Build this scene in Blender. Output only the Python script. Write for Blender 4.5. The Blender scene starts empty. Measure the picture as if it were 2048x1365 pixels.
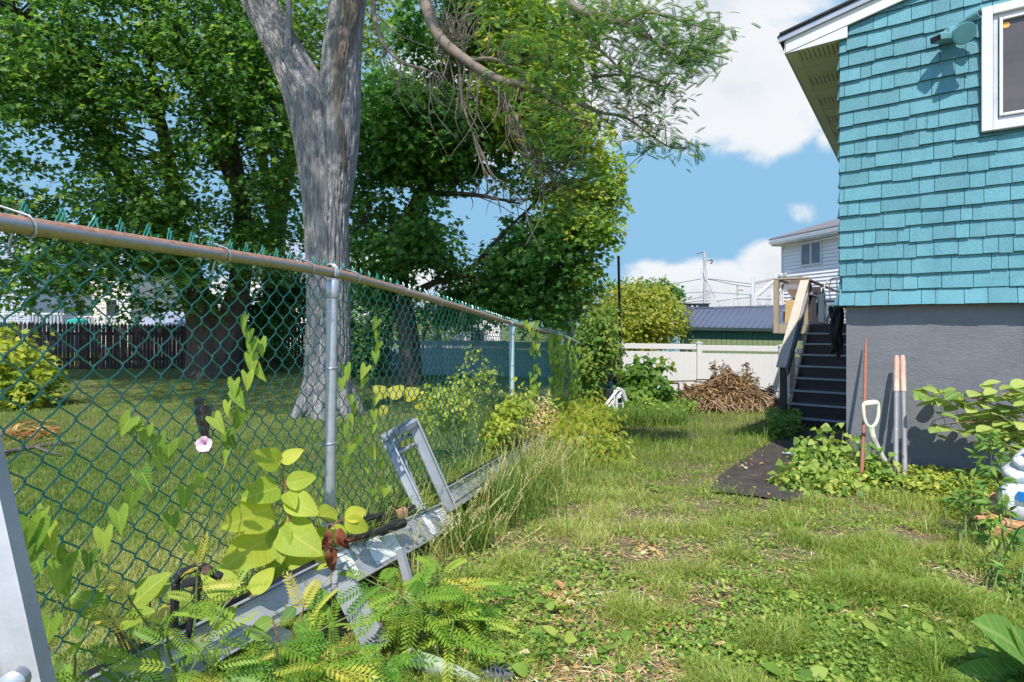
import bpy, math, random
import numpy as np
from mathutils import Vector
R = math.radians
rng = np.random.default_rng(7)
random.seed(7)
SC = bpy.context.scene
COL = SC.collection
EYE = 1.02          # camera height above the nearest ground, metres
F = 1150.0          # focal length in photo pixels
CX, CY = 1024.0, 650.0

# ---------------------------------------------------------------- geometry of the place
def sstep(x):
    x = np.clip(x, 0, 1)
    return x * x * (3 - 2 * x)

def fence_x(Y):
    return -1.24 + 0.242 * Y

def hash2(i, j):
    h = np.sin(i * 127.1 + j * 311.7) * 43758.5453
    return h - np.floor(h)

def vnoise(x, y):
    i, j = np.floor(x), np.floor(y)
    fx, fy = sstep(x - i), sstep(y - j)
    a = hash2(i, j) * (1 - fx) + hash2(i + 1, j) * fx
    b = hash2(i, j + 1) * (1 - fx) + hash2(i + 1, j + 1) * fx
    return a * (1 - fy) + b * fy

def fbm(x, y, o=4):
    s, a, t = 0, 0.5, 0
    for k in range(o):
        s = s + a * vnoise(x * 2 ** k + 17.3 * k, y * 2 ** k + 9.1 * k)
        t += a
        a *= 0.5
    return s / t

def ground_h(X, Y):
    X = np.asarray(X, float); Y = np.asarray(Y, float)
    m = sstep((X - fence_x(Y) + 0.7) / 1.2)
    slope = 0.028 * (1 - m) + 0.08 * m
    d = np.clip(Y - 2.2, 0, 13.0)
    b = (fbm(X * 1.3, Y * 1.3, 3) - 0.5) * 0.05 + (fbm(X * 7, Y * 7, 2) - 0.5) * 0.018
    return -slope * d + b * (np.hypot(X, Y) < 40)

def P(px, py, Y):
    return np.array([Y * (px - CX) / F, Y, EYE + Y * (CY - py) / F])

def G(px, py):
    lo, hi = 0.3, 60.0
    for _ in range(50):
        m = 0.5 * (lo + hi)
        p = P(px, py, m)
        if p[2] > float(ground_h(p[0], p[1])): lo = m
        else: hi = m
    return P(px, py, lo)

def gz(p):
    return np.array([p[0], p[1], float(ground_h(p[0], p[1]))])

# ---------------------------------------------------------------- objects
def tag(o, label=None, cat=None, group=None, kind=None):
    if label: o['label'] = label
    if cat: o['category'] = cat
    if group: o['group'] = group
    if kind: o['kind'] = kind
    return o

def thing(name, label, cat, loc=(0, 0, 0), group=None):
    o = bpy.data.objects.new(name, None)
    o.empty_display_size = 0.1
    COL.objects.link(o)
    o.location = [float(c) for c in loc]
    return tag(o, label, cat, group)

def wloc(o):
    v = np.zeros(3)
    while o is not None:
        v = v + np.array(o.location); o = o.parent
    return v

def link(name, me, mats, parent=None, smooth=False, origin=None):
    """mesh with world coordinates -> object whose origin is its parent's base (or origin)"""
    o = bpy.data.objects.new(name, me)
    COL.objects.link(o)
    off = np.zeros(3)
    if parent is not None:
        o.parent = parent
        off = wloc(parent)
    elif origin is not None:
        off = np.array(origin, float)
        o.location = [float(c) for c in off]
    if np.any(off):
        n = len(me.vertices)
        co = np.empty(n * 3, np.float32)
        me.vertices.foreach_get('co', co)
        co = (co.reshape(-1, 3) - off).astype(np.float32)
        me.vertices.foreach_set('co', co.ravel())
    for m in (mats if isinstance(mats, (list, tuple)) else [mats]):
        me.materials.append(m)
    if smooth:
        me.polygons.foreach_set('use_smooth', np.ones(len(me.polygons), bool))
    me.update()
    return o

def fast_mesh(name, V, T, rnd=None):
    """triangles or quads of equal size, numpy"""
    V = np.asarray(V, np.float32); T = np.asarray(T, np.int32)
    k = T.shape[1]
    me = bpy.data.meshes.new(name)
    me.vertices.add(len(V)); me.vertices.foreach_set('co', V.ravel())
    me.loops.add(T.size); me.loops.foreach_set('vertex_index', T.ravel())
    me.polygons.add(len(T))
    me.polygons.foreach_set('loop_start', np.arange(0, T.size, k, dtype=np.int32))
    me.polygons.foreach_set('loop_total', np.full(len(T), k, np.int32))
    me.update(calc_edges=True)
    if rnd is not None:
        a = me.attributes.new('rnd', 'FLOAT', 'POINT')
        a.data.foreach_set('value', np.asarray(rnd, np.float32))
    return me

def unit(v):
    v = np.asarray(v, float)
    return v / (np.linalg.norm(v, axis=-1, keepdims=True) + 1e-12)

class MB:
    def __init__(s): s.v = []; s.f = []; s.n = 0; s.mi = []; s.r = []
    def add(s, V, Fc, mi=0, r=0.5):
        V = np.asarray(V, float)
        s.v.append(V)
        for f in Fc:
            s.f.append([int(i) + s.n for i in f]); s.mi.append(mi)
        s.n += len(V)
        s.r.append(np.broadcast_to(np.asarray(r, float), (len(V),)))
        return s
    def box(s, c, size, ax=None, mi=0, bev=0.0, r=0.5):
        """box of full size along axes ax (3 row vectors) centred on c, with chamfered long edges if bev"""
        c = np.asarray(c, float); h = np.asarray(size, float) / 2
        A = np.eye(3) if ax is None else np.asarray(ax, float)
        if bev <= 0:
            V = [(x, y, z) for x in (-1, 1) for y in (-1, 1) for z in (-1, 1)]
            V = np.array(V, float) * h
            Fc = [(0, 1, 3, 2), (4, 6, 7, 5), (0, 4, 5, 1), (2, 3, 7, 6), (0, 2, 6, 4), (1, 5, 7, 3)]
            return s.add(c + V @ A, Fc, mi, r)
        b = min(bev, 0.45 * min(h) * 2)
        V = []
        for sx in (-1, 1):
            for sy in (-1, 1):
                for sz in (-1, 1):
                    V += [(sx * (h[0] - b), sy * (h[1] - b), sz * h[2]), (sx * (h[0] - b), sy * h[1], sz * (h[2] - b)), (sx * h[0], sy * (h[1] - b), sz * (h[2] - b))]
        def I(sx, sy, sz, k): return (((sx > 0) * 2 + (sy > 0)) * 2 + (sz > 0)) * 3 + k
        Fc = []
        for sgn in (-1, 1):
            q = [I(-1, -1, sgn, 0), I(1, -1, sgn, 0), I(1, 1, sgn, 0), I(-1, 1, sgn, 0)]; Fc.append(q if sgn > 0 else q[::-1])
            q = [I(-1, sgn, -1, 1), I(1, sgn, -1, 1), I(1, sgn, 1, 1), I(-1, sgn, 1, 1)]; Fc.append(q[::-1] if sgn > 0 else q)
            q = [I(sgn, -1, -1, 2), I(sgn, 1, -1, 2), I(sgn, 1, 1, 2), I(sgn, -1, 1, 2)]; Fc.append(q if sgn > 0 else q[::-1])
        for a in (-1, 1):
            for b2 in (-1, 1):
                q = [I(-1, a, b2, 0), I(1, a, b2, 0), I(1, a, b2, 1), I(-1, a, b2, 1)]; Fc.append(q if a * b2 < 0 else q[::-1])
                q = [I(a, -1, b2, 0), I(a, 1, b2, 0), I(a, 1, b2, 2), I(a, -1, b2, 2)]; Fc.append(q if a * b2 > 0 else q[::-1])
                q = [I(a, b2, -1, 1), I(a, b2, 1, 1), I(a, b2, 1, 2), I(a, b2, -1, 2)]; Fc.append(q if a * b2 < 0 else q[::-1])
        for sx in (-1, 1):
            for sy in (-1, 1):
                for sz in (-1, 1):
                    q = [I(sx, sy, sz, 0), I(sx, sy, sz, 1), I(sx, sy, sz, 2)]
                    Fc.append(q if sx * sy * sz < 0 else q[::-1])
        return s.add(c + np.array(V) @ A, Fc, mi, r)
    def beam(s, p0, p1, w, h, up=(0, 0, 1), mi=0, bev=0.0, shift=(0, 0), r=0.5):
        """square bar from p0 to p1: w sideways, h along up"""
        p0 = np.asarray(p0, float); p1 = np.asarray(p1, float)
        d = p1 - p0; L = np.linalg.norm(d); d = d / L
        x = unit(np.cross(d, np.asarray(up, float))); u = np.cross(x, d)
        c = (p0 + p1) / 2 + x * shift[0] + u * shift[1]
        return s.box(c, (w, L, h), np.array([x, d, u]), mi, bev, r)
    def tube(s, pts, rad, n=8, mi=0, cap=True, r=0.5, disp=None):
        pts = np.asarray(pts, float); k = len(pts)
        rad = np.broadcast_to(np.asarray(rad, float), (k,))
        t = np.gradient(pts, axis=0); t = unit(t)
        ref = np.array([0, 0, 1.0]) if abs(t[0][2]) < 0.9 else np.array([1.0, 0, 0])
        a = unit(np.cross(t[0], ref)); As = []
        for i in range(k):
            a = a - t[i] * np.dot(a, t[i]); a = unit(a); As.append(a)
        As = np.array(As); Bs = np.cross(t, As)
        th = np.linspace(0, 2 * math.pi, n, endpoint=False)
        rr = rad[:, None] * np.ones((k, n))
        if disp is not None: rr = rr + disp(k, n)
        V = pts[:, None, :] + rr[..., None] * (np.cos(th)[None, :, None] * As[:, None, :] + np.sin(th)[None, :, None] * Bs[:, None, :])
        Fc = []
        for i in range(k - 1):
            for j in range(n):
                j2 = (j + 1) % n
                Fc.append((i * n + j, i * n + j2, (i + 1) * n + j2, (i + 1) * n + j))
        if cap:
            Fc.append(tuple(range(n))[::-1]); Fc.append(tuple((k - 1) * n + j for j in range(n)))
        return s.add(V.reshape(-1, 3), Fc, mi, r)
    def prism(s, poly, e, mi=0, r=0.5):
        """closed outline (list of 3-D points, planar) pushed along vector e"""
        A = np.asarray(poly, float); n = len(A); B = A + np.asarray(e, float)
        nn = np.zeros(3)
        for i in range(n): nn += np.cross(A[i] - A[0], A[(i + 1) % n] - A[0])
        fl = np.dot(nn, e) > 0
        Fc = [tuple(range(n))[::-1] if fl else tuple(range(n)), tuple(range(n, 2 * n)) if fl else tuple(range(n, 2 * n))[::-1]]
        for i in range(n):
            j = (i + 1) % n
            q = (i, j, n + j, n + i); Fc.append(q if fl else q[::-1])
        return s.add(np.vstack([A, B]), Fc, mi, r)
    def disc(s, c, nrm, rad, th, n=20, mi=0):
        c = np.asarray(c, float); nrm = unit(nrm)
        return s.tube([c - nrm * th / 2, c + nrm * th / 2], [rad, rad], n, mi)
    def build(s, name, mats, parent=None, smooth=False, origin=None, rnd=False):
        me = bpy.data.meshes.new(name)
        V = np.vstack(s.v)
        me.from_pydata(V.tolist(), [], s.f)
        if rnd:
            a = me.attributes.new('rnd', 'FLOAT', 'POINT')
            a.data.foreach_set('value', np.concatenate(s.r).astype(np.float32))
        o = link(name, me, mats, parent, smooth, origin)
        if any(s.mi): me.polygons.foreach_set('material_index', np.array(s.mi, np.int32))
        if smooth: smooth_angle(o)
        return o

def smooth_angle(o, ang=40):
    """keep hard edges sharp where faces meet at more than ang"""
    import bmesh
    bm = bmesh.new(); bm.from_mesh(o.data)
    lim = R(ang)
    for e in bm.edges:
        e.smooth = not (len(e.link_faces) == 2 and e.calc_face_angle(0) > lim)
    bm.to_mesh(o.data); bm.free()

def curve(pts, n):
    """Catmull-Rom through pts, n points"""
    p = np.asarray(pts, float)
    if len(p) == 2:
        return p[0] + (p[1] - p[0]) * np.linspace(0, 1, n)[:, None]
    q = np.vstack([2 * p[0] - p[1], p, 2 * p[-1] - p[-2]])
    t = np.linspace(0, len(p) - 1 - 1e-6, n); i = t.astype(int); f = (t - i)[:, None]
    a, b, c, d = q[i], q[i + 1], q[i + 2], q[i + 3]
    return 0.5 * (2 * b + (c - a) * f + (2 * a - 5 * b + 4 * c - d) * f ** 2 + (3 * b - a - 3 * c + d) * f ** 3)

# ---------------------------------------------------------------- materials
def new_mat(name):
    m = bpy.data.materials.new(name); m.use_nodes = True
    nt = m.node_tree; nt.nodes.clear()
    out = nt.nodes.new('ShaderNodeOutputMaterial')
    return m, nt, out

class N:
    """tiny node helper"""
    def __init__(s, nt): s.nt = nt
    def __call__(s, t, **kw):
        n = s.nt.nodes.new(t)
        for k, v in kw.items():
            if k in n.inputs: s.set(n.inputs[k], v)
            else: setattr(n, k, v)
        return n
    def set(s, inp, v):
        if hasattr(v, 'is_output') or isinstance(v, bpy.types.NodeSocket): s.nt.links.new(v, inp)
        else: inp.default_value = v
    def math(s, op, a, b=0.5, c=None, clamp=False):
        n = s.nt.nodes.new('ShaderNodeMath'); n.operation = op; n.use_clamp = clamp
        s.set(n.inputs[0], a); s.set(n.inputs[1], b)
        if c is not None: s.set(n.inputs[2], c)
        return n.outputs[0]
    def ramp(s, fac, stops):
        n = s.nt.nodes.new('ShaderNodeValToRGB'); s.set(n.inputs[0], fac)
        e = n.color_ramp.elements
        while len(e) < len(stops): e.new(0.5)
        for k, (p, c) in enumerate(stops):
            e[k].position = p; e[k].color = (c[0], c[1], c[2], 1)
        return n.outputs[0]
    def noise(s, vec, scale, detail=4, rough=0.6, dist=0.0):
        n = s.nt.nodes.new('ShaderNodeTexNoise'); s.set(n.inputs['Vector'], vec)
        n.inputs['Scale'].default_value = scale; n.inputs['Detail'].default_value = detail
        n.inputs['Roughness'].default_value = rough; n.inputs['Distortion'].default_value = dist
        return n.outputs[0]
    def mapping(s, vec, scale=(1, 1, 1), rot=(0, 0, 0)):
        n = s.nt.nodes.new('ShaderNodeMapping'); s.set(n.inputs['Vector'], vec)
        n.inputs['Scale'].default_value = scale; n.inputs['Rotation'].default_value = rot
        return n.outputs[0]
    def mixc(s, f, a, b, mode='MIX'):
        n = s.nt.nodes.new('ShaderNodeMix'); n.data_type = 'RGBA'; n.blend_type = mode
        s.set(n.inputs[0], f); s.set(n.inputs[6], a); s.set(n.inputs[7], b)
        return n.outputs[2]

def c4(c): return (c[0], c[1], c[2], 1)

def surf(name, col, rough=0.7, var=0.25, vscale=6, metal=0.0, bump=0.0, bscale=60, stretch=(1, 1, 1), col2=None, spec=0.3, stain=None, rnd=0.0, fine=0.0):
    """general painted/wood/metal surface: two-scale colour variation, optional stain patches and bump"""
    m, nt, out = new_mat(name); n = N(nt)
    tc = n('ShaderNodeTexCoord').outputs['Object']
    v = n.mapping(tc, stretch)
    f1 = n.noise(v, vscale, 5, 0.65)
    dark = [c * (1 - var) for c in col]; light = [min(1, c * (1 + var)) for c in col]
    colr = n.ramp(f1, [(0.3, dark), (0.7, col2 or light)])
    if fine:
        f3 = n.noise(v, vscale * 9, 3, 0.7)
        colr = n.mixc(fine, colr, n.ramp(f3, [(0.35, [c * 0.5 for c in col]), (0.65, [min(1, c * 1.4) for c in col])]))
    if stain:
        sc, lo, hi, sccol = stain
        f2 = n.noise(v, sc, 6, 0.7)
        fac = n('ShaderNodeMapRange', **{'Value': f2, 'From Min': lo, 'From Max': hi}).outputs[0]
        colr = n.mixc(fac, colr, c4(sccol))
    if rnd:
        at = n('ShaderNodeAttribute', attribute_name='rnd').outputs['Fac']
        g = n.math('MULTIPLY_ADD', at, 2 * rnd, 1 - rnd)
        hs = n('ShaderNodeHueSaturation', **{'Color': colr, 'Value': g}); colr = hs.outputs[0]
    b = n('ShaderNodeBsdfPrincipled', **{'Base Color': colr, 'Roughness': rough, 'Metallic': metal, 'Specular IOR Level': spec})
    if bump:
        h = n.noise(v, bscale, 6, 0.6)
        bp = n('ShaderNodeBump', **{'Height': h, 'Strength': min(1, bump), 'Distance': 0.02 * max(1, bump)})
        nt.links.new(bp.outputs[0], b.inputs['Normal'])
    nt.links.new(b.outputs[0], out.inputs[0])
    return m

def leafmat(name, stops, trans=0.45, rough=0.5, spec=0.25, veins=0.0, holes=0.0):
    """foliage: colour by the leaf's own random number, diffuse + translucent + a little gloss"""
    m, nt, out = new_mat(name); n = N(nt)
    at = n('ShaderNodeAttribute', attribute_name='rnd').outputs['Fac']
    tc = n('ShaderNodeTexCoord').outputs['Object']
    f = n.noise(tc, 90, 2, 0.5)
    fac = n.math('ADD', at, n.math('MULTIPLY_ADD', f, 0.2, -0.1), clamp=True)
    col = n.ramp(fac, stops)
    vh = None
    if veins:   # midrib and curved side ribs of the leaf, from the leaf's own coordinates
        lx = n.math('ABSOLUTE', n('ShaderNodeAttribute', attribute_name='lx').outputs['Fac']); ly = n('ShaderNodeAttribute', attribute_name='ly').outputs['Fac']
        rib = n('ShaderNodeMapRange', **{'Value': lx, 'From Min': 0.012, 'From Max': 0.03, 'To Min': 1.0, 'To Max': 0.0}).outputs[0]
        fr = n.math('FRACT', n.math('MULTIPLY', n.math('SUBTRACT', ly, n.math('MULTIPLY', lx, 0.75)), 7.5))
        sd = n('ShaderNodeMapRange', **{'Value': n.math('ABSOLUTE', n.math('SUBTRACT', fr, 0.5)), 'From Min': 0.03, 'From Max': 0.10, 'To Min': 0.75, 'To Max': 0.0}).outputs[0]
        vh = n.math('MAXIMUM', rib, sd)
        blot = n.noise(tc, 30, 4, 0.65)
        col = n.mixc(n('ShaderNodeMapRange', **{'Value': blot, 'From Min': 0.60, 'From Max': 0.74, 'To Max': 0.55}).outputs[0], col, (stops[-1][1][0] * 1.1, stops[-1][1][1] * 0.85, stops[-1][1][2], 1))
        col = n.mixc(n.math('MULTIPLY', vh, veins), col, (min(0.6, stops[-1][1][0] * 1.5), min(0.6, stops[-1][1][1] * 1.3), stops[-1][1][2] * 1.8, 1))
    b = n('ShaderNodeBsdfPrincipled', **{'Base Color': col, 'Roughness': rough, 'Specular IOR Level': spec})
    if vh is not None:
        bp = n('ShaderNodeBump', **{'Height': n.math('ADD', vh, n.noise(tc, 140, 3, .6)), 'Strength': 0.35, 'Distance': 0.002}); bp.invert = True; nt.links.new(bp.outputs[0], b.inputs['Normal'])
    bright = n('ShaderNodeHueSaturation', **{'Color': col, 'Saturation': 1.1, 'Value': 1.5, 'Hue': 0.485})
    t = n('ShaderNodeBsdfTranslucent', **{'Color': bright.outputs[0]})
    mx = n('ShaderNodeMixShader'); mx.inputs[0].default_value = trans
    nt.links.new(b.outputs[0], mx.inputs[1]); nt.links.new(t.outputs[0], mx.inputs[2])
    nt.links.new(mx.outputs[0], out.inputs[0])
    return m

# ---------------------------------------------------------------- leaves
def T_ovate(rows=6, w=0.36, fold=0.18, curl=0.25, wave=0.0, peak=0.35):
    ys = np.linspace(0, 1, rows + 1); V = []; Fc = []
    for y in ys:
        hw = w * (math.sin(math.pi * min(1, max(0, y)) ** (math.log(0.5) / math.log(peak)))) ** 0.8 if 0 < y < 1 else 0.0
        z = -curl * y * y
        wv = wave * math.sin(y * 14)
        V += [(-hw, y, z + fold * hw + wv), (0, y, z), (hw, y, z + fold * hw - wv)]
    for i in range(rows):
        a = i * 3; b = a + 3
        for (p, q) in ((0, 1), (1, 2)):
            Fc += [(a + p, a + q, b + q), (a + p, b + q, b + p)]
    return np.array(V, float), np.array(Fc)

def T_outline(right, cy=0.4, droop=0.25, fold=0.15):
    pts = list(right) + [(-x, y) for x, y in right[-2:0:-1]]
    V = [(0, cy, 0)] + [(x, y, fold * abs(x) - droop * ((y - cy) ** 2 + x * x)) for x, y in pts]
    n = len(pts)
    Fc = [(0, 1 + i, 1 + (i + 1) % n) for i in range(n)]
    Fc = [(a, c, b) for a, b, c in Fc]
    return np.array(V, float), np.array(Fc)

T_MAPLE = T_outline([(0, 0), (0.36, -0.02), (0.27, 0.2), (0.6, 0.48), (0.27, 0.52), (0, 1)])
T_ARROW = T_outline([(0, 0.17), (0.09, 0.03), (0.20, -0.10), (0.31, -0.02), (0.30, 0.14), (0.26, 0.36), (0.18, 0.60), (0.08, 0.84), (0, 1)], 0.32, 0.22, 0.32)
T_OVATE = T_ovate()
T_OV4 = T_ovate(4, 0.34, 0.2, 0.25)
T_LANCE = T_ovate(4, 0.16, 0.25, 0.35)
T_BIG = T_ovate(12, 0.335, 0.20, 0.26, 0.010, 0.38)
T_HEART = T_ovate(5, 0.42, 0.2, 0.3, 0, 0.28)

def T_pinnate(pairs=10, L=0.2, w=0.055, ang=62, curl=0.35, odd=True, z=0.05):
    V = []; Fc = []
    def leaflet(base, d, nrm, L, w):
        k = len(V); d = unit(np.array(d)); s = unit(np.cross(d, nrm))
        b = np.array(base)
        V.extend([b, b + d * L * 0.45 + s * w / 2 * 1.0, b + d * L, b + d * L * 0.45 - s * w / 2])
        Fc.extend([(k, k + 1, k + 2), (k, k + 2, k + 3)])
    def axis(y): return np.array([0, y - 0.08 * y * y, -curl * y * y])
    for i in range(pairs):
        y = 0.14 + 0.83 * i / (pairs - 1)
        sc = (0.75 + 0.5 * math.sin(math.pi * (0.15 + 0.75 * i / pairs)))
        for s in (-1, 1):
            leaflet(axis(y), (s * math.sin(R(ang)), math.cos(R(ang)), -0.18 - 0.3 * y), np.array([0, 0, 1.0]) + np.array([0.2 * s, 0, 0]), L * sc, w * sc)
    if odd: leaflet(axis(1), (0, 1, -0.5), np.array([0, 0, 1.0]), L, w)
    for i in range(5):
        k = len(V); a = axis(i / 5); b = axis((i + 1) / 5)
        V.extend([a + [-0.006, 0, 0], a + [0.006, 0, 0], b + [0.005, 0, 0], b + [-0.005, 0, 0]])
        Fc.extend([(k, k + 1, k + 2), (k, k + 2, k + 3)])
    return np.array(V, float), np.array(Fc)
T_PIN = T_pinnate()
T_PINS = T_pinnate(7, 0.24, 0.10, 60, 0.4)

def frames(d, nrm):
    """rows x, d, n per leaf from tip directions and rough normals"""
    d = unit(d); x = unit(np.cross(d, nrm)); n = np.cross(x, d)
    return np.stack([x, d, n], 1)

def leaves(name, T, pos, d, nrm, size, mat, parent=None, rnd=None, smooth=True, origin=None, g=rng, veins=False):
    V0, F0 = T; pos = np.asarray(pos, float); K = len(pos)
    A = frames(np.asarray(d, float), np.asarray(nrm, float))
    size = np.broadcast_to(np.asarray(size, float), (K,))
    V = np.einsum('kj,nji->nki', V0, A) * size[:, None, None] + pos[:, None, :]
    Fc = F0[None] + (np.arange(K) * len(V0))[:, None, None]
    if rnd is None: rnd = g.random(K)
    me = fast_mesh(name, V.reshape(-1, 3), Fc.reshape(-1, 3), np.repeat(rnd, len(V0)))
    if veins:
        for nm, c in (('lx', 0), ('ly', 1)):
            a = me.attributes.new(nm, 'FLOAT', 'POINT'); a.data.foreach_set('value', np.tile(V0[:, c], K).astype(np.float32))
    return link(name, me, mat, parent, smooth, origin)

def randdir(n, g=rng):
    v = g.normal(size=(n, 3)); return unit(v)
# ---------------------------------------------------------------- camera, sun, sky
cam = bpy.data.objects.new('camera', bpy.data.cameras.new('camera'))
COL.objects.link(cam)
cam.location = (0, 0, EYE); cam.rotation_euler = (R(90), 0, 0)
cam.data.sensor_width = 36; cam.data.lens = F / 2048 * 36
cam.data.shift_y = -32.5 / 2048
cam.data.clip_start = 0.03; cam.data.clip_end = 3000
SC.camera = cam
SC.view_settings.view_transform = 'Standard'; SC.view_settings.look = 'None'
SC.view_settings.gamma = 1; SC.view_settings.exposure = 1.3
SC.render.engine = 'CYCLES'
SC.cycles.max_bounces = 6; SC.cycles.diffuse_bounces = 3; SC.cycles.glossy_bounces = 2
SC.cycles.transmission_bounces = 4; SC.cycles.transparent_max_bounces = 4
SC.cycles.sample_clamp_indirect = 6
SC.cycles.use_denoising = True
SC.cycles.denoiser = 'OPENIMAGEDENOISE'; SC.cycles.denoising_input_passes = 'RGB_ALBEDO_NORMAL'; SC.cycles.denoising_prefilter = 'ACCURATE'
SC.cycles.caustics_reflective = False; SC.cycles.caustics_refractive = False

TOSUN = unit(np.array([-0.22, -1.127, 1.60]))
sun = bpy.data.objects.new('sun', bpy.data.lights.new('sun', 'SUN'))
COL.objects.link(sun)
sun.data.energy = 2.7; sun.data.angle = R(0.53); sun.data.color = (1.0, 0.95, 0.87)
sun.rotation_euler = Vector(TOSUN.tolist()).to_track_quat('Z', 'Y').to_euler()
sun.location = (-1, -12, 16)

w = bpy.data.worlds.new('World'); SC.world = w; w.use_nodes = True
nt = w.node_tree; nt.nodes.clear(); n = N(nt)
wout = nt.nodes.new('ShaderNodeOutputWorld')
sky = n('ShaderNodeTexSky'); sky.sky_type = 'NISHITA'; sky.sun_disc = False
sky.sun_elevation = math.asin(TOSUN[2]); sky.sun_rotation = math.atan2(TOSUN[0], TOSUN[1])
sky.air_density = 1.0; sky.dust_density = 0.1; sky.ozone_density = 1.6; sky.altitude = 0
skyc = n('ShaderNodeHueSaturation', **{'Color': sky.outputs[0], 'Saturation': 1.12, 'Value': 0.86, 'Hue': 0.508}).outputs[0]
tc = n('ShaderNodeTexCoord').outputs['Generated']
ysep = n('ShaderNodeSeparateXYZ', **{'Vector': tc}).outputs['Y']
calm = n('ShaderNodeMapRange', **{'Value': ysep, 'From Min': -0.2, 'From Max': 0.35}).outputs[0]   # away from the sun the air is clear and evenly blue
skyc = n.mixc(calm, skyc, (0.78, 1.52, 2.22, 1), 'DARKEN')
sep = n('ShaderNodeSeparateXYZ', **{'Vector': tc}).outputs
yy = n.math('MAXIMUM', sep['Y'], 0.05)
A = n.math('DIVIDE', sep['X'], yy); B = n.math('DIVIDE', sep['Z'], yy)
cv = n('ShaderNodeCombineXYZ', **{'X': A, 'Y': B, 'Z': 0.0}).outputs[0]
nz1 = n.noise(n.mapping(cv, (1.0, 1.35, 1)), 5.0, 9, 0.58, 0.25)
nz2 = n.noise(n.mapping(cv, (1.0, 1.5, 1), (0, 0, 0.4)), 2.6, 5, 0.5)
def blob(a0, b0, ra, rb, k=1.0):
    x = n.math('DIVIDE', n.math('SUBTRACT', A, a0), ra); y = n.math('DIVIDE', n.math('SUBTRACT', B, b0), rb)
    d = n.math('ADD', n.math('MULTIPLY', x, x), n.math('MULTIPLY', y, y))
    return n.math('MULTIPLY', n.math('SUBTRACT', 1.0, d), k)
bl = [blob(0.30, 0.55, 0.33, 0.26, 1.3), blob(0.42, 0.41, 0.17, 0.13, 1.2), blob(0.02, 0.42, 0.27, 0.16, 0.9), blob(0.36, 0.045, 0.21, 0.085, 1.3), blob(0.46, 0.09, 0.10, 0.065, 1.2),
      blob(-0.25, 0.03, 0.4, 0.10, 0.8), blob(0.535, 0.185, 0.035, 0.03, 0.12), blob(0.545, 0.32, 0.025, 0.035, 0.4), blob(1.3, 0.5, 0.5, 0.22), blob(-1.3, 0.7, 0.5, 0.25, 0.6)]
m = bl[0]
for b_ in bl[1:]: m = n.math('MAXIMUM', m, b_)
m = n.math('MAXIMUM', m, -1.2)
dens = n.math('ADD', m, n.math('MULTIPLY_ADD', nz1, 2.6, -1.35))
fac = n('ShaderNodeMapRange', **{'Value': dens, 'From Min': 0.0, 'From Max': 0.55}); fac.interpolation_type = 'SMOOTHSTEP'
thick = n('ShaderNodeMapRange', **{'Value': n.math('ADD', dens, n.math('MULTIPLY_ADD', nz2, 2.2, -1.1)), 'From Min': 0.2, 'From Max': 1.7}).outputs[0]
cc = n.ramp(thick, [(0.0, (2.6, 2.62, 2.66)), (0.55, (2.4, 2.46, 2.54)), (1.0, (1.7, 1.88, 2.15))])
up = n.math('GREATER_THAN', sep['Y'], 0.04)
facc = n.math('MULTIPLY', n.math('MULTIPLY', fac.outputs[0], up), 0.96)
mixed = n.mixc(facc, skyc, cc)
bg = n('ShaderNodeBackground', **{'Color': mixed, 'Strength': 0.15})
nt.links.new(bg.outputs[0], wout.inputs[0])

# ---------------------------------------------------------------- ground (one sheet to the horizon)
def ground_grid():
    xs = np.unique(np.concatenate([np.arange(-6, 9, 0.06), np.arange(-16, 16, 0.5), np.array([-400, -200, -100, -60, -40, -25, 25, 40, 60, 100, 200, 400.])]))
    ys = np.unique(np.concatenate([np.arange(0.4, 9, 0.06), np.arange(9, 20, 0.25), np.array([-60, -30, -12, -6, -3, -1, 22, 26, 32, 40, 55, 80, 120, 200, 400, 900.])]))
    X, Y = np.meshgrid(xs, ys)
    V = np.stack([X, Y, ground_h(X, Y)], -1).reshape(-1, 3)
    nx, ny = len(xs), len(ys)
    i = np.arange(ny - 1)[:, None] * nx + np.arange(nx - 1)[None]
    Q = np.stack([i, i + 1, i + nx + 1, i + nx], -1).reshape(-1, 4)
    return V, Q
m_, nt_, out_ = new_mat('soil'); n = N(nt_)
geo = n('ShaderNodeNewGeometry').outputs['Position']
f1 = n.noise(geo, 1.1, 6, 0.65); f2 = n.noise(geo, 14, 6, 0.7); f3 = n.noise(geo, 120, 3, 0.7)
dirt = n.ramp(f2, [(0.25, (0.11, 0.078, 0.05)), (0.5, (0.22, 0.16, 0.105)), (0.75, (0.37, 0.285, 0.19))])
dirt = n.mixc(0.45, dirt, n.ramp(f3, [(0.3, (0.05, 0.035, 0.02)), (0.7, (0.34, 0.27, 0.17))]))
turf = n.ramp(f2, [(0.3, (0.07, 0.10, 0.025)), (0.7, (0.21, 0.23, 0.07))])
gs = n('ShaderNodeSeparateXYZ', **{'Vector': geo}).outputs
fline = n.math('SUBTRACT', n.math('MULTIPLY_ADD', gs['Y'], 0.242, -1.24), gs['X'])   # positive on the neighbour's lawn
lawnm = n('ShaderNodeMapRange', **{'Value': fline, 'From Min': -0.1, 'From Max': 0.25}).outputs[0]
fm = n('ShaderNodeMapRange', **{'Value': n.math('ADD', f1, n.math('MULTIPLY', lawnm, 0.16)), 'From Min': 0.42, 'From Max': 0.62}).outputs[0]
b = n('ShaderNodeBsdfPrincipled', **{'Base Color': n.mixc(fm, dirt, turf), 'Roughness': 0.95, 'Specular IOR Level': 0.1})
bp = n('ShaderNodeBump', **{'Height': n.math('ADD', f2, f3), 'Strength': 0.7, 'Distance': 0.03})
nt_.links.new(bp.outputs[0], b.inputs['Normal']); nt_.links.new(b.outputs[0], out_.inputs[0])
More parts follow.
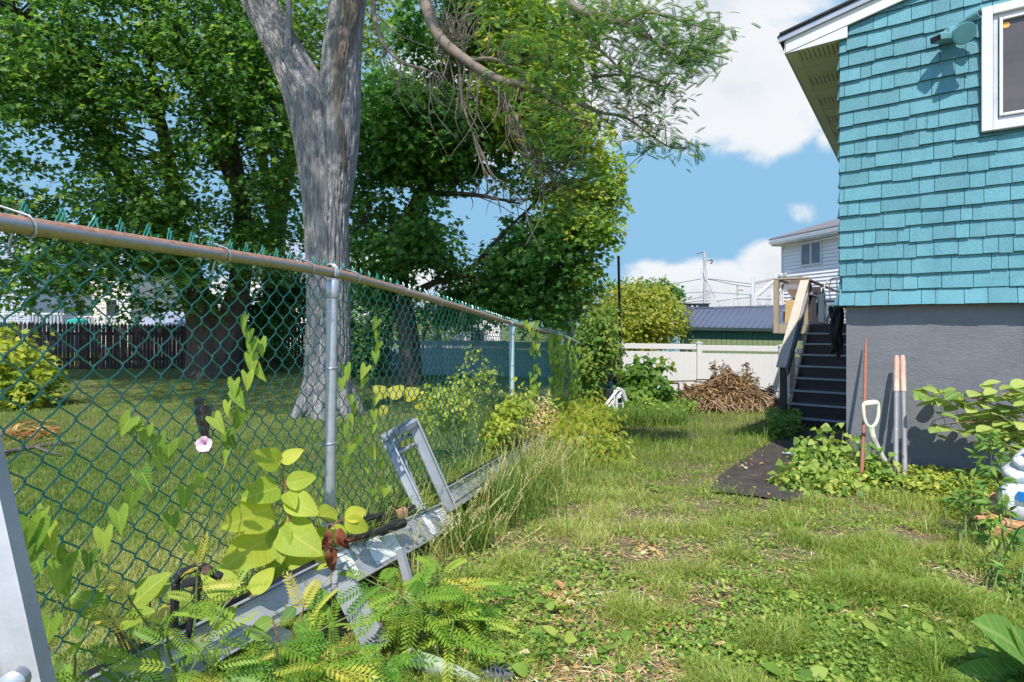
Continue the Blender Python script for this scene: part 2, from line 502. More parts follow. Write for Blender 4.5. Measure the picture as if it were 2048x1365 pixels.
M_SOIL = m_
V, Q = ground_grid()
ground = link('ground', fast_mesh('ground', V, Q), M_SOIL, None, True)
tag(ground, 'bare brown soil and thin turf of the sloping back yards', 'ground', kind='structure')

# ---------------------------------------------------------------- shared materials
M_ALU = surf('weathered_aluminium', (0.41, 0.415, 0.42), 0.5, 0.14, 9, 0.30, 0.05, 180, stretch=(1, 1, 1), stain=(14, 0.60, 0.78, (0.30, 0.28, 0.25)))
M_ALUD = surf('grey_aluminium', (0.30, 0.32, 0.34), 0.45, 0.15, 12, 0.4, 0.1, 200)
M_GALV = surf('galvanised_steel', (0.40, 0.42, 0.44), 0.42, 0.15, 25, 0.5, 0.05, 150)
M_BLACKR = surf('black_rubber', (0.02, 0.02, 0.022), 0.6, 0.3, 30, 0, 0.2, 100)
M_WHITEP = surf('white_paint', (0.56, 0.555, 0.545), 0.5, 0.05, 5, 0, 0.05, 60)
M_WHITEV = surf('white_vinyl', (0.56, 0.548, 0.525), 0.5, 0.04, 2, stain=(1.5, 0.55, 0.85, (0.58, 0.56, 0.52)))
M_PALEWOOD = surf('pale_deck_wood', (0.46, 0.39, 0.31), 0.75, 0.2, 6, 0, 0.35, 40, stretch=(6, 1, 6), col2=(0.56, 0.50, 0.42), fine=0.25)
M_NEWWOOD = surf('raw_timber', (0.34, 0.275, 0.20), 0.75, 0.25, 7, 0, 0.3, 50, stretch=(5, 5, 1), fine=0.3)
M_DECKGREY = surf('grey_deck_board', (0.26, 0.25, 0.27), 0.6, 0.2, 6, 0, 0.4, 45, stretch=(5, 1, 5), fine=0.3)
M_DECKDARK = surf('dark_composite_board', (0.055, 0.045, 0.045), 0.6, 0.3, 8, 0, 0.4, 60, stretch=(1, 1, 8), fine=0.4)
M_TREAD = surf('tread_edge', (0.30, 0.33, 0.35), 0.5, 0.15, 10, 0, 0.2, 80)
M_IRON = surf('rusty_iron', (0.12, 0.07, 0.05), 0.8, 0.4, 20, 0.3, 0.4, 90)
M_STEM = surf('green_stem', (0.12, 0.17, 0.05), 0.6, 0.3, 30)
M_STEMR = surf('reddish_stem', (0.20, 0.11, 0.05), 0.6, 0.3, 30)
M_BARK = surf('grey_bark', (0.37, 0.355, 0.35), 0.9, 0.22, 5, 0, 0.0, 26, stretch=(5, 5, 0.8), stain=(1.4, 0.52, 0.70, (0.19, 0.21, 0.165)), fine=0.3)
def furrows(m, sc, st, depth, dark):
    nt = m.node_tree; n = N(nt); pb = [x for x in nt.nodes if x.type == 'BSDF_PRINCIPLED'][0]
    tc = n('ShaderNodeTexCoord').outputs['Object']; v = n.mapping(tc, st)
    a = n.math('ABSOLUTE', n.math('SUBTRACT', n.noise(v, sc, 5, 0.6, 0.6), 0.5)); b = n.math('ABSOLUTE', n.math('SUBTRACT', n.noise(v, sc * 2.3, 4, 0.6, 0.4), 0.5))
    h = n.math('MINIMUM', n.math('MULTIPLY', a, 9.0), n.math('MULTIPLY_ADD', b, 9.0, 0.25), clamp=True)
    col = pb.inputs['Base Color'].links[0].from_socket
    k = n('ShaderNodeMapRange', **{'Value': h, 'From Min': 0.0, 'From Max': 0.55, 'To Min': dark, 'To Max': 1.0}).outputs[0]
    hs = n('ShaderNodeHueSaturation', **{'Color': col, 'Value': k}); nt.links.new(hs.outputs[0], pb.inputs['Base Color'])
    bp = n('ShaderNodeBump', **{'Height': n.math('ADD', h, n.math('MULTIPLY', n.noise(v, sc * 8, 4, .7), 0.4)), 'Strength': 1.0, 'Distance': depth}); nt.links.new(bp.outputs[0], pb.inputs['Normal'])
furrows(M_BARK, 3.4, (4.2, 4.2, 0.30), 0.024, 0.60)
M_BARKD = surf('dark_bark', (0.085, 0.066, 0.05), 0.95, 0.35, 4, 0, 1.0, 14, stretch=(4, 4, 0.7), fine=0.4)
M_TWIG = surf('twig_bark', (0.15, 0.12, 0.095), 0.9, 0.3, 12)
M_DEADWOOD = surf('bare_dead_wood', (0.33, 0.27, 0.215), 0.9, 0.3, 7, 0, 0.0, 22, stretch=(6, 6, 0.6), fine=0.35, stain=(5, .55, .7, (0.20, .15, .11)))
furrows(M_DEADWOOD, 4.0, (7, 7, 0.35), 0.02, 0.5)
M_GLASS = surf('dark_window_glass', (0.04, 0.045, 0.05), 0.06, 0.2, 2, 0, 0, spec=0.6)
# ---------------------------------------------------------------- the blue shingled house
PHI = math.atan2(816, 1150)
TV = np.array([math.cos(PHI), -math.sin(PHI), 0.0])      # along the gable wall, to the right and nearer
HV = np.array([math.sin(PHI), math.cos(PHI), 0.0])       # along the side wall, away
NV = -HV                                                 # out of the gable wall
ZV = np.array([0, 0, 1.0])
C0 = np.array([2.636, 4.60, 0.0])
def H(u, v, z): return C0 + TV * u + HV * v + ZV * (z + EYE)   # z measured from eye level
UVW = np.array([TV, HV, ZV])

M_TEAL = surf('teal_shingle_paint', (0.088, 0.245, 0.285), 0.62, 0.12, 3, 0, 0.5, 55, stretch=(3, 3, 0.6), col2=(0.105, 0.27, 0.31), rnd=0.11, fine=0.10, stain=(30, 0.70, 0.80, (0.06, 0.19, 0.22)))
M_TEALG = surf('teal_fixture_paint', (0.12, 0.28, 0.30), 0.45, 0.1, 8)
M_STUCCO = surf('grey_blue_stucco', (0.160, 0.163, 0.176), 0.9, 0.16, 1.6, 0, 0.0, 60, stain=(4, 0.60, 0.78, (0.115, 0.115, 0.12)), fine=0.06)
nt_ = M_STUCCO.node_tree; n = N(nt_)
tc = n('ShaderNodeTexCoord').outputs['Object']
hh = n.math('ADD', n.noise(n.mapping(tc, (1, 1, 2.2)), 42, 5, 0.65, 1.2), n.math('MULTIPLY', n.noise(tc, 6, 3, 0.5), 1.5))
bp = n('ShaderNodeBump', **{'Height': hh, 'Strength': 0.55, 'Distance': 0.016})
pb = [x for x in nt_.nodes if x.type == 'BSDF_PRINCIPLED'][0]
nt_.links.new(bp.outputs[0], pb.inputs['Normal'])
M_SOFFIT = surf('cream_soffit', (0.80, 0.76, 0.62), 0.6, 0.05, 4)
M_ROOF = surf('dark_roof_shingle', (0.05, 0.05, 0.055), 0.9, 0.4, 20, 0, 0.6, 60)
M_SCREEN = surf('dark_window_screen', (0.055, 0.045, 0.042), 0.35, 0.3, 3, 0, 0.1, 300, stain=(2.2, 0.5, 0.7, (0.085, 0.07, 0.065)), spec=0.5)

house = thing('shingled_house', 'turquoise shingled house with grey stucco foundation and white rake trim', 'house', gz(H(0, 0, -1.3)))
ZF = 0.152                      # underside of the shingles above eye level
def rake(u): return 2.352 + 0.218 * u

def shingle_wall(org, along, out, length, ztop_fn, z0, rows, expo, win=None, seed=1, flare=True):
    g = np.random.default_rng(seed); mb = MB()
    for k in range(rows):
        zb = z0 + expo * k
        fl = 0.035 if (k == 0 and flare) else 0.0
        u = -0.004 - g.random() * 0.10
        while u < length:
            w = g.choice([0.075, 0.10, 0.125, 0.15, 0.18, 0.22]) * (0.85 + 0.3 * g.random())
            u0 = max(u, -0.012); u1 = min(u + w - 0.0035, length + 0.01); u += w
            if u1 - u0 < 0.02: continue
            jb = (g.random() - 0.5) * 0.012 if k else (g.random() - 0.5) * 0.006
            zt = zb + expo * 1.12
            zl, zr = min(zt, ztop_fn(u0)), min(zt, ztop_fn(u1))
            if zl <= zb + 0.01 or zr <= zb + 0.01: continue
            parts = [(u0, u1, zb + jb, zl, zr)]
            if win and u1 > win[0] and u0 < win[1] and zt > win[2] and zb < win[3]:
                parts = []
                if u0 < win[0] - 0.015: parts.append((u0, win[0], zb + jb, zl, zr))
                if u1 > win[1] + 0.015: parts.append((win[1], u1, zb + jb, zl, zr))
                if zb < win[2] - 0.01 and zt > win[2]: parts.append((max(u0, win[0]), min(u1, win[1]), zb + jb, win[2], win[2]))
                if zb < win[3] < zt - 0.01 and zt > win[3]: parts.append((max(u0, win[0]), min(u1, win[1]), win[3], zl, zr))
            th = 0.024 + 0.009 * g.random(); tl = g.normal() * 0.0015
            rr = g.random()
            for (a, b, z_, l, r_) in parts:
                if b - a < 0.012: continue
                d0 = th + fl
                dz = g.normal() * 0.0018
                pts = [org + along * a + out * (d0 + tl) + ZV * (z_ + EYE), org + along * b + out * (d0 - tl) + ZV * (z_ + dz + EYE),
                       org + along * b + out * 0.006 + ZV * (r_ + EYE), org + along * a + out * 0.006 + ZV * (l + EYE),
                       org + along * a + out * 0.0 + ZV * (z_ + EYE), org + along * b + out * 0.0 + ZV * (z_ + dz + EYE),
                       org + along * b - out * 0.002 + ZV * (r_ + EYE), org + along * a - out * 0.002 + ZV * (l + EYE)]
                mb.add(pts, [(0, 1, 2, 3), (4, 5, 1, 0), (4, 0, 3, 7), (1, 5, 6, 2), (7, 3, 2, 6)], 0, rr)
    return mb

EXPO = 0.1185
WIN = (0.862, 2.05, 1.355, 2.235)
mb = shingle_wall(H(0, 0, -EYE) - ZV * 0, TV, NV, 3.6, lambda u: rake(u) + 0.03, ZF, 28, EXPO, WIN, 3)
# sheathing behind, and the side wall
mb.prism([H(0.001, 0.004, ZF + 0.01), H(3.6, 0.004, ZF + 0.01), H(3.6, 0.004, rake(3.6) + 0.03), H(0.001, 0.004, rake(0) + 0.03)], HV * 0.10)
mb2 = shingle_wall(H(0, 8.0, -EYE), -HV, -TV, 7.99, lambda u: 2.27, ZF, 18, EXPO, None, 9)
mb.v += mb2.v; mb.f += [[i + mb.n for i in f] for f in mb2.f]; mb.mi += mb2.mi; mb.r += mb2.r; mb.n += mb2.n
mb.box(H(0.05, 4.0, (ZF + 2.27) / 2 + 0.005), (0.09, 7.78, 2.27 - ZF - 0.02), UVW)
mb.build('shingle_wall', M_TEAL, house, rnd=True)

mb = MB()
mb.box(H(1.085 / 2 + 0.03, 0.15, (ZF - 1.75) / 2 + 0.005), (1.085, 0.22, 1.75 + ZF + 0.02), UVW)
mb.box(H(0.12, 4.1, (ZF - 1.95) / 2 + 0.004), (0.18, 7.65, 1.95 + ZF + 0.01), UVW)
mb.box(H(2.36, 0.20, (ZF - 1.75) / 2 + 0.004), (2.27, 0.2, 1.75 + ZF), UVW)
mb.build('foundation', M_STUCCO, house)
mb = MB()
mb.box(H(1.17, 0.05, (ZF - 0.5) / 2 + 0.005), (0.10, 0.10, 0.5 + ZF - 0.01), UVW)
mb.build('door_post', surf('weathered_teal_trim', (0.42, 0.55, 0.50), 0.6, 0.2, 6, stain=(5, 0.5, 0.6, (0.70, 0.70, 0.66))), house)

# rake board, eave return, soffit, fascia, roof
mb = MB()
def pr(pts, v0, v1):
    mb.prism([H(u, v0, z) for u, z in pts], HV * (v1 - v0))
pr([(-0.40, rake(-0.40)), (3.7, rake(3.7)), (3.7, rake(3.7) + 0.135), (-0.40, rake(-0.40) + 0.135)], -0.055, -0.030)
pr([(-0.40, 2.262), (0.045, 2.268), (0.045, rake(0.045) - 0.006), (-0.40, rake(-0.40) - 0.006)], -0.051, -0.028)
mb.build('rake_board', M_WHITEP, house)
mb = MB()
for k in range(26):
    v = -0.02 + k * 0.305
    if k % 2 == 0:
        mb.box(H(-0.175, v + 0.15, 2.285), (0.345, 0.29, 0.012), UVW)
        for j in range(9): mb.box(H(-0.31 + j * 0.034, v + 0.15, 2.2778), (0.010, 0.20, 0.004), UVW, 1)
    else:
        for j in range(3): mb.box(H(-0.175, v + 0.05 + j * 0.1, 2.285 - 0.004 * (j % 2)), (0.345, 0.094, 0.012), UVW)
mb.box(H(-0.365, 3.9, 2.282), (0.075, 7.8, 0.02), UVW)
mb.build('soffit', [M_SOFFIT, surf('soffit_slots', (0.40, 0.37, 0.30), 0.8)], house)
mb = MB()
mb.box(H(-0.408, 3.95, 2.318), (0.012, 7.98, 0.10), UVW)
mb.build('fascia', M_WHITEP, house)
mb = MB()
t0 = 0.142
for k in range(2):
    a = 0.018 * k
    mb.prism([H(-0.46 + a, -0.085 - a * 0.6, rake(-0.46) + t0 + a), H(3.8, -0.085 - a * 0.6, rake(3.8) + t0 + a), H(3.8, -0.085 - a * 0.6, rake(3.8) + t0 + a + 0.014), H(-0.46 + a, -0.085 - a * 0.6, rake(-0.46) + t0 + a + 0.014)], HV * 8.2)
mb.build('roof', M_ROOF, house)
mb = MB()
mb.prism([H(-0.45, -0.078, rake(-0.45) + 0.100), H(3.8, -0.078, rake(3.8) + 0.100), H(3.8, -0.078, rake(3.8) + 0.141), H(-0.45, -0.078, rake(-0.45) + 0.141)], HV * 0.021)
mb.build('drip_edge', surf('grey_drip_edge', (0.33, 0.34, 0.36), 0.4, 0.1, 6, 0.5), house)

# window
win = MB()
def wframe(mb, u0, u1, z0, z1, w, v0, v1):
    mb.box(H(u0 + w / 2, (v0 + v1) / 2, (z0 + z1) / 2), (w, v1 - v0, z1 - z0), UVW, 0, 0.004)
    mb.box(H(u1 - w / 2, (v0 + v1) / 2, (z0 + z1) / 2), (w, v1 - v0, z1 - z0), UVW, 0, 0.004)
    mb.box(H((u0 + u1) / 2, (v0 + v1) / 2 + .001, z0 + w / 2), (u1 - u0 - 2 * w, v1 - v0 - .002, w), UVW, 0, 0.004)
    mb.box(H((u0 + u1) / 2, (v0 + v1) / 2 + .001, z1 - w / 2), (u1 - u0 - 2 * w, v1 - v0 - .002, w), UVW, 0, 0.004)
wframe(win, 0.865, 2.047, 1.358, 2.232, 0.062, -0.062, 0.0)
wo = win.build('window', M_WHITEP, house)
mb = MB(); wframe(mb, 0.929, 1.983, 1.421, 2.169, 0.028, -0.035, 0.0); mb.build('frame', surf('grey_window_track', (0.45, 0.47, 0.50), 0.5, 0.1, 8), wo)
mb = MB(); wframe(mb, 0.962, 1.95, 1.452, 2.138, 0.020, -0.052, -0.012); wframe(mb, 1.42, 1.48, 1.474, 2.116, 0.018, -0.050, -0.014); mb.build('sash', M_WHITEP, wo)
mb = MB(); mb.box(H(1.456, -0.024, 1.795), (0.944, 0.004, 0.64), UVW); mb.build('pane', M_SCREEN, wo)
mb = MB(); mb.disc(H(1.000, -0.0275, 2.085), NV, 0.021, 0.002, 14); mb.build('sticker', surf('orange_sticker', (0.75, 0.36, 0.06), 0.5), wo)

# security floodlight
fl = thing('security_light', 'teal painted security floodlight with round lamp head and sensor on shingles', 'floodlight', H(0.70, -0.02, 2.08))
mb = MB(); mb.disc(H(0.69, -0.03, 2.10), NV, 0.055, 0.03, 20); mb.box(H(0.70, -0.085, 2.10), (0.055, 0.09, 0.055), UVW, 0, 0.01); mb.build('mount', M_TEALG, fl, True)
mb = MB()
a = H(0.72, -0.11, 2.085); d = unit(TV * 0.25 + NV * 0.75 - ZV * 0.45)
mb.tube([a, a + d * 0.03, a + d * 0.075, a + d * 0.08, a + d * 0.15, a + d * 0.156], [0.028, 0.032, 0.034, 0.040, 0.072, 0.070], 24)
o = mb.build('lamp_head', M_TEALG, fl, True)
mb = MB(); mb.disc(a + d * 0.157, d, 0.064, 0.004, 24); mb.build('lens', surf('dull_lens', (0.10, 0.27, 0.29), 0.3, 0.1, 5), o)
mb = MB()
a = H(0.75, -0.11, 2.135); d = unit(TV * 0.8 + NV * 0.55 + ZV * 0.12)
mb.tube([a, a + d * 0.05, a + d * 0.055, a + d * 0.12], [0.022, 0.022, 0.028, 0.028], 18)
mb.disc(a + d * 0.122, d, 0.019, 0.004, 18, 1)
mb.build('lamp_socket', [M_TEALG, M_BLACKR], fl, True)
mb = MB()
d = unit(-TV * 0.55 + NV * 0.8 - ZV * 0.2); s = unit(np.cross(d, ZV)); uu = np.cross(s, d)
a = H(0.675, -0.10, 2.06)
mb.box(a + d * 0.055, (0.085, 0.15, 0.055), np.array([s, d, uu]), 0, 0.008)
mb.box(a + d * 0.131 - uu * 0.004, (0.07, 0.004, 0.035), np.array([s, d, uu]), 1)
mb.build('sensor', [M_TEALG, M_BLACKR], fl)

# black hose hanging on the side wall
mb = MB()
for k in range(5):
    r_ = 0.17 + 0.012 * k; c = H(-0.075 - 0.022 * (k % 3), 0.50 + 0.02 * k, -0.03)
    th = np.linspace(0, 2 * math.pi, 40)
    pts = [c + HV * (math.sin(t) * 0.10 * (1 + 0.06 * k)) + ZV * (math.cos(t) * r_ * (1.15 if math.cos(t) < 0 else 0.95)) - TV * 0.02 * math.sin(2 * t + k) for t in th]
    mb.tube(pts, 0.015, 8, cap=False)
mb.tube(curve([H(-0.055, 0.40, 0.16), H(-0.10, 0.42, 0.10), H(-0.12, 0.36, -0.05), H(-0.10, 0.42, -0.18)], 16), 0.011, 8)
hb = mb.build('garden_hose', M_BLACKR, None, True, H(-0.08, 0.5, -0.2)); tag(hb, 'coiled black hose hanging at the house corner beside the stairs', 'hose')
mb = MB(); mb.box(H(-0.04, 0.52, 0.165), (0.10, 0.05, 0.02), UVW); mb.build('hook', M_IRON, hb)

# ---------------------------------------------------------------- back stairs
U0, U1, V0 = -1.19, -0.06, 4.307
NST = 9
zs = [-1.40 + 0.1797 * k for k in range(NST)]; RUN = 0.2705
stairs = thing('back_stairs', 'dark composite back stairs with grey tread edges and a pale slanted handrail', 'stairs', gz(H(-0.6, V0, -1.5)))
for k in range(NST):
    v = V0 + RUN * k
    zlo = (zs[k - 1] if k else -1.75)
    left = U0 + (0.0 if k < 1 else 0.035)
    mb = MB(); mb.box(H((left + U1) / 2, v + 0.02, (zlo + zs[k] - 0.03) / 2 + 0.001), (U1 - left - 0.03, 0.022, zs[k] - 0.03 - zlo), UVW)
    mb.build('riser', M_DECKDARK, stairs)
    if k < NST - 1:
        mb = MB(); mb.box(H((U0 + U1) / 2, v + RUN / 2 - 0.008, zs[k] - 0.014), (U1 - U0, RUN + 0.035, 0.026), UVW, 0, 0.003)
        to = mb.build('tread', M_TREAD, stairs)
        mb = MB(); mb.box(H((U0 + U1) / 2, v + RUN / 2 + 0.02, zs[k] + 0.0005), (U1 - U0 - 0.02, RUN - 0.08, 0.004), UVW); mb.build('board', M_DECKDARK, to)
for u in (U0 + 0.02, U1 - 0.018):
    mb = MB()
    s = RUN / 0.1797
    mb.prism([H(u, V0 + 0.035, -1.76), H(u, V0 + 0.035, zs[0] - 0.032), H(u, V0 + RUN * 8 - 0.02, zs[8] - 0.05), H(u, V0 + RUN * 8 - 0.02, zs[8] - 0.32), H(u, V0 + 0.5, -1.76)], TV * 0.03)
    mb.build('stringer', M_NEWWOOD if u < -0.5 else M_DECKDARK, stairs)
# hand rail
zt0, zt1 = -0.585, 0.845
pA = H(U0 + 0.005, V0 - 0.10, zt0 - 0.055); pB = H(U0 - 0.01, V0 + RUN * 8 + 0.02, zt1 - 0.02)
mb = MB(); mb.beam(pA, pB, 0.145, 0.03, ZV, 0, 0.004, (-0.02, 0)); mb.build('handrail', M_PALEWOOD, stairs)
mb = MB(); q = np.array([0, 0, 0.0])
mb.beam(H(U0 + 0.05, V0 - 0.02, zt0 - 0.14), H(U0 + 0.05, V0 + RUN * 7.2, zt1 - 0.33), 0.035, 0.14, ZV, 0, 0.003); mb.build('side_rail', M_DECKGREY, stairs)
mb = MB(); mb.beam(H(U0 - 0.005, V0 + 0.0, -1.385), H(U0 - 0.005, V0 + 0.0, zt0 - 0.05), 0.088, 0.088, HV, 0, 0.004); mb.build('newel_post', M_DECKDARK, stairs)

# ---------------------------------------------------------------- porch / deck at the head of the stairs
VD = V0 + RUN * 8 + 0.03; ZD = zs[8]
deck = thing('wooden_deck', 'raised wooden deck with timber posts and lattice at the head of the stairs', 'deck', gz(H(-0.9, VD + 2, -1.5)))
mb = MB()
for k in range(46):
    mb.box(H(-0.87, VD + 0.09 + k * 0.145, ZD - 0.02), (1.74, 0.138, 0.028), UVW)
mb.build('floor', M_DECKGREY, deck)
mb = MB(); mb.box(H(-1.46, VD - 0.005, ZD - 0.12), (0.54, 0.035, 0.16), UVW); mb.box(H(-1.76, VD + 3.3, ZD - 0.12), (0.035, 6.6, 0.16), UVW); mb.build('joist', M_NEWWOOD, deck)
for (u, v, zlo, zhi) in [(-1.70, VD - 0.03, ZD - 0.20, ZD + 0.80), (-1.22, VD + 0.07, ZD - 0.1, ZD + 0.80), (-1.70, VD + 3.3, -1.9, ZD + 0.80), (-1.70, VD + 6.5, -2.0, ZD + 0.8), (-0.05, VD + 6.5, -2, ZD + 0.7), (-0.95, VD + 0.02, ZD, ZD + 0.52)]:
    mb = MB(); mb.beam(H(u, v, zlo), H(u, v, zhi), 0.09, 0.09, HV, 0, 0.005); mb.build('post', M_NEWWOOD if u < -1 else M_WHITEP, deck)
for (u, v) in [(-1.70, VD + 1.65), (-1.2, VD + 3.3), (-0.4, VD + 4.5)]:
    mb = MB(); mb.beam(H(u, v, -2.1), H(u, v, ZD - 0.04), 0.09, 0.09, HV); mb.build('post', M_NEWWOOD, deck)
mb = MB(); mb.box(H(-1.46, VD + 0.02, ZD + 0.825), (0.60, 0.14, 0.03), UVW, 0, 0.004); mb.build('cap_rail', M_NEWWOOD, deck)
mb = MB(); mb.box(H(-1.70, VD + 3.3, ZD + 0.828), (0.13, 6.4, 0.028), UVW, 0, 0.004); mb.build('cap_rail', M_NEWWOOD, deck)
mb = MB(); mb.box(H(-1.19, VD + 3.3, ZD + 0.80), (0.09, 6.3, 0.028), UVW, 0, 0.004); mb.build('cap_rail', surf('brown_beam', (0.22, 0.15, 0.10), 0.8, 0.3, 9), deck)
mb = MB(); mb.box(H(-1.37, VD + 2.47, ZD + 0.40), (0.36, 0.02, 0.80), UVW); mb.build('back_board', M_DECKDARK, deck)
for (v_, z_, h_) in ((0.5, 0.70, 0.10), (1.5, 0.53, 0.22)):
    mb = MB(); mb.box(H(-1.46, VD + v_, ZD + z_), (0.5, 0.03, h_), UVW); mb.build('back_board', M_DECKGREY, deck)
def lattice(mb, org, ax, az, w, h, step=0.085, lw=0.03, th=0.008):
    k = 0
    for s in (1, -1):
        x = -h
        while x < w + (0 if s > 0 else h):
            if s > 0: x0, z0, x1, z1 = x, 0.0, x + h, h
            else: x0, z0, x1, z1 = x, 0.0, x - h, h
            # clip to 0..w
            def at(xx): return z0 + (xx - x0) * (z1 - z0) / (x1 - x0)
            a, b = sorted((x0, x1)); a2, b2 = max(a, 0), min(b, w)
            if b2 - a2 > 0.02:
                mb.beam(org + ax * a2 + az * at(a2), org + ax * b2 + az * at(b2), lw, th, np.cross(ax, az), shift=(0, th * 1.05 * (s > 0)))
            x += step * 1.414
        k += 1
mb = MB(); mb.box(H(-1.40, VD + 1.2, ZD + 0.27), (0.36, 0.5, 0.54), UVW, 0, 0.01); o = mb.build('deck_dark_filler', M_DECKDARK, None, origin=H(-1.40, VD + 1.2, ZD)); tag(o, 'added dark box darkening the deck interior behind the chip board', 'filler box')  # dark box added to keep the view through the deck dark
mb = MB(); mb.box(H(-1.40, VD + 1.2, ZD + 0.55), (0.40, 0.54, 0.02), UVW, 0, 0.004); mb.build('lid', M_DECKGREY, o)
mb = MB(); lattice(mb, H(-1.66, VD + 2.4, ZD + 0.02), TV, ZV, 0.46, 0.72); mb.build('lattice', M_DECKDARK, deck)
mb = MB(); lattice(mb, H(-1.15, VD + 6.5, ZD + 0.02), TV, ZV, 1.1, 0.8, 0.12, 0.035); mb.build('lattice', surf('brown_lattice', (0.13, 0.09, 0.07), 0.8, 0.3, 9), deck)
mb = MB()
mb.box(H(-0.6, VD + 6.45, ZD + 0.36), (1.12, 0.03, 0.17), UVW); mb.box(H(-0.6, VD + 6.45, ZD + 0.75), (1.12, 0.03, 0.2), UVW); mb.build('back_rail', M_PALEWOOD, deck)
M_OSB = surf('chip_board', (0.42, 0.28, 0.13), 0.8, 0.35, 25, 0, 0.3, 60, fine=0.5)
mb = MB(); mb.beam(H(-1.46, VD + 0.05, ZD + 0.0), H(-1.46, VD + 0.14, ZD + 0.43), 0.22, 0.014, HV); o = mb.build('chip_board_panel', M_OSB, None, origin=H(-1.33, VD + 0.05, ZD)); tag(o, 'square of chip board leaning behind the stair rail on the deck', 'board')
# round table top lying behind the cap rail
mb = MB(); mb.tube([H(-1.42, VD + 0.70, ZD + 0.69), H(-1.42, VD + 0.73, ZD + 0.69)], [0.22, 0.22], 40); 
o = mb.build('round_table', surf('brown_table_top', (0.20, 0.14, 0.11), 0.5, 0.15, 6), None, True, H(-1.32, VD + 0.70, ZD)); tag(o, 'brown round table top tilted up above the deck rail', 'table')
mb = MB(); mb.tube([H(-1.32, VD + 0.76, ZD), H(-1.32, VD + 0.76, ZD + 0.8)], 0.025, 8); mb.build('leg', M_IRON, o)
# clutter on the deck
t = thing('storage_crate', 'dark red and grey storage crate on the deck behind the lattice post', 'crate', H(-1.46, VD + 0.5, ZD))
mb = MB(); mb.box(H(-1.47, VD + 0.45, ZD + 0.11), (0.34, 0.3, 0.2), UVW, 0, 0.01); mb.build('body', surf('dark_red_plastic', (0.16, 0.03, 0.03), 0.5), t)
mb = MB(); mb.box(H(-1.47, VD + 0.45, ZD + 0.23), (0.37, 0.33, 0.03), UVW, 0, 0.008); mb.build('lid', surf('grey_plastic', (0.25, 0.25, 0.26), 0.5), t)
# white garden chair with curly iron work near the stair head
ch = thing('garden_chair', 'white curled metal garden chair standing on the deck', 'chair', H(-0.78, VD + 0.55, ZD))
def ct(pts, r=0.011, k=14): m_ = MB(); m_.tube(curve(pts, k), r, 7); return m_
for du in (-0.2, 0.2):
    for dv in (-0.18, 0.2):
        ct([H(-0.78 + du, VD + 0.5 + dv, ZD), H(-0.78 + du * 0.9, VD + 0.5 + dv * 0.9, ZD + 0.2), H(-0.78 + du * 0.95, VD + 0.5 + dv, ZD + 0.40)]).build('leg', M_WHITEP, ch, True)
mb = MB(); mb.box(H(-0.78, VD + 0.52, ZD + 0.41), (0.44, 0.42, 0.03), UVW, 0, 0.01); mb.build('seat', M_WHITEP, ch)
mb = MB(); mb.tube(curve([H(-0.98, VD + 0.72, ZD + 0.42), H(-0.98, VD + 0.75, ZD + 0.75), H(-0.78, VD + 0.77, ZD + 0.86), H(-0.58, VD + 0.75, ZD + 0.75), H(-0.58, VD + 0.72, ZD + 0.42)], 24), 0.014, 7)
for q in (-0.1, 0, 0.1): mb.tube(curve([H(-0.78 + q, VD + 0.72, ZD + 0.42), H(-0.78 + q * 1.3, VD + 0.75, ZD + 0.65), H(-0.78 + q, VD + 0.76, ZD + 0.82)], 12), 0.009, 6)
mb.build('backrest', M_WHITEP, ch, True)
for q in (-0.21, 0.21): ct([H(-0.78 + q, VD + 0.72, ZD + 0.62), H(-0.78 + q, VD + 0.5, ZD + 0.66), H(-0.78 + q, VD + 0.33, ZD + 0.62), H(-0.78 + q, VD + 0.36, ZD + 0.42)]).build('arm', M_WHITEP, ch, True)

# ---------------------------------------------------------------- tools against the foundation
def walln(u, z, off): return H(u, 0.04 - off, z)
# copper brown stake
a = P(1721, 992, 3.88); b = np.array(H(0.205, 0.0, -0.125)); b = P(1732, 676, b[1])
mb = MB(); pts = curve([a, (a + b) / 2 + TV * 0.006, b], 14); rad = np.full(14, 0.0125); rad[-2:] = (0.010, 0.004); rad[-3] = 0.0125
mb.tube(pts, rad, 10); o = mb.build('wooden_stake', surf('red_brown_wood', (0.27, 0.115, 0.07), 0.7, 0.35, 12, 0, 0.3, 80, stretch=(5, 5, 1), fine=0.4), None, True, a); tag(o, 'tall reddish brown pointed stake leaning on the stucco foundation', 'stake')
# spade with D handle
sp = thing('garden_spade', 'old spade with white plastic D handle leaning behind the brown stake', 'spade', P(1790, 1010, 3.95))
M_GRIP = surf('yellowed_white_plastic', (0.62, 0.62, 0.46), 0.45, 0.1, 9, stain=(9, 0.6, 0.75, (0.40, 0.45, 0.18)))
pt = lambda x, y: P(x, y, 4.02)
loop = [pt(1742, 857), pt(1734, 850), pt(1729, 838), pt(1727, 822), pt(1727, 811), pt(1731, 806), pt(1738, 804.5), pt(1745, 803.5), pt(1752, 804), pt(1756, 808), pt(1757, 818), pt(1756, 834), pt(1751, 848), pt(1742, 857)]
mb = MB(); mb.tube(curve(loop, 60), 0.0115, 10, cap=False); mb.tube([pt(1728, 809), pt(1755, 806)], 0.0145, 10); mb.tube(curve([pt(1742, 852), pt(1743, 862), pt(1746, 874)], 8), [0.026, 0.024, 0.022, 0.021, 0.020, 0.019, 0.019, 0.019], 12); mb.build('grip', M_GRIP, sp, True)
mb = MB(); mb.tube(curve([pt(1745, 872), P(1760, 905, 4.0), P(1772, 926, 3.98)], 10), 0.018, 12); mb.build('shaft', surf('grey_worn_wood', (0.40, 0.37, 0.32), 0.8, 0.35, 18, 0, 0.4, 70), sp, True)
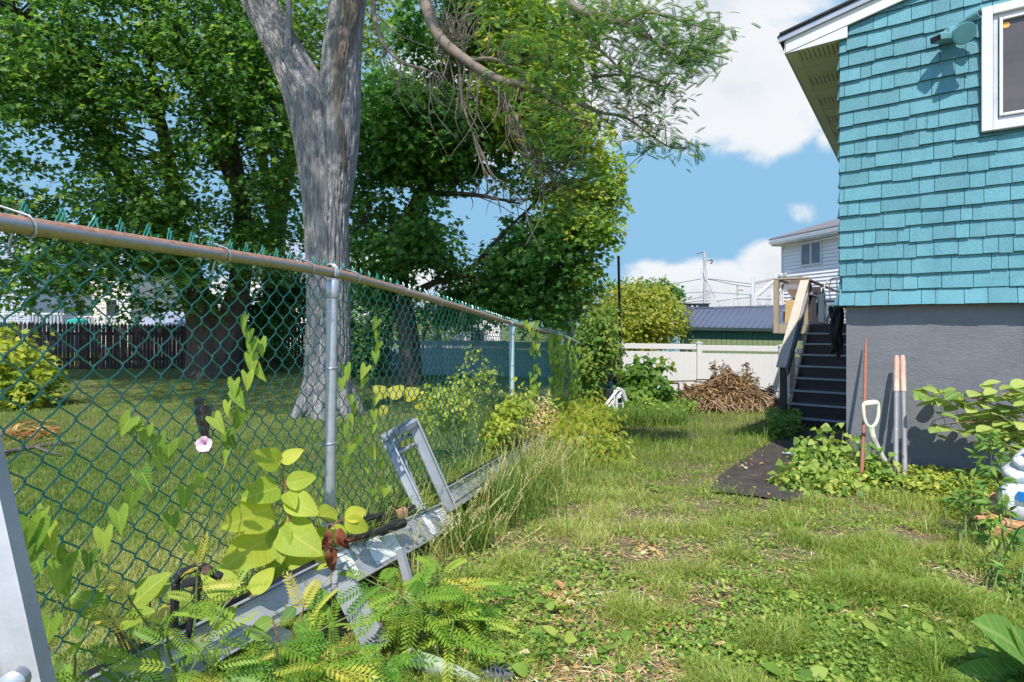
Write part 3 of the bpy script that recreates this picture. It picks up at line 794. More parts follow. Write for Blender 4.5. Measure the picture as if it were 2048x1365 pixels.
mb = MB(); mb.tube([P(1771, 922, 3.98), P(1781, 955, 3.97), P(1788, 985, 3.96)], [0.021, 0.016, 0.012], 10); mb.build('socket', M_IRON, sp, True)
mb = MB(); e = [P(1778, 985, 3.95), P(1802, 978, 3.95), P(1812, 1030, 3.93), P(1800, 1052, 3.92), P(1784, 1030, 3.93)]; mb.prism(e, NV * 0.006); mb.build('blade', surf('dull_blade', (0.35, 0.34, 0.32), 0.5, 0.3, 15, 0.6), sp)
# post hole digger: two grey handles with pale grips, two scoops
dg = thing('post_hole_digger', 'post hole digger with two grey handles and pale pink grips', 'post hole digger', P(1806, 1010, 3.90))
M_TUBE = surf('grey_fibreglass', (0.20, 0.20, 0.21), 0.5, 0.2, 10, stain=(40, 0.66, 0.72, (0.6, 0.58, 0.52)), stretch=(1, 1, 0.5))
M_PINK = surf('faded_pink_grip', (0.44, 0.27, 0.21), 0.6, 0.15, 8, stain=(5, 0.50, 0.62, (0.50, 0.42, 0.31)))
for (x0, x1, xb) in ((1793.5, 1791, 1790), (1805, 1810, 1812)):
    top = P(x0, 712, 4.34); mid = P((x0 + x1) / 2 + (0 if x0 < 1800 else 1), 860, 4.13); bot = P(x1, 985, 3.92)
    pts = curve([top, mid, bot], 30); k = 6
    h = MB(); h.tube(pts[k:], 0.0165, 12); ho = h.build('handle', M_TUBE, dg, True)
    g_ = MB(); rr = np.full(k + 2, 0.0195); rr[0] = 0.014; g_.tube(pts[:k + 2], rr, 14); g_.build('grip', M_PINK, ho, True)
    mb = MB(); mb.beam(P(x1, 962, 3.925), P(xb + (6 if xb > 1800 else -2), 1004, 3.90), 0.040, 0.014, NV, 0, 0.004); mb.tube([P(x1 + 9, 978, 3.90), P(x1 + 14, 978, 3.90)], 0.006, 6); mb.build('bracket', surf('grey_bracket', (0.17, 0.17, 0.18), 0.5, 0.2, 20, 0.4), dg, True)
for (x, s) in ((1797, -1), (1822, 1)):
    mb = MB(); V_ = []; Fq = []
    nu, nv = 9, 9
    for i in range(nu):
        for j in range(nv):
            a_ = (i / (nu - 1) - 0.5); b_ = j / (nv - 1)
            wv = 0.075 * math.sin(math.pi * min(1, 0.18 + 0.72 * b_)) ** 0.7
            c = P(x, 985, 3.90) + (P(x + (8 if s < 0 else 20), 1042, 3.86) - P(x, 985, 3.90)) * b_
            V_.append(c + TV * a_ * 2 * wv * 0.8 + NV * (0.03 * s * 0 + 0.035 * (1 - 4 * a_ * a_)))
    for i in range(nu - 1):
        for j in range(nv - 1):
            q_ = i * nv + j; Fq.append((q_, q_ + nv, q_ + nv + 1, q_ + 1))
    mb.add(V_, Fq); o = mb.build('scoop', surf('worn_steel_scoop', (0.46, 0.44, 0.40), 0.45, 0.25, 16, 0.5, stain=(12, 0.55, 0.7, (0.62, 0.58, 0.5))), dg, True)
    md = o.modifiers.new('t', 'SOLIDIFY'); md.thickness = 0.004
# ---------------------------------------------------------------- white vinyl fence
def panel_fence(name, label, pts, ztops, H_, matp, postmat, cap=True, nposts_extra=0):
    f = thing(name, label, 'fence', gz(pts[0]))
    for i in range(len(pts) - 1):
        a, b = np.array(pts[i], float), np.array(pts[i + 1], float)
        d = b - a; d[2] = 0; L = np.linalg.norm(d); d = d / L; nrm = np.array([d[1], -d[0], 0])
        if nrm[1] > 0: nrm = -nrm
        za = (ztops[i] + ztops[i + 1]) / 2
        c = (a + b) / 2
        mb = MB(); A_ = np.array([d, -nrm, ZV])
        k = int((L - 0.12) / 0.15); wv = (L - 0.12) / k
        for j in range(k):
            o_ = a + d * (0.06 + wv * (j + 0.5)); mb.box((o_[0], o_[1], za - H_ / 2 - 0.04), (wv - 0.006, 0.022, H_ - 0.30), A_, 0, 0.004)
        mb.box((c[0], c[1], za - H_ / 2 - 0.04), (L - 0.12, 0.012, H_ - 0.32), A_)
        mb.build('panel', matp, f)
        for (zz, hh) in ((za - 0.055, 0.14), (za - H_ + 0.10, 0.16)):
            mb = MB(); mb.box((c[0] + nrm[0] * 0.004, c[1] + nrm[1] * .004, zz), (L - 0.122, 0.052, hh), A_, 0, 0.006); mb.build('rail', postmat, f)
    for i, p in enumerate(pts):
        mb = MB(); zt = ztops[i] + 0.03; zb = float(ground_h(p[0], p[1])) - 0.15
        mb.box((p[0], p[1], (zt + zb) / 2), (0.125, 0.125, zt - zb), None, 0, 0.006); po = mb.build('post', postmat, f)
        if cap:
            mb = MB(); mb.box((p[0], p[1], zt + 0.012), (0.155, 0.155, 0.024), None, 0, 0.006); mb.box((p[0], p[1], zt + 0.035), (0.10, 0.10, 0.022), None, 0, 0.009); mb.build('cap', postmat, po)
    return f
pp = [P(950, 690, 16.6), P(1100, 689, 16.1), P(1240, 688, 15.6), P(1398, 690, 14.9), P(1562, 696, 14.2), P(1740, 703, 13.5)]
panel_fence('vinyl_fence', 'cream white vinyl privacy fence closing the yard behind the brush pile', pp, [p[2] for p in pp], 1.62, M_WHITEV, M_WHITEV)

# ---------------------------------------------------------------- green shed with metal roof
sh = thing('garden_shed', 'dark green shed with slate blue standing seam metal roof behind the white fence', 'shed', (7.5, 20.5, -1.2))
e0, e1 = P(1358, 656, 19.0), P(1640, 660, 18.2); r0, r1 = P(1389, 619, 20.4), P(1665, 612, 19.6)
M_SEAM = surf('slate_metal_roof', (0.105, 0.125, 0.165), 0.45, 0.06, 3, 0.25, 0.05, 30)
mb = MB(); ex = unit(e1 - e0); up = unit(np.cross(ex, r0 - e0))
if up[2] < 0: up = -up
mb.prism([e0, e1, r1, r0], up * 0.03)
for k in range(24):
    t_ = k / 23.0
    mb.beam(e0 + (e1 - e0) * t_ + up * 0.045, r0 + (r1 - r0) * t_ + up * 0.045, 0.022, 0.035, up)
mb.beam(r0 + up * 0.06, r1 + up * 0.06, 0.12, 0.03, ZV)
b0, b1 = 2 * r0 - e0, 2 * r1 - e1; b0[2] = e0[2]; b1[2] = e1[2]
mb.prism([r0, r1, b1, b0], ZV * 0.03)
mb.build('roof', M_SEAM, sh)
mb = MB(); mb.beam(e0 - ZV * 0.03 - ex * 0.04, e1 - ZV * 0.03, 0.02, 0.09, ZV); mb.build('fascia', surf('dark_fascia', (0.02, 0.04, 0.035), 0.6), sh)
w0 = e0 + ex * 0.12 + np.array([0, 0.22, -0.02]); w1 = e1 + np.array([0, 0.22, -0.02])
M_SHEDG = surf('dark_green_boards', (0.022, 0.095, 0.065), 0.7, 0.15, 5, 0, 0.2, 40)
M_SHEDL = surf('light_green_boards', (0.16, 0.20, 0.095), 0.8, 0.12, 6, 0, 0.2, 40)
mb = MB(); L = np.linalg.norm(w1 - w0); k = 26
for j in range(k):
    a = w0 + (w1 - w0) * ((j + 0.5) / k)
    mb.box(a - ZV * 0.17, (L / k - 0.008, 0.03, 0.34), np.array([ex, np.cross(ZV, ex), ZV]), 0, 0.004)
    mb.box(a - ZV * 0.95, (L / k - 0.008, 0.03, 1.22), np.array([ex, np.cross(ZV, ex), ZV]), 1, 0.004)
mb.prism([w0 + np.array([0, .02, 0]), w1 + np.array([0, .02, 0]), w1 + np.array([0, .02, -1.6]), w0 + np.array([0, .02, -1.6])], np.array([0, 0.05, 0]))
mb.prism([w0 + np.array([0.0, .08, 0]), w0 + np.array([0.0, .08, -1.6]), np.array([b0[0] + .1, b0[1] - .2, w0[2] - 1.6]), np.array([b0[0] + .1, b0[1] - .2, w0[2]]), r0 + np.array([0.1, 0, -0.03])], np.array([0.05, 0, 0]))
mb.build('wall', [M_SHEDG, M_SHEDL], sh)

# ---------------------------------------------------------------- white sided house behind
HW = unit(np.array([0.30, -1.0, 0])); HN = np.array([-HW[1] * -1, 0, 0]); 
c0 = np.array([(1567 - CX) / F * 22, 22.0, 0])
def W(u, z, o=0.0):
    nn = np.array([-1.0, -0.30, 0]) / math.hypot(1, .3)
    return c0 + HW * u + nn * o + ZV * (z + EYE)
M_SIDING = surf('white_vinyl_siding', (0.70, 0.69, 0.68), 0.55, 0.03, 3)
h2 = thing('sided_house', 'white vinyl sided house with a grey window, partly behind the turquoise house', 'house', (c0[0], c0[1], -1.2))
NW = np.array([-1.0, -0.30, 0]) / math.hypot(1, .3)
mb = MB()
LW, BK = 7.0, 8.0
z = -2.2
while z < 2.95:
    zt = z + 0.128
    mb.prism([W(0, z) + NW * 0.034, W(0, zt) + NW * 0.002, W(0, zt) - NW * 0.02, W(0, z) - NW * 0.02], HW * LW)
    z += 0.130
bk = np.array([0.957, 0.287, 0])
mb.prism([W(0.03, -2.2), W(0.03, 3.0), W(0.03, 3.0) + bk * BK, W(0.03, -2.2) + bk * BK], HW * 0.1)
mb.build('wall', M_SIDING, h2)
mb = MB(); mb.beam(W(-0.02, -2.2, 0.02), W(-0.02, 3.0, 0.02), 0.10, 0.05, NW); mb.build('corner_trim', M_WHITEP, h2)
mb = MB(); mb.prism([W(-0.25, 3.02, 0.35), W(LW, 3.05, 0.35), W(LW, 3.05, -0.1), W(-0.25, 3.02, -0.1)], ZV * 0.06); mb.build('soffit', surf('tan_soffit', (0.50, 0.44, 0.34), 0.7), h2)
mb = MB(); mb.beam(W(-0.3, 3.16, 0.38), W(LW, 3.2, 0.38), 0.10, 0.14, ZV, 0, 0.02); mb.build('gutter', surf('grey_gutter', (0.45, 0.46, 0.48), 0.4, 0.1, 4, 0.3), h2)
mb = MB(); mb.prism([W(-0.3, 3.24, 0.42), W(LW, 3.27, 0.42), W(LW, 4.3, -3.2), W(-0.3, 4.3, -3.2)], ZV * 0.06); mb.build('roof', surf('grey_shingle_roof', (0.16, 0.15, 0.15), 0.9, 0.3, 30), h2)
wn = MB()
wu0, wu1, wz0, wz1 = 0.88, 1.87, 2.16, 3.02 - 0.0
wz0, wz1 = (CY - 533) / F * 20.9, (CY - 484) / F * 20.7
for (a, b, c_, d_) in ((wu0, wu0 + .07, wz0, wz1), (wu1 - .07, wu1, wz0, wz1), (wu0 + .07, wu1 - .07, wz0, wz0 + .07), (wu0 + .07, wu1 - .07, wz1 - .07, wz1), ((wu0 + wu1) / 2 - .03, (wu0 + wu1) / 2 + .03, wz0 + .07, wz1 - .07)):
    wn.prism([W(a, c_, .03), W(b, c_, .03), W(b, d_, .03), W(a, d_, .03)], NW * 0.03)
wo2 = wn.build('window', M_WHITEP, h2)
mb = MB(); mb.prism([W(wu0 + .03, wz0 + .03, .026), W(wu1 - .03, wz0 + .03, .026), W(wu1 - .03, wz1 - .03, .026), W(wu0 + .03, wz1 - .03, .026)], NW * 0.008)
mb.build('pane', surf('grey_curtained_glass', (0.13, 0.15, 0.18), 0.12, 0.3, 3, spec=0.6), wo2)
t = thing('wall_light', 'small white double lamp on the corner of the white sided house', 'lamp', W(0.12, 1.9, 0.05))
mb = MB(); mb.disc(W(0.16, 1.92, 0.04), NW, 0.06, 0.03, 12); mb.build('mount', M_WHITEP, t)
for k in (-0.09, 0.10): mb = MB(); mb.tube([W(0.16 + k * .4, 1.92, 0.07), W(0.16 + k, 1.90, 0.15), W(0.16 + k * 1.3, 1.87, 0.22)], [0.03, 0.05, 0.07], 12); mb.build('lamp_head', M_WHITEP, t, True)

# ---------------------------------------------------------------- white railed deck and stair behind the shed
rd = thing('white_deck', 'white deck and stair with slatted railings rising behind the shed', 'deck', (9, 23, -1.5))
def railing(a0, a1, h0, n_, mat=M_WHITEP, parent=rd, bw=0.035):
    a0 = np.array(a0); a1 = np.array(a1)
    mb = MB(); mb.beam(a0, a1, 0.09, 0.06, ZV); mb.beam(a0 - ZV * (h0 - 0.05), a1 - ZV * (h0 - 0.05), 0.05, 0.06, ZV)
    for k in range(n_):
        q_ = a0 + (a1 - a0) * ((k + 0.5) / n_); mb.beam(q_ - ZV * (h0 - 0.06), q_ - ZV * 0.03, bw, bw, HV)
    mb.build('railing', mat, parent)
railing(P(1431, 600, 22), P(1462, 596, 22), 0.85, 7)
railing(P(1464, 596, 22), P(1504, 592, 22), 0.9, 10)
railing(P(1507, 564, 21.8), P(1548, 556, 22.5), 0.95, 11)
railing(P(1548, 556, 22.5), P(1575, 553, 23.0), 0.95, 8)
railing(P(1510, 594, 21.0), P(1553, 557, 21.6), 0.8, 10)
railing(P(1510, 596, 20.9), P(1544, 596, 20.9), 0.9, 9)
railing(P(1544, 596, 20.9), P(1568, 574, 21.2), 0.9, 7)
for (x, y, Y) in ((1431, 600, 22), (1463, 594, 22), (1506, 556, 21.7), (1545, 590, 20.9), (1552, 551, 21.6), (1510, 592, 20.9)):
    t0_ = P(x, y, Y); mb = MB(); mb.beam(np.array([t0_[0], t0_[1], -1.4]), t0_ + ZV * 0.06, 0.11, 0.11, HV, 0, 0.01); mb.build('post', M_WHITEP, rd)
a = P(1431, 614, 22); b = P(1580, 612, 23); mb = MB(); mb.prism([a, b, b + np.array([0.4, 3, 0]), a + np.array([0.4, 3, 0])], ZV * -0.15); mb.build('floor', M_WHITEP, rd)
for k in range(6):
    s0 = P(1512 + k * 7, 622 - k * 6, 20.95 + k * 0.1); mb = MB(); mb.beam(s0, s0 + np.array([0.2, 0.9, 0]), 0.28, 0.04, ZV); mb.build('step', M_WHITEP, rd)

# ---------------------------------------------------------------- dark commercial building with white figures
cb = thing('store_building', 'dark slate building with white figures on its parapet beyond the shed', 'building', (14, 50, -1.3))
M_SLATE = surf('slate_cladding', (0.075, 0.095, 0.11), 0.8, 0.15, 0.8)
a = P(1335, 609, 50); b = P(1418, 610, 50)
mb = MB(); mb.box(((a[0] + b[0]) / 2 - 3, 53, (a[2] - 1.4) / 2), (b[0] - a[0] + 6, 6, a[2] + 1.4)); mb.build('wall', M_SLATE, cb)
mb = MB(); mb.box(((a[0] + b[0]) / 2 - 3, 52.95, a[2] + 0.04), (b[0] - a[0] + 6.2, 6.3, 0.08)); mb.build('parapet_cap', surf('dark_cap', (0.03, 0.035, 0.04), 0.6), cb)
def text(s, size, loc, rot, mat, parent, name, ext=0.02, align='CENTER'):
    cu = bpy.data.curves.new(name, 'FONT'); cu.body = s; cu.size = size; cu.extrude = ext; cu.align_x = align
    to = bpy.data.objects.new('tmp', cu); COL.objects.link(to)
    dg_ = bpy.context.evaluated_depsgraph_get()
    me = bpy.data.meshes.new_from_object(to.evaluated_get(dg_))
    bpy.data.objects.remove(to)
    n_ = len(me.vertices); co = np.empty(n_ * 3, np.float32); me.vertices.foreach_get('co', co); co = co.reshape(-1, 3)
    co = co @ np.asarray(rot, np.float32) + np.asarray(loc, np.float32)
    me.vertices.foreach_set('co', co.astype(np.float32).ravel()); me.name = name
    return link(name, me, mat, parent)
XZ = np.array([[1, 0, 0], [0, 0, 1], [0, -1, 0]], float)
p = P(1363.5, 625, 49.9); text('36', 0.75, p, XZ, M_WHITEP, cb, 'sign_figures')
p = P(1389, 624, 49.9); text('N', 0.85, p, XZ, M_WHITEP, cb, 'sign_letter')
lh = thing('low_house', 'low house with dark shingle roof between the leafy tree and the shed', 'house', (10.2, 34, -1.3))
a = P(1300, 636, 34); b = P(1400, 621, 36)
mb = MB(); mb.prism([P(1280, 639, 34), P(1420, 639, 34), P(1420, 617, 38), P(1280, 617, 38)], ZV * 0.1); mb.build('roof', surf('charcoal_roof', (0.06, 0.058, 0.065), 0.95, 0.2, 8), lh)
mb = MB(); mb.beam(P(1280, 642, 33.9), P(1420, 642, 33.9), 0.12, 0.22, ZV); mb.build('gutter', M_WHITEP, lh)
mb = MB(); mb.box(((a[0] + b[0]) / 2, 36, -0.3), (4.5, 3.4, 3.0)); mb.build('wall', surf('teal_siding', (0.16, 0.28, 0.30), 0.7), lh)

# ---------------------------------------------------------------- utility poles and lines
def pole(label, px, pyt, Y, r0, g_=None):
    top = P(px, pyt, Y); base = np.array([top[0], top[1], -1.4])
    t = thing('utility_pole', label, 'utility pole', base, 'utility poles')
    mb = MB(); mb.tube(curve([base, (base + top) / 2 + np.array([0.04, 0, 0]), top], 10), np.linspace(r0, r0 * 0.62, 10), 12); mb.build('pole', surf('pale_pole_wood', (0.36, 0.34, 0.32), 0.9, 0.3, 3, stretch=(4, 4, .5)), t, True)
    return t
Yp = 52.0
up1 = pole('pale utility pole with tapered bracket and small arms above the shed roof', 1409, 503, Yp, 0.19)
s_ = Yp / F
mb = MB()
q = P(1409, 535, Yp)
for dx in (-7, 7): mb.beam(P(1409 + dx * .9, 538, Yp), P(1409 + dx * .55, 562, Yp), 0.05, 0.05, HV)
mb.beam(P(1401, 537, Yp), P(1417, 537, Yp), 0.08, 0.10, ZV); mb.beam(P(1402, 563, Yp), P(1416, 563, Yp), 0.08, 0.10, ZV); mb.beam(P(1408, 540, Yp - .2), P(1411, 560, Yp - .2), 0.10, 0.10, HV)
mb.build('bracket', surf('pale_bracket', (0.50, 0.51, 0.53), 0.6), up1)
mb = MB(); mb.tube([P(1393, 508, Yp), P(1408, 505, Yp)], 0.035, 6); mb.build('antenna_arm', M_IRON, up1)
mb = MB(); mb.tube([P(1411, 522, Yp), P(1421, 522, Yp)], 0.035, 6); mb.tube(curve([P(1420, 521, Yp), P(1424, 520, Yp), P(1424, 525, Yp), P(1421, 528, Yp)], 8), 0.06, 6); mb.build('lamp_arm', M_IRON, up1)
mb = MB()
for k in range(4): mb.beam(P(1404, 604 - 0, Yp) + ZV * .3 * k, P(1421, 602, Yp) + ZV * .3 * k, 0.06, 0.05, ZV)
mb.build('cross_arm', M_TWIG, up1)
up2 = pole('short dark utility pole far off beyond the white deck', 1475, 570, 66, 0.16)
mb = MB(); mb.tube(curve([P(1476, 582, 66), P(1483, 580, 66), P(1486, 583, 66)], 6), 0.05, 6); mb.build('lamp_arm', M_IRON, up2)
def line(label, pts, Y0, Y1, r=0.028):
    k = len(pts); q = [P(x, y, Y0 + (Y1 - Y0) * i / (k - 1)) for i, (x, y) in enumerate(pts)]
    mb = MB(); mb.tube(curve(q, 24), r, 5); o = mb.build('power_line', M_LINE, None, True, q[0]); tag(o, label, 'cable', 'overhead lines')
M_LINE = surf('grey_cable', (0.10, 0.11, 0.13), 0.6)
line('overhead line from the pale pole left toward the leafy tree, topmost', [(1402, 558), (1370, 564), (1330, 569), (1240, 572)], 52, 60)
line('overhead line from the pale pole to the white deck, upper', [(1416, 558), (1445, 561), (1475, 565), (1520, 569), (1700, 572)], 52, 44)
line('overhead line from the pale pole to the white deck, sagging lower', [(1416, 559), (1438, 563), (1465, 569), (1520, 575), (1700, 580)], 52, 42)
line('long sagging line crossing behind the pale pole at mid height', [(1240, 584), (1340, 588), (1380, 586), (1410, 585), (1470, 588), (1530, 591), (1700, 590)], 58, 54)
line('low line left of the pale pole above the dark building', [(1405, 594), (1375, 600), (1345, 600), (1240, 603)], 52, 60)
line('lowest line sloping from pole toward the dark building', [(1405, 602), (1385, 604), (1350, 608), (1240, 616)], 52, 60)
line('guy wire slanting from the pole down to the white deck', [(1413, 563), (1422, 580), (1433, 600), (1441, 614)], 52, 50, 0.02)

# ---------------------------------------------------------------- tall thin pipe post, brush pile, clutter at the far end
base = gz(P(1243, 800, 13.0)); mb = MB(); top = P(1237, 515, 13.0)
mb.tube([base - ZV * .2, base + (top - base) * .5, top], [0.031, 0.030, 0.029], 10); o = mb.build('pipe_post', surf('dark_brown_pipe', (0.055, 0.038, 0.028), 0.6, 0.4, 5, 0.2), None, True, base); tag(o, 'tall thin dark brown pipe post standing before the white fence', 'post')
mb = MB(); mb.tube([top - ZV * .01, top + ZV * .03], [0.036, 0.034], 10); mb.build('cap', M_IRON, o)

def brush_pile():
    g = np.random.default_rng(21)
    c = gz(P(1452, 815, 11.9)); t = thing('brush_pile', 'heap of dead brown branches and dry leaves in front of the white fence', 'brush pile', c)
    mb = MB(); tips = []
    def env(x):  # heap height along x
        return 0.22 + 0.50 * max(0, 1 - (x / 1.0) ** 2) ** 0.7 + 0.08 * math.sin(5 * x + 1)
    for k in range(330):
        x = g.uniform(-1.05, 0.95); y = g.uniform(-0.5, 0.6); h = env(x) * max(0.15, 1 - (y / 0.75) ** 2)
        z = h * g.random() ** 0.7; a = g.normal(0, 0.55) + (0 if g.random() < .6 else 1.5); L = g.uniform(0.35, 1.0)
        d = unit(np.array([math.cos(a), math.sin(a) * 0.6, g.normal(0.0, 0.28)]))
        p0 = c + np.array([x, y, z]) - d * L / 2; p2 = p0 + d * L; pm = (p0 + p2) / 2 + g.normal(size=3) * 0.07
        for p_ in (p0, pm, p2): p_[2] = max(p_[2], float(ground_h(p_[0], p_[1])) + 0.01); p_[2] = min(p_[2], c[2] + env(p_[0] - c[0]) + 0.06)
        mb.tube(curve([p0, pm, p2], 6), np.linspace(g.uniform(0.006, 0.016), 0.004, 6), 5, r=g.random())
    for k in range(60):   # pale stems fanning out at the front foot
        x = g.uniform(-0.65, 0.85); p0 = c + np.array([x + g.normal(0, .15), -0.2, env(x) * 0.55 * g.random() + .1]); p2 = gz(c + np.array([x * 1.1 + g.normal(0.1, 0.3), -0.62 - 0.2 * g.random(), 0])) + ZV * 0.015
        pm = (p0 + p2) / 2 + np.array([g.normal(0, .06), -0.08, 0.10])
        mb.tube(curve([p0, pm, p2], 8), np.linspace(0.012, 0.006, 8), 5, r=0.75 + 0.25 * g.random())
    for k in range(16):   # upright sprays
        x = [-0.25, -0.18, -0.12, 0.1, 0.16, 0.35, 0.42, 0.46, 0.62, 0.9, -0.6, 0.02, 0.95, -0.75, 0.5, -0.2][k]
        hh = [0.62, 0.55, 0.45, 0.42, 0.5, 0.55, 0.62, 0.48, 0.4, 0.35, 0.25, 0.3, 0.3, 0.25, 0.3, 0.3][k] * 0.8
        p0 = c + np.array([x, 0.05, env(x) * 0.7]); p2 = p0 + np.array([g.normal(0, .07), 0, hh * 1.15])
        mb.tube(curve([p0, (p0 + p2) / 2 + g.normal(size=3) * .02, p2], 6), np.linspace(0.007, 0.003, 6), 5, r=g.random())
        for s in np.linspace(0.25, 1, 26): tips.append(p0 + (p2 - p0) * s + g.normal(size=3) * 0.035)
    M_BR = leafmat('dead_branches', [(0.0, (0.055, 0.035, 0.022)), (0.6, (0.16, 0.10, 0.06)), (1.0, (0.38, 0.27, 0.17))], 0.0, 0.9)
    mb.build('branches', M_BR, t, True, rnd=True)
    pos = []
    while len(pos) < 6500:
        x = g.uniform(-1.1, 1.0); y = g.uniform(-0.6, 0.55); h = env(x) * max(0.1, 1 - (y / 0.75) ** 2)
        z = h * (0.30 + 0.75 * g.random() ** 0.6)
        if z < 0.16 and g.random() < 0.75: continue
        pos.append(c + np.array([x, y, z]))
    pos = np.array(pos + tips * 2); K = len(pos)
    d = unit(np.stack([g.normal(0, .55, K), g.normal(0, .55, K), -np.abs(g.normal(1.0, 0.5, K))], 1))
    leaves('dry_leaves', T_ovate(3, 0.20, 0.5, 0.5), pos, d, randdir(K, g), g.uniform(0.05, 0.105, K), leafmat('dry_leaf', [(0.0, (0.10, 0.06, 0.03)), (0.5, (0.30, 0.19, 0.085)), (1.0, (0.48, 0.34, 0.17))], 0.25, 0.8), t, g.random(K), g=g)
brush_pile()

# rusty frame bench beside the brush
bt = thing('metal_bench_frame', 'rusty metal bench frame between the knotweed and the brush pile', 'bench', gz(P(1345, 800, 12.6)))
def bar(name, a, b, r=0.016, mat=M_IRON, parent=bt): m_ = MB(); m_.tube([a, b], r, 8); return m_.build(name, mat, parent, True)
Yb = 12.2
g0 = gz(P(1359, 815, Yb))[2]
for (x, Y) in ((1357, Yb), (1300, Yb + .2), (1357, Yb + .5), (1300, Yb + .7)):
    p1 = P(x, 768, Y); bar('leg', np.array([p1[0] + .02, p1[1], float(ground_h(p1[0], p1[1]))]), p1, 0.02)
bar('top_rail', P(1296, 767, Yb + .2), P(1358, 767, Yb), 0.02); bar('top_rail', P(1296, 764, Yb + .7), P(1392, 762, Yb + .5), 0.014)
mb = MB(); mb.prism([P(1296, 782, Yb + .1), P(1366, 782, Yb), P(1366, 782, Yb + .5), P(1296, 782, Yb + .6)], ZV * -0.03); mb.build('seat', M_DECKGREY, bt)

# white plastic chair lying folded
wc = thing('folding_chair', 'white metal folding chair lying askew in the weeds near the fence end', 'chair', gz(P(1235, 830, 9.6)))
Yc = 9.5
def bar2(name, pts, w=0.035, mat=M_WHITEP):
    m_ = MB()
    q = [P(x, y, Y) for x, y, Y in pts]
    for a, b in zip(q[:-1], q[1:]): m_.beam(a, b, w, w * 0.7, NV, 0, 0.006)
    return m_.build(name, mat, wc)
bar2('frame', [(1211, 811, Yc), (1239, 776, Yc + .1)], 0.045); bar2('frame', [(1217, 814, Yc + .25), (1246, 782, Yc + .3)], 0.04)
bar2('leg', [(1223, 808, Yc + .05), (1243, 833, Yc)], 0.035); bar2('leg', [(1233, 783, Yc + .1), (1234, 835, Yc + .1)], 0.04); bar2('leg', [(1246, 790, Yc + .2), (1246, 818, Yc + .2)], 0.03); bar2('leg', [(1229, 780, Yc + .25), (1228, 830, Yc + .25)], 0.03)
bar2('seat', [(1233, 778, Yc + .08), (1246, 782, Yc + .1), (1253, 803, Yc + .12)], 0.05)
bar2('brace', [(1237, 797, Yc + .1), (1246, 789, Yc + .2)], 0.03); bar2('brace', [(1234, 808, Yc + .1), (1246, 808, Yc + .2)], 0.02)
# stacked timber and boxes behind it
st = thing('timber_stack', 'stack of old boards with a blue one at the end of the chain-link fence', 'timber stack', gz(P(1215, 815, 11)))
Ys = 10.9
for k, (x0, x1, y, hgt, mt) in enumerate([(1202, 1236, 790, 0.10, M_PALEWOOD), (1207, 1232, 781, 0.07, M_PALEWOOD), (1205, 1226, 769, 0.08, surf('blue_board', (0.10, 0.25, 0.33), 0.6)), (1203, 1222, 760, 0.06, M_DECKDARK), (1203, 1222, 753, 0.05, surf('reddish_board', (0.22, 0.12, 0.08), 0.8)), (1200, 1230, 804, 0.16, M_DECKGREY)]):
    a = P(x0, y, Ys + 0.05 * (k % 3)); b = P(x1, y, Ys + 0.05 * (k % 3))
    mb = MB(); mb.box((a + b) / 2 + np.array([0, .3, 0]), (np.linalg.norm(b - a), 0.7, hgt), None, 0, 0.006); mb.build('board', mt, st)
for x in (1203, 1229):
    p1 = P(x, 753, Ys + .6); mb = MB(); mb.beam(np.array([p1[0], p1[1], float(ground_h(p1[0], p1[1])) - .05]), p1, 0.08, 0.08, HV); mb.build('bearer', M_DECKDARK, st)
# grey pieces of rubble below the stack
for k, (x, y, s_) in enumerate([(1197, 800, 0.13), (1216, 797, 0.11), (1205, 812, 0.16)]):
    g = np.random.default_rng(50 + k); c = gz(P(x, y, 10.0)); V_ = randdir(60, g) * s_ * np.array([1.2, 0.8, 0.7]) * (0.85 + 0.25 * g.random((60, 1)))
    import bmesh
    bm = bmesh.new(); [bm.verts.new((c + v + ZV * s_ * 0.4).tolist()) for v in V_]; bmesh.ops.convex_hull(bm, input=bm.verts)
    me = bpy.data.meshes.new('rubble_stone'); bm.to_mesh(me); bm.free()
    o = link('rubble_stone', me, surf('grey_rubble', (0.33, 0.34, 0.36), 0.9, 0.25, 12), None, False, c); tag(o, ['grey stone left of the timber stack foot', 'smallest pale stone right at the timber stack foot', 'largest stone in the weeds before the timber stack'][k], 'stone', 'stones by the timber stack')
# ---------------------------------------------------------------- tree helpers
def sample_crown(ells, K, g, shell=2.4, nfreq=0.9, nthr=0.42):
    """cluster centres in a union of ellipsoids, thinned by clumpy noise so that gaps stay open"""
    vol = np.array([e[1][0] * e[1][1] * e[1][2] * (e[2] if len(e) > 2 else 1) for e in ells]); vol = vol / vol.sum()
    out = []
    while len(out) < K:
        e = ells[g.choice(len(ells), p=vol)]
        p = np.array(e[0]) + randdir(1, g)[0] * g.random() ** (1 / shell) * np.array(e[1])
        nn = vnoise(np.array([p[0] * nfreq + p[1] * .7]), np.array([p[2] * nfreq * 1.3 - p[1] * .6]))[0]
        if nn < nthr and g.random() < 0.85: continue
        out.append(p)
    return np.array(out)

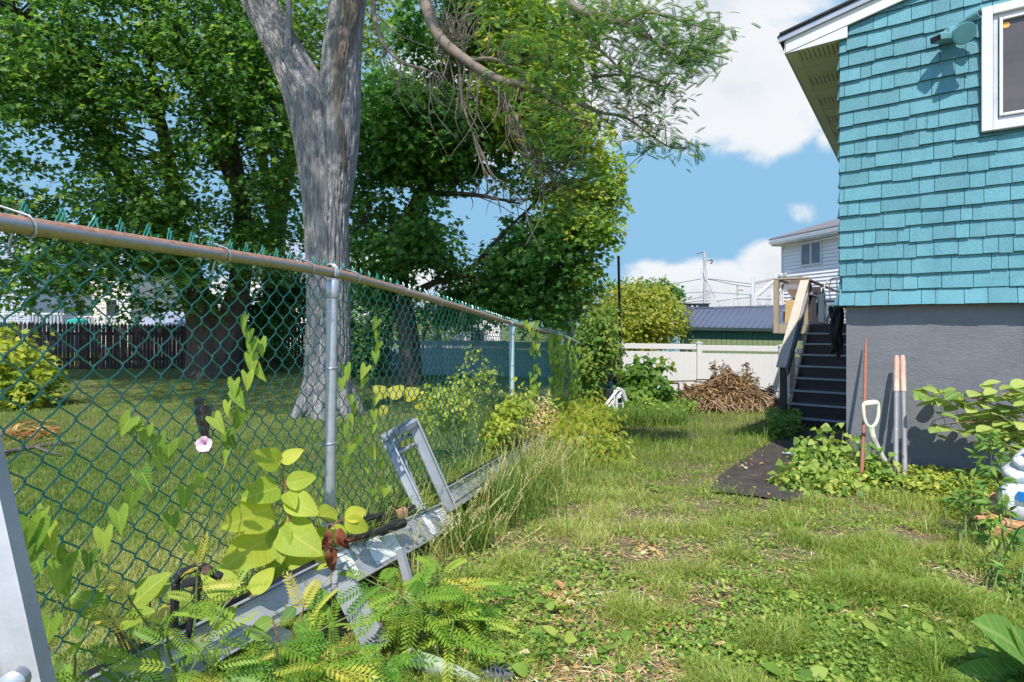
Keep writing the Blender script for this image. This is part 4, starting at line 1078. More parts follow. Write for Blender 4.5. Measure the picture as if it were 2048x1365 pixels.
def crown(name, parent, ells, K, per, size, mat, g, T=T_MAPLE, rc=0.35, flat=0.35, **kw):
    C = sample_crown(ells, K, g, **kw)
    crnd = np.clip(g.normal(0.5, 0.22, K), 0, 1)
    n = K * per
    ci = np.repeat(np.arange(K), per)
    th = g.uniform(0, 2 * math.pi, n); rr = rc * np.sqrt(g.random(n)) * np.repeat(g.uniform(0.6, 1.4, K), per)
    tilt = g.normal(0, 0.3, (K, 2))[ci]
    off = np.stack([np.cos(th) * rr, np.sin(th) * rr, g.normal(0, rc * flat, n)], 1)
    off[:, 2] += -0.5 * rr ** 2 / rc + tilt[:, 0] * off[:, 0] + tilt[:, 1] * off[:, 1]
    pos = C[ci] + off
    d = np.stack([np.cos(th), np.sin(th), np.full(n, -0.55)], 1) + g.normal(0, 0.45, (n, 3))
    nr = np.array([0, -0.45, 0.9]) + g.normal(0, 0.55, (n, 3))
    rnd = np.clip(crnd[ci] + g.normal(0, 0.13, n), 0, 1)
    return leaves(name, T, pos, d, nr, g.uniform(0.7, 1.25, n) * size, mat, parent, rnd, g=g), C

def twigs(mb, C, limbs, g, frac=0.5, r0=0.02, sag=0.15):
    L = np.vstack(limbs)
    for c in C:
        if g.random() > frac: continue
        dd = np.linalg.norm(L - c, axis=1) + 0.6 * np.maximum(0, L[:, 2] - c[2])
        a = L[np.argmin(dd)]; dist = np.linalg.norm(c - a)
        if dist < 0.15 or dist > 2.0: continue
        mid = (a + c) / 2 + g.normal(size=3) * dist * 0.10 + ZV * dist * 0.08
        rr = r0 * min(1.6, 0.35 + dist * 0.35)
        mb.tube(curve([a, mid, c], 6), np.linspace(rr, rr * 0.25, 6), 5)

def bark_disp(amp, ridges, g, lump=0.0):
    ph = g.uniform(0, 6.28, 12)
    def f(k, n):
        i = np.arange(k)[:, None]; j = np.arange(n)[None] * 2 * math.pi / n
        wob = 0.5 * np.sin(i * 0.11 + ph[0]) + 0.35 * np.sin(i * 0.31 + ph[1] + np.sin(j * 2))
        a = np.abs(np.sin(j * ridges * 0.5 + wob + 0.8 * np.sin(j * 3 + i * 0.05 + ph[2])))
        b = np.abs(np.sin(j * ridges * 0.83 * 0.5 + 1.7 * np.sin(i * 0.17 + j * 2 + ph[3])))
        l = np.sin(j * 2 + i * 0.03 + ph[4]) + 0.7 * np.sin(j * 3 - i * 0.045 + ph[5])
        return -amp * (1 - np.minimum(a, b)) ** 3 * 1.6 + lump * l
    return f

# ---------------------------------------------------------------- grey forked tree beyond the chain-link fence
g = np.random.default_rng(4)
TY = 7.4
ft = thing('honey_locust_tree', 'grey barked forked tree with a strip of bare wood behind the chain-link fence', 'tree', gz(P(655, 832, TY)))
def rad(px): return px / 2 / F * TY
main = [P(655, 845, TY), P(655, 800, TY), P(655, 740, TY), P(656, 640, TY), P(654, 520, TY), P(650, 400, TY), P(643, 310, TY), P(621, 210, TY), P(580, 120, TY), P(543, 50, TY + .05), P(508, -20, TY + .15), P(470, -110, TY + .3), P(400, -230, TY + .5), P(320, -380, TY + .9)]
rads = [rad(x) for x in (112, 98, 90, 83, 84, 92, 101, 98, 76, 69, 69, 66, 58, 44)]
mb = MB(); pts = curve(main, 230); rr = np.interp(np.linspace(0, 1, 230), np.linspace(0, 1, len(rads)), rads)
mb.tube(pts, rr, 96, disp=bark_disp(0.021, 40, g, 0.008))
fork = [P(668, 470, TY - .02), P(672, 380, TY - .02), P(676, 300, TY - .02), P(680, 200, TY), P(684, 120, TY), P(692, 40, TY + .05), P(704, -40, TY + .1), P(722, -150, TY), P(760, -300, TY - .3), P(820, -430, TY - .8)]
fr = [rad(x) for x in (40, 66, 82, 86, 78, 72, 66, 58, 46, 30)]
mb.tube(curve(fork, 170), np.interp(np.linspace(0, 1, 170), np.linspace(0, 1, len(fr)), fr), 72, disp=bark_disp(0.019, 34, g, 0.008))
for k in range(7):  # root flare
    a = k * 0.9 + 0.3; b_ = gz(P(655, 832, TY)); q = b_ + np.array([math.cos(a), math.sin(a), 0]) * 0.46
    mb.tube(curve([b_ + ZV * 0.45 + np.array([math.cos(a), math.sin(a), 0]) * .17, b_ + ZV * 0.12 + np.array([math.cos(a), math.sin(a), 0]) * .34, gz(q) - ZV * .10], 12), np.linspace(0.14, 0.05, 12), 14, disp=bark_disp(0.012, 9, g))
for (x, y) in ((579, 85),): mb.tube(curve([P(575, 115, TY - .18), P(577, 60, TY - .22), P(579, -20, TY - .25)], 12), np.linspace(0.05, 0.035, 12), 12)
mb.build('trunk', M_BARK, ft, True)
mb = MB()   # strip of bare dead wood on the right fork
strip = [P(706, -20, TY - .15), P(699, 40, TY - .165), P(688, 90, TY - .18), P(681, 150, TY - .195), P(678, 215, TY - .20), P(684, 270, TY - .185), P(688, 330, TY - .165), P(690, 352, TY - .14)]
mb.tube(curve(strip, 90), np.interp(np.linspace(0, 1, 90), [0, .2, .3, .42, .5, .62, .75, .88, 1], [rad(40), rad(30), rad(36), rad(27), rad(32), rad(24), rad(30), rad(18), rad(8)]), 36, disp=bark_disp(0.016, 18, g, 0.012))
mb.build('bare_wood', M_DEADWOOD, ft, True)
# drooping limbs
limbs = []
def limb(mb, pts, r0, r1, n_=40):
    q = curve(pts, n_); mb.tube(q, np.linspace(r0, r1, n_), 10); limbs.append(q); return q
lm = MB()
LY = 6.0
limb(lm, [P(760, -300, 7.1), P(800, -160, 6.8), P(842, -20, 6.4), P(862, 40, 6.2), P(880, 75, 6.1), P(905, 100, 6.0), P(935, 122, 5.9), P(965, 142, 5.8), P(1000, 160, 5.7), P(1040, 168, 5.6), P(1082, 182, 5.5)], 0.075, 0.03)
limb(lm, [P(1082, 182, 5.5), P(1110, 205, 5.4), P(1150, 232, 5.3), P(1185, 250, 5.2)], 0.02, 0.006, 16)
limb(lm, [P(935, 122, 5.9), P(985, 118, 5.7), P(1030, 140, 5.6), P(1060, 156, 5.5)], 0.022, 0.008, 16)
limb(lm, [P(1040, 160, 5.6), P(1080, 150, 5.5), P(1100, 125, 5.4)], 0.016, 0.005, 12)
limb(lm, [P(940, 125, 5.9), P(960, 152, 5.85), P(1000, 190, 5.8), P(1025, 220, 5.75), P(1045, 265, 5.7), P(1065, 300, 5.7), P(1085, 335, 5.65)], 0.028, 0.006, 24)
limb(lm, [P(905, 100, 6.0), P(918, 130, 6.0), P(922, 180, 6.0), P(928, 215, 6.0), P(945, 265, 6.0), P(965, 305, 6.0)], 0.018, 0.004, 20)
limb(lm, [P(745, -10, 6.9), P(750, 40, 6.8), P(765, 85, 6.7), P(800, 122, 6.6), P(845, 138, 6.5), P(885, 148, 6.4)], 0.032, 0.010, 24)
limb(lm, [P(755, 30, 6.8), P(790, 65, 6.7), P(840, 88, 6.6), P(880, 100, 6.5)], 0.012, 0.004, 14)
limb(lm, [P(1030, -260, 5.6), P(1090, -90, 5.3), P(1135, 0, 5.1), P(1170, 25, 5.0), P(1210, 38, 4.95), P(1245, 46, 4.9), P(1290, 70, 4.8), P(1330, 100, 4.75), P(1360, 130, 4.7)], 0.055, 0.008, 30)
limb(lm, [P(1245, 46, 4.9), P(1290, 25, 4.85), P(1340, 35, 4.8), P(1390, 50, 4.75), P(1430, 62, 4.7)], 0.018, 0.005, 16)
limb(lm, [P(1140, 5, 5.1), P(1165, 60, 5.1), P(1195, 95, 5.05), P(1240, 140, 5.0), P(1265, 190, 5.0)], 0.02, 0.006, 18)
limb(lm, [P(1185, 155, 5.3), P(1230, 150, 5.2), P(1280, 155, 5.1), P(1330, 175, 5.0)], 0.016, 0.005, 14)
limb(lm, [P(1155, 205, 5.3), P(1200, 225, 5.2), P(1250, 235, 5.1), P(1300, 270, 5.0), P(1340, 295, 4.95), P(1372, 297, 4.9)], 0.018, 0.004, 18)
limb(lm, [P(760, -300, 7.1), P(860, -260, 6.6), P(960, -260, 6.1), P(1030, -260, 5.6)], 0.10, 0.055, 16)
g = np.random.default_rng(11)
for k in range(70):   # fine pendulous twigs, mostly bare
    q = limbs[g.choice([0, 4, 5, 6, 4, 0])]; a = q[int(len(q) * g.uniform(0.3, 0.98))]
    L = g.uniform(0.35, 1.1); dx = g.normal(0.25, 0.35)
    p2 = a + np.array([dx * L, g.normal(0, .1), -L * 0.85]); pm = (a + p2) / 2 + np.array([-0.12 * L * np.sign(dx), 0, -0.05])
    lm.tube(curve([a, pm, p2], 9), np.linspace(0.007, 0.002, 9), 4)
for k in range(45):   # bare upright twigs against the cloud
    a = P(g.uniform(870, 930), g.uniform(60, 110), 6.1); p2 = P(g.uniform(860, 990), g.uniform(-40, 40), 6.1 + g.normal(0, .2))
    lm.tube(curve([a, (a + p2) / 2 + g.normal(size=3) * .05, p2], 7), np.linspace(0.006, 0.0018, 7), 4)
lm.build('limb', M_TWIG if False else surf('limb_bark', (0.19, 0.15, 0.12), 0.9, 0.3, 9, 0, 0.5, 60), ft, True)
# pinnate foliage of the drooping limbs
M_LOC = leafmat('locust_leaf', [(0.0, (0.044, 0.128, 0.043)), (0.5, (0.090, 0.198, 0.043)), (0.9, (0.239, 0.327, 0.051)), (1.0, (0.399, 0.327, 0.074))], 0.45)
def fronds_on(Cs, K, g, spread, size, lo=0, hi=1):
    Cs = np.asarray(Cs); ci = g.integers(0, len(Cs), K); th = g.uniform(0, 6.28, K)
    pos = Cs[ci] + g.normal(0, 1, (K, 3)) * np.asarray(spread)
    d = np.stack([np.cos(th) + 0.3, np.sin(th) * 0.7, g.normal(-0.12, 0.30, K)], 1)
    nr = np.array([0, -.1, 1.0]) + g.normal(0, .35, (K, 3))
    return pos, d, nr, g.uniform(0.7, 1.2, K) * size, np.clip(g.normal((lo + hi) / 2, (hi - lo) / 3, K), 0, 1)
T_LOCU = T_pinnate(10, 0.19, 0.066, 55, 0.22)
Cl = []
for (x, y, rx, ry, Y, n_) in [(1000, 55, 60, 60, 5.7, 25), (1060, 100, 75, 55, 5.5, 45), (1140, 120, 85, 70, 5.3, 55), (1210, 95, 70, 70, 5.1, 45), (1290, 95, 65, 60, 4.9, 50), (1360, 95, 55, 50, 4.8, 45), (1410, 60, 40, 35, 4.7, 25), (1390, 120, 40, 30, 4.75, 20),
                             (1260, 30, 90, 40, 4.9, 45), (1230, 165, 70, 35, 5.1, 28), (1300, 180, 50, 25, 5.0, 18), (1090, 210, 85, 55, 5.4, 45), (1170, 250, 70, 40, 5.2, 28), (1250, 232, 45, 25, 5.1, 16), (1310, 265, 45, 25, 5.0, 20), (1358, 298, 25, 12, 4.9, 9),
                             (1110, 320, 70, 60, 5.6, 40), (1150, 390, 60, 60, 5.7, 32), (1080, 280, 60, 50, 5.6, 30), (1330, 215, 45, 22, 5.0, 14), (1285, 290, 20, 14, 5.0, 5), (1190, 20, 80, 40, 5.1, 40), (1120, 40, 60, 45, 5.3, 32), (1420, 110, 20, 20, 4.7, 8), (1345, 160, 28, 18, 4.85, 9)]:
    for k in range(int(n_ * 1.1)):
        a = g.uniform(0, 6.28); r_ = math.sqrt(g.random()); Cl.append(P(x + rx * r_ * math.cos(a), y + ry * r_ * math.sin(a), Y + g.normal(0, 0.22)))
Cl = np.array(Cl)
pos, d, nr, sz, rn = fronds_on(Cl, 3300, g, (0.08, 0.08, 0.06), 0.112); rn = np.clip(g.normal(.40, .22, len(pos)), 0, 1)
leaves('foliage', T_LOCU, pos, d, nr, sz, M_LOC, ft, rn, g=g)
tm = MB(); twigs(tm, Cl, limbs, g, 0.55, 0.010); tm.build('twigs', M_TWIG, ft, True)
# upper crown, above the frame, which shades the trunk and the lawn behind
ell = [((-3.2, 6.2, 8.0), (2.6, 2.2, 1.7)), ((-5.8, 7.8, 8.6), (2.6, 2.2, 1.8)), ((-1.2, 6.6, 8.6), (2.1, 2.0, 1.6)), ((-3.6, 3.6, 7.6), (2.6, 1.4, 1.2)), ((-6.5, 5.0, 8.2), (2.2, 1.8, 1.4)), ((-8.5, 7.6, 8.4), (2.4, 2.2, 1.5)), ((-1.6, 8.6, 8.8), (2.2, 2, 1.5))]
Cc = sample_crown(ell, 1100, g, nthr=0.3)
pos, d, nr, sz, rn = fronds_on(Cc, 9000, g, (0.25, 0.25, 0.12), 0.24)
leaves('upper_crown', T_PINS, pos, d, nr, sz, M_LOC, ft, rn, g=g)

# ---------------------------------------------------------------- big maple on the left
M_MAP = leafmat('maple_leaf', [(0.0, (0.040, 0.111, 0.029)), (0.45, (0.074, 0.186, 0.035)), (0.8, (0.144, 0.288, 0.048)), (1.0, (0.287, 0.384, 0.074))], 0.5)
g = np.random.default_rng(5)
MY = 15.5
mt = thing('maple_tree', 'huge dark maple with thick twin trunk in front of the picket fence', 'tree', gz(P(425, 750, MY)))
def rm(px): return px / 2 / F * MY
mb = MB(); lim = []
def lb(pts, ws, n_=60, sides=26, amp=0.03):
    q = curve(pts, n_); mb.tube(q, np.interp(np.linspace(0, 1, n_), np.linspace(0, 1, len(ws)), [rm(x) for x in ws]), sides, disp=bark_disp(amp, sides * 0.5, g)); lim.append(q)
lb([P(428, 765, MY), P(425, 735, MY), P(418, 690, MY), P(410, 650, MY), P(395, 600, MY), P(360, 520, MY), P(300, 420, MY), P(250, 350, MY - .3), P(190, 240, MY - .6), P(150, 120, MY - 1), P(120, -40, MY - 1.2)], [135, 104, 80, 70, 58, 50, 44, 36, 30, 24, 16], 100, 40)
lb([P(440, 750, MY), P(455, 680, MY), P(468, 620, MY), P(480, 560, MY), P(488, 470, MY), P(470, 330, MY), P(440, 200, MY), P(420, 60, MY), P(410, -80, MY)], [80, 62, 50, 42, 36, 30, 26, 20, 12], 80, 32)
lb([P(360, 520, MY - .2), P(352, 420, MY - .5), P(335, 310, MY - 1), P(318, 230, MY - 1.2), P(300, 130, MY - 1.5), P(290, 0, MY - 1.8)], [40, 30, 24, 20, 14, 10])
lb([P(318, 240, MY - 1.2), P(260, 190, MY - 1.6), P(200, 140, MY - 2), P(160, 125, MY - 2.2)], [20, 16, 12, 8], 30, 14)
lb([P(480, 400, MY - .3), P(440, 290, MY - .6), P(470, 190, MY - .9), P(500, 170, MY - 1.2)], [26, 20, 14, 8], 30, 14)
lb([P(250, 350, MY - .4), P(160, 200, MY - 1.2), P(110, 80, MY - 2), P(60, 40, MY - 2.6), P(0, 5, MY - 3)], [30, 24, 20, 14, 10], 40, 16)
lb([P(190, 250, MY - .7), P(90, 160, MY - 1.6), P(20, 60, MY - 2.4), P(-40, 10, MY - 2.8)], [24, 18, 13, 8], 40, 16)
lb([P(440, 340, MY), P(420, 240, MY - .6), P(390, 160, MY - 1.2), P(350, 60, MY - 1.6)], [22, 16, 12, 8], 30, 14)
mb.build('trunk', M_BARKD, mt, True)
def E(px, py, Y, rx, ry, rd_): return (tuple(P(px, py, Y)), (rx / F * Y, rd_, ry / F * Y))
ells = [E(250, 120, 13.5, 330, 190, 2.6), E(60, 260, 13.2, 190, 230, 2.4), E(430, 210, 14.0, 230, 230, 2.4), E(130, 480, 13.6, 190, 110, 2.2), E(330, 420, 14.2, 200, 120, 2.2), E(480, 470, 14.6, 150, 110, 1.8), E(-160, 200, 13.5, 160, 260, 2.4), E(300, -60, 14, 400, 140, 2.8), E(420, 520, 13.6, 110, 60, 1.2), E(230, 540, 13.6, 130, 55, 1.2), E(60, 560, 13.4, 100, 50, 1.2), E(560, 300, 15.2, 110, 240, 1.6), E(450, 590, 15.0, 45, 60, .7), E(300, 590, 14.5, 100, 40, .8) + (3.5,), E(185, 602, 14.5, 75, 30, .9) + (2,), E(30, 592, 14.2, 75, 30, .9), E(445, 575, 16.6, 75, 65, .6), E(20, 360, 13.0, 110, 110, 1.8), E(60, 200, 13.0, 130, 120, 2.0)]
cr, Cm = crown('crown', mt, ells, 3600, 15, 0.128, M_MAP, g, rc=0.42, flat=0.22, shell=3.0, nthr=0.34, nfreq=1.1)
tm = MB(); twigs(tm, Cm, lim, g, 0.12, 0.028); tm.build('twigs', M_BARKD, mt, True)

# slimmer maple whose dark leaning trunk shows left of the grey tree
sm = thing('slim_maple', 'slimmer maple with dark leaning trunk just left of the grey forked tree', 'tree', gz(P(560, 742, 17.5)))
mb = MB(); lim = []; MY = 17.5
lb([P(540, 750, MY), P(545, 640, MY), P(552, 500, MY), P(562, 400, MY), P(575, 340, MY), P(590, 270, MY), P(585, 180, MY), P(600, 60, MY)], [60, 44, 36, 30, 28, 24, 16, 10], 60, 22)
lb([P(556, 450, MY), P(530, 350, MY - .3), P(520, 250, MY - .5), P(505, 120, MY - .6)], [26, 20, 14, 9], 40, 14)
mb.build('trunk', M_BARKD, sm, True)
ells = [E(560, 160, 16.8, 130, 190, 2.0), E(600, 60, 17.2, 150, 130, 2.0), E(590, 350, 17.2, 70, 130, 1.4), E(540, 500, 17.2, 100, 70, 1.4), E(740, 100, 18.5, 110, 120, 1.6), E(760, 10, 18.5, 130, 110, 1.6)]
M_MAPL = leafmat('pale_maple_leaf', [(0.0, (0.071, 0.151, 0.038)), (0.5, (0.152, 0.264, 0.051)), (1.0, (0.375, 0.426, 0.096))], 0.45)
cr, Cm = crown('crown', sm, ells, 620, 16, 0.13, M_MAPL, g, rc=0.42, flat=0.25, nthr=0.46)


# ---------------------------------------------------------------- maple in the middle
MY = 12.6
cm = thing('broad_maple', 'broad green maple with sunlight coloured into its yellowish right side in the middle of the view', 'tree', gz(P(822, 765, MY)))
mb = MB(); lim = []
lb([P(822, 775, MY), P(822, 740, MY), P(818, 680, MY), P(808, 620, MY), P(800, 560, MY), P(806, 480, MY), P(840, 390, MY), P(870, 340, MY), P(890, 250, MY), P(900, 120, MY), P(905, 20, MY)], [62, 46, 42, 40, 38, 30, 26, 24, 20, 14, 8], 80, 26)
lb([P(806, 600, MY), P(860, 570, MY - .1), P(930, 545, MY - .2), P(985, 490, MY - .3), P(1035, 440, MY - .3), P(1075, 400, MY - .4), P(1130, 330, MY - .5)], [18, 14, 11, 9, 7, 6, 4], 50, 16)
lb([P(960, 525, MY - .2), P(1030, 500, MY - .3), P(1090, 480, MY - .4), P(1150, 470, MY - .5)], [16, 11, 8, 5], 30, 12)
lb([P(846, 385, MY), P(900, 388, MY - .3), P(960, 392, MY - .5), P(1000, 400, MY - .6), P(1045, 408, MY - .7)], [18, 12, 9, 7, 4], 30, 12)
lb([P(880, 300, MY), P(940, 240, MY - .3), P(1010, 180, MY - .5), P(1080, 120, MY - .6)], [18, 13, 9, 6], 30, 12)
lb([P(870, 345, MY), P(820, 270, MY - .2), P(780, 190, MY - .3), P(760, 120, MY - .4)], [18, 12, 8, 5], 30, 12)
lb([P(806, 490, MY), P(770, 470, MY - .2), P(730, 450, MY - .4)], [16, 10, 6], 20, 12)
for k in range(60):   # bare twigs in the gap below the middle
    a = lim[g.choice([1, 2, 3])][g.integers(8, 28)]; p2 = a + np.array([g.normal(0.25, .4), g.normal(0, .15), g.normal(0.0, 0.35)])
    mb.tube(curve([a, (a + p2) / 2 + g.normal(size=3) * .06, p2], 7), np.linspace(0.012, 0.003, 7), 4)
mb.build('trunk', M_BARKD, cm, True)
M_MAPG = leafmat('deep_green_maple_leaf', [(0.0, (0.035, 0.112, 0.029)), (0.5, (0.076, 0.204, 0.040)), (1.0, (0.186, 0.333, 0.059))], 0.5)
M_MAPY = leafmat('sunlit_maple_leaf', [(0.0, (0.095, 0.203, 0.035)), (0.45, (0.199, 0.335, 0.049)), (0.8, (0.398, 0.445, 0.060)), (1.0, (0.600, 0.527, 0.104))], 0.5)  # yellow sunlight painted into the leaf colour of the crown's right side
ells = [E(800, 250, 12.2, 110, 120, 1.5), E(870, 270, 12.2, 140, 90, 1.5), E(780, 480, 12.0, 100, 62, 1.3), E(760, 560, 12.4, 80, 50, 1.2), E(850, 490, 12.0, 60, 40, 0.8), E(890, 60, 12.6, 100, 90, 1.4), E(1060, 545, 12.2, 110, 75, 1.3), E(1000, 570, 12.6, 70, 50, 1.0), E(1120, 490, 12.2, 70, 80, 1.2), E(1090, 610, 12.2, 90, 40, 1.0), E(960, 250, 12.8, 110, 90, 1.3), E(1020, 330, 12.8, 80, 60, 1.1), E(730, 400, 12.6, 60, 100, 1.2), E(870, 430, 12.4, 45, 50, .7), E(1045, 470, 12.4, 45, 65, .8), E(960, 600, 12.8, 80, 40, .9), E(905, 330, 12.8, 70, 50, 1.0), E(960, 345, 12.9, 70, 32, .8), E(925, 545, 12.5, 75, 45, .7) + (2,), E(900, 605, 12.6, 60, 40, .7) + (2,), E(1035, 545, 12.4, 50, 70, .7) + (2,), E(905, 490, 12.5, 35, 60, .5) + (2.5,)]
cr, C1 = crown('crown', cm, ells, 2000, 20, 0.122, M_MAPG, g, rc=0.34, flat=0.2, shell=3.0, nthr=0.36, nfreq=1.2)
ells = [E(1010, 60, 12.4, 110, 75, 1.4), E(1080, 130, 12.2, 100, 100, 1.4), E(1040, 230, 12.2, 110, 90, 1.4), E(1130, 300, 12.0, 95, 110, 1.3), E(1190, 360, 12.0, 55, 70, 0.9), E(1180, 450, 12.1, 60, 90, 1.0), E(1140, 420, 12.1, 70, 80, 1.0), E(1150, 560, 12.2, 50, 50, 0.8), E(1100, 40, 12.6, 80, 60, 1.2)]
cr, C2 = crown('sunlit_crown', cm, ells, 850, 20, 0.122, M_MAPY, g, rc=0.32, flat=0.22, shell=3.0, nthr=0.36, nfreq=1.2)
tm = MB(); twigs(tm, np.vstack([C1, C2]), lim, g, 0.3, 0.022); tm.build('twigs', M_BARKD, cm, True)

# ---------------------------------------------------------------- tree beyond the white fence
MY = 19.5
yt = thing('yellow_green_tree', 'rounded yellow green tree standing beyond the white fence', 'tree', np.array([P(1275, 700, MY)[0], MY, -1.1]))
mb = MB(); lim = []
lb([P(1272, 760, MY), P(1270, 690, MY), P(1262, 640, MY), P(1240, 590, MY)], [12, 9, 7, 3], 20, 10)
for (x, y) in ((1310, 590), (1340, 640), (1215, 610), (1290, 570), (1195, 640), (1330, 670)): lb([P(1268, 690, MY), P((x + 1268) / 2, (y + 680) / 2 - 8, MY), P(x, y, MY - .3)], [7, 5, 2], 16, 8)
mb.build('trunk', M_TWIG, yt, True)
M_YG = leafmat('yellow_green_leaf', [(0.0, (0.120, 0.190, 0.026)), (0.5, (0.269, 0.327, 0.043)), (1.0, (0.510, 0.483, 0.096))], 0.5)
ells = [E(1270, 625, 19.0, 80, 60, 1.4), E(1225, 650, 19.0, 55, 60, 1.1), E(1320, 640, 19.0, 48, 50, 1.1), E(1280, 590, 19.4, 60, 32, 1.0), E(1320, 600, 19.2, 36, 28, .8), E(1255, 680, 19.0, 90, 32, 1.1), E(1200, 600, 19.5, 40, 35, .8)]
cr, Cm = crown('crown', yt, ells, 620, 18, 0.12, M_YG, g, T=T_OV4, rc=0.30, flat=0.4, nthr=0.3, nfreq=1.6)
dk = thing('dark_crowned_tree', 'darker green tree peeping over the yellow green tree', 'tree', np.array([6.5, 27, -1.3]))
MY = 27; mb = MB(); lim = []
lb([P(1300, 720, MY), P(1300, 620, MY), P(1300, 575, MY)], [14, 9, 4], 16, 8); mb.build('trunk', M_TWIG, dk, True)
cr, Cm = crown('crown', dk, [E(1300, 575, 27, 50, 20, 1.0), E(1340, 585, 27, 26, 14, .7), E(1240, 580, 27, 40, 16, .8)], 140, 16, 0.15, M_MAPG, g, rc=0.34, nthr=0.3)

# silvery spruce
sp = thing('silver_spruce', 'pale silvery spruce behind the end of the chain-link fence', 'tree', np.array([P(1150, 700, 17)[0], 17, -1.1]))
mb = MB(); mb.tube([np.array([P(1150, 700, 17)[0], 17, -1.1]), P(1150, 585, 17)], [0.09, 0.02], 8); 
pos = []; dd = []
for k in range(95):
    h = g.random(); z = -1.0 + (P(0, 590, 17)[2] + 1.0) * h; r_ = 1.45 * (1 - h) + 0.15; a = g.uniform(0, 6.28)
    c = np.array([P(1150, 0, 17)[0], 17, z]); e = c + np.array([math.cos(a) * r_, math.sin(a) * r_, -0.12 * r_ + 0.1])
    mb.tube([c, e], [0.02, 0.006], 4)
    for t_ in np.linspace(0.25, 1, 9):
        for s in range(9):
            pos.append(c + (e - c) * t_ + g.normal(size=3) * 0.05); dd.append(unit(e - c) + g.normal(size=3) * 0.8 + ZV * .3)
mb.build('trunk', M_TWIG, sp, True)
M_SPR = leafmat('silver_needles', [(0, (0.304, 0.385, 0.277)), (0.6, (0.600, 0.600, 0.500)), (1, (0.600, 0.600, 0.500))], 0.2)
leaves('needles', T_ovate(3, 0.10, 0.2, 0.1), pos, dd, np.array([0, -.2, 1.]) + g.normal(0, .5, (len(pos), 3)), 0.15, M_SPR, sp, g=g)

# dark shrubs under the maples
def shrub(name, label, ells, K, per, size, mat, T=T_OVATE, rc=0.2, cat='shrub', group=None, seed=1, flat=0.5, stems=9, stemmat=None, sr=1.0, **kw):
    gg = np.random.default_rng(seed); c = np.mean([np.array(e[0]) for e in ells], 0); b = gz(c)
    t = thing(name, label, cat, b, group)
    o, C = crown('leaves', t, ells, K, per, size, mat, gg, T=T, rc=rc, flat=flat, **kw)
    mb = MB()
    for q in C[gg.integers(0, len(C), stems)]:
        a = b + np.array([gg.normal(0, .08), gg.normal(0, .08), -0.03]); m_ = (a + q) / 2 + ZV * 0.15 + gg.normal(size=3) * .05
        mb.tube(curve([a, m_, q], 9), np.linspace(0.010, 0.003, 9) * (1 + 0.4 * np.linalg.norm(q - a)) * (sr if rc > 0.12 else 0.32), 5)
    mb.build('stems', stemmat or M_STEM, t, True)
    return t
M_DKSH = leafmat('dark_shrub_leaf', [(0, (0.023, 0.073, 0.021)), (0.6, (0.058, 0.151, 0.031)), (1, (0.164, 0.244, 0.051))], 0.35)
for k, (lab, e, K) in enumerate([('dark shrub right of the twin maple trunk at the picket fence', [E(540, 660, 17.2, 70, 85, 1.0), E(580, 600, 17.5, 60, 70, .8)], 300), ('dark shrub between the grey trunk and the blue board fence', [E(735, 640, 16, 50, 90, .9), E(720, 720, 15.5, 40, 40, .6)], 260), ('dark low shrub at the left foot of the picket fence corner', [E(330, 700, 18.2, 60, 40, .5)], 70)]):
    if k == 2: continue
    shrub('dark_shrub', lab, e, K, 20, 0.12, M_DKSH, seed=30 + k, rc=0.3, group='dark shrubs under the maples', flat=0.5)
shrub('hedge_shrub', 'pale leafy shrub seen over the blue fence behind the chain-link', [E(880, 620, 18, 80, 55, .8), E(800, 600, 18.5, 50, 60, .7), E(960, 600, 18.5, 60, 45, .7)], 200, 16, 0.11, M_MAPL, seed=41, rc=0.3)
M_YGSH = leafmat('yellow_green_shrub_leaf', [(0, (0.129, 0.203, 0.031)), (0.5, (0.281, 0.365, 0.049)), (1, (0.562, 0.547, 0.087))], 0.45)  # yellow green is the leaves' own colour
def E2(px, py, Y, rx, ry, rd_): return E(px, py, Y, rx, ry, rd_)
shrub('lawn_shrub', 'yellow green round bush on the neighbour lawn at the left edge', [E(10, 740, 8.4, 85, 60, .7), E(60, 770, 8.3, 45, 35, .5), E(-60, 730, 8.6, 90, 80, .7), E(10, 790, 8.2, 80, 30, .5)], 420, 12, 0.105, M_YGSH, T=T_MAPLE, seed=43, rc=0.16, stemmat=M_STEMR, nthr=0.25)
# ---------------------------------------------------------------- neighbours' fences and houses
M_BLACKF = surf('black_brown_pickets', (0.030, 0.024, 0.022), 0.85, 0.35, 6, 0, 0.4, 50, stretch=(4, 4, .5), rnd=0.35)
g = np.random.default_rng(60)
pf = thing('picket_fence', 'dark weathered stockade picket fence at the back of the neighbour lawn', 'fence', gz(P(200, 748, 18.3)))
a = P(-260, 650, 17.0); b = P(640, 650, 19.0); L = np.linalg.norm((b - a)[:2]); ex = unit(np.array([b[0] - a[0], b[1] - a[1], 0])); en = np.array([ex[1], -ex[0], 0])
mb = MB(); x = 0
while x < L:
    w_ = 0.085 + g.random() * 0.015; p = a + ex * (x + w_ / 2); gr = float(ground_h(p[0], p[1])) - .02
    h_ = 1.47 + g.normal(0, 0.012) + 0.03 * math.sin(x * 0.5); r_ = g.random(); l_ = g.normal(0, 0.008)
    z0 = np.array([p[0], p[1], gr])
    poly = [z0 - ex * w_ / 2, z0 + ex * w_ / 2, z0 + ex * (w_ / 2 + l_) + ZV * (h_ - .09), z0 + ex * l_ + ZV * h_, z0 + ex * (-w_ / 2 + l_) + ZV * (h_ - .09)]
    mb.prism(poly, en * 0.018, 0, r_); x += w_ + (0.012 if g.random() < .8 else 0.028)
mb.build('pickets', M_BLACKF, pf, rnd=True)
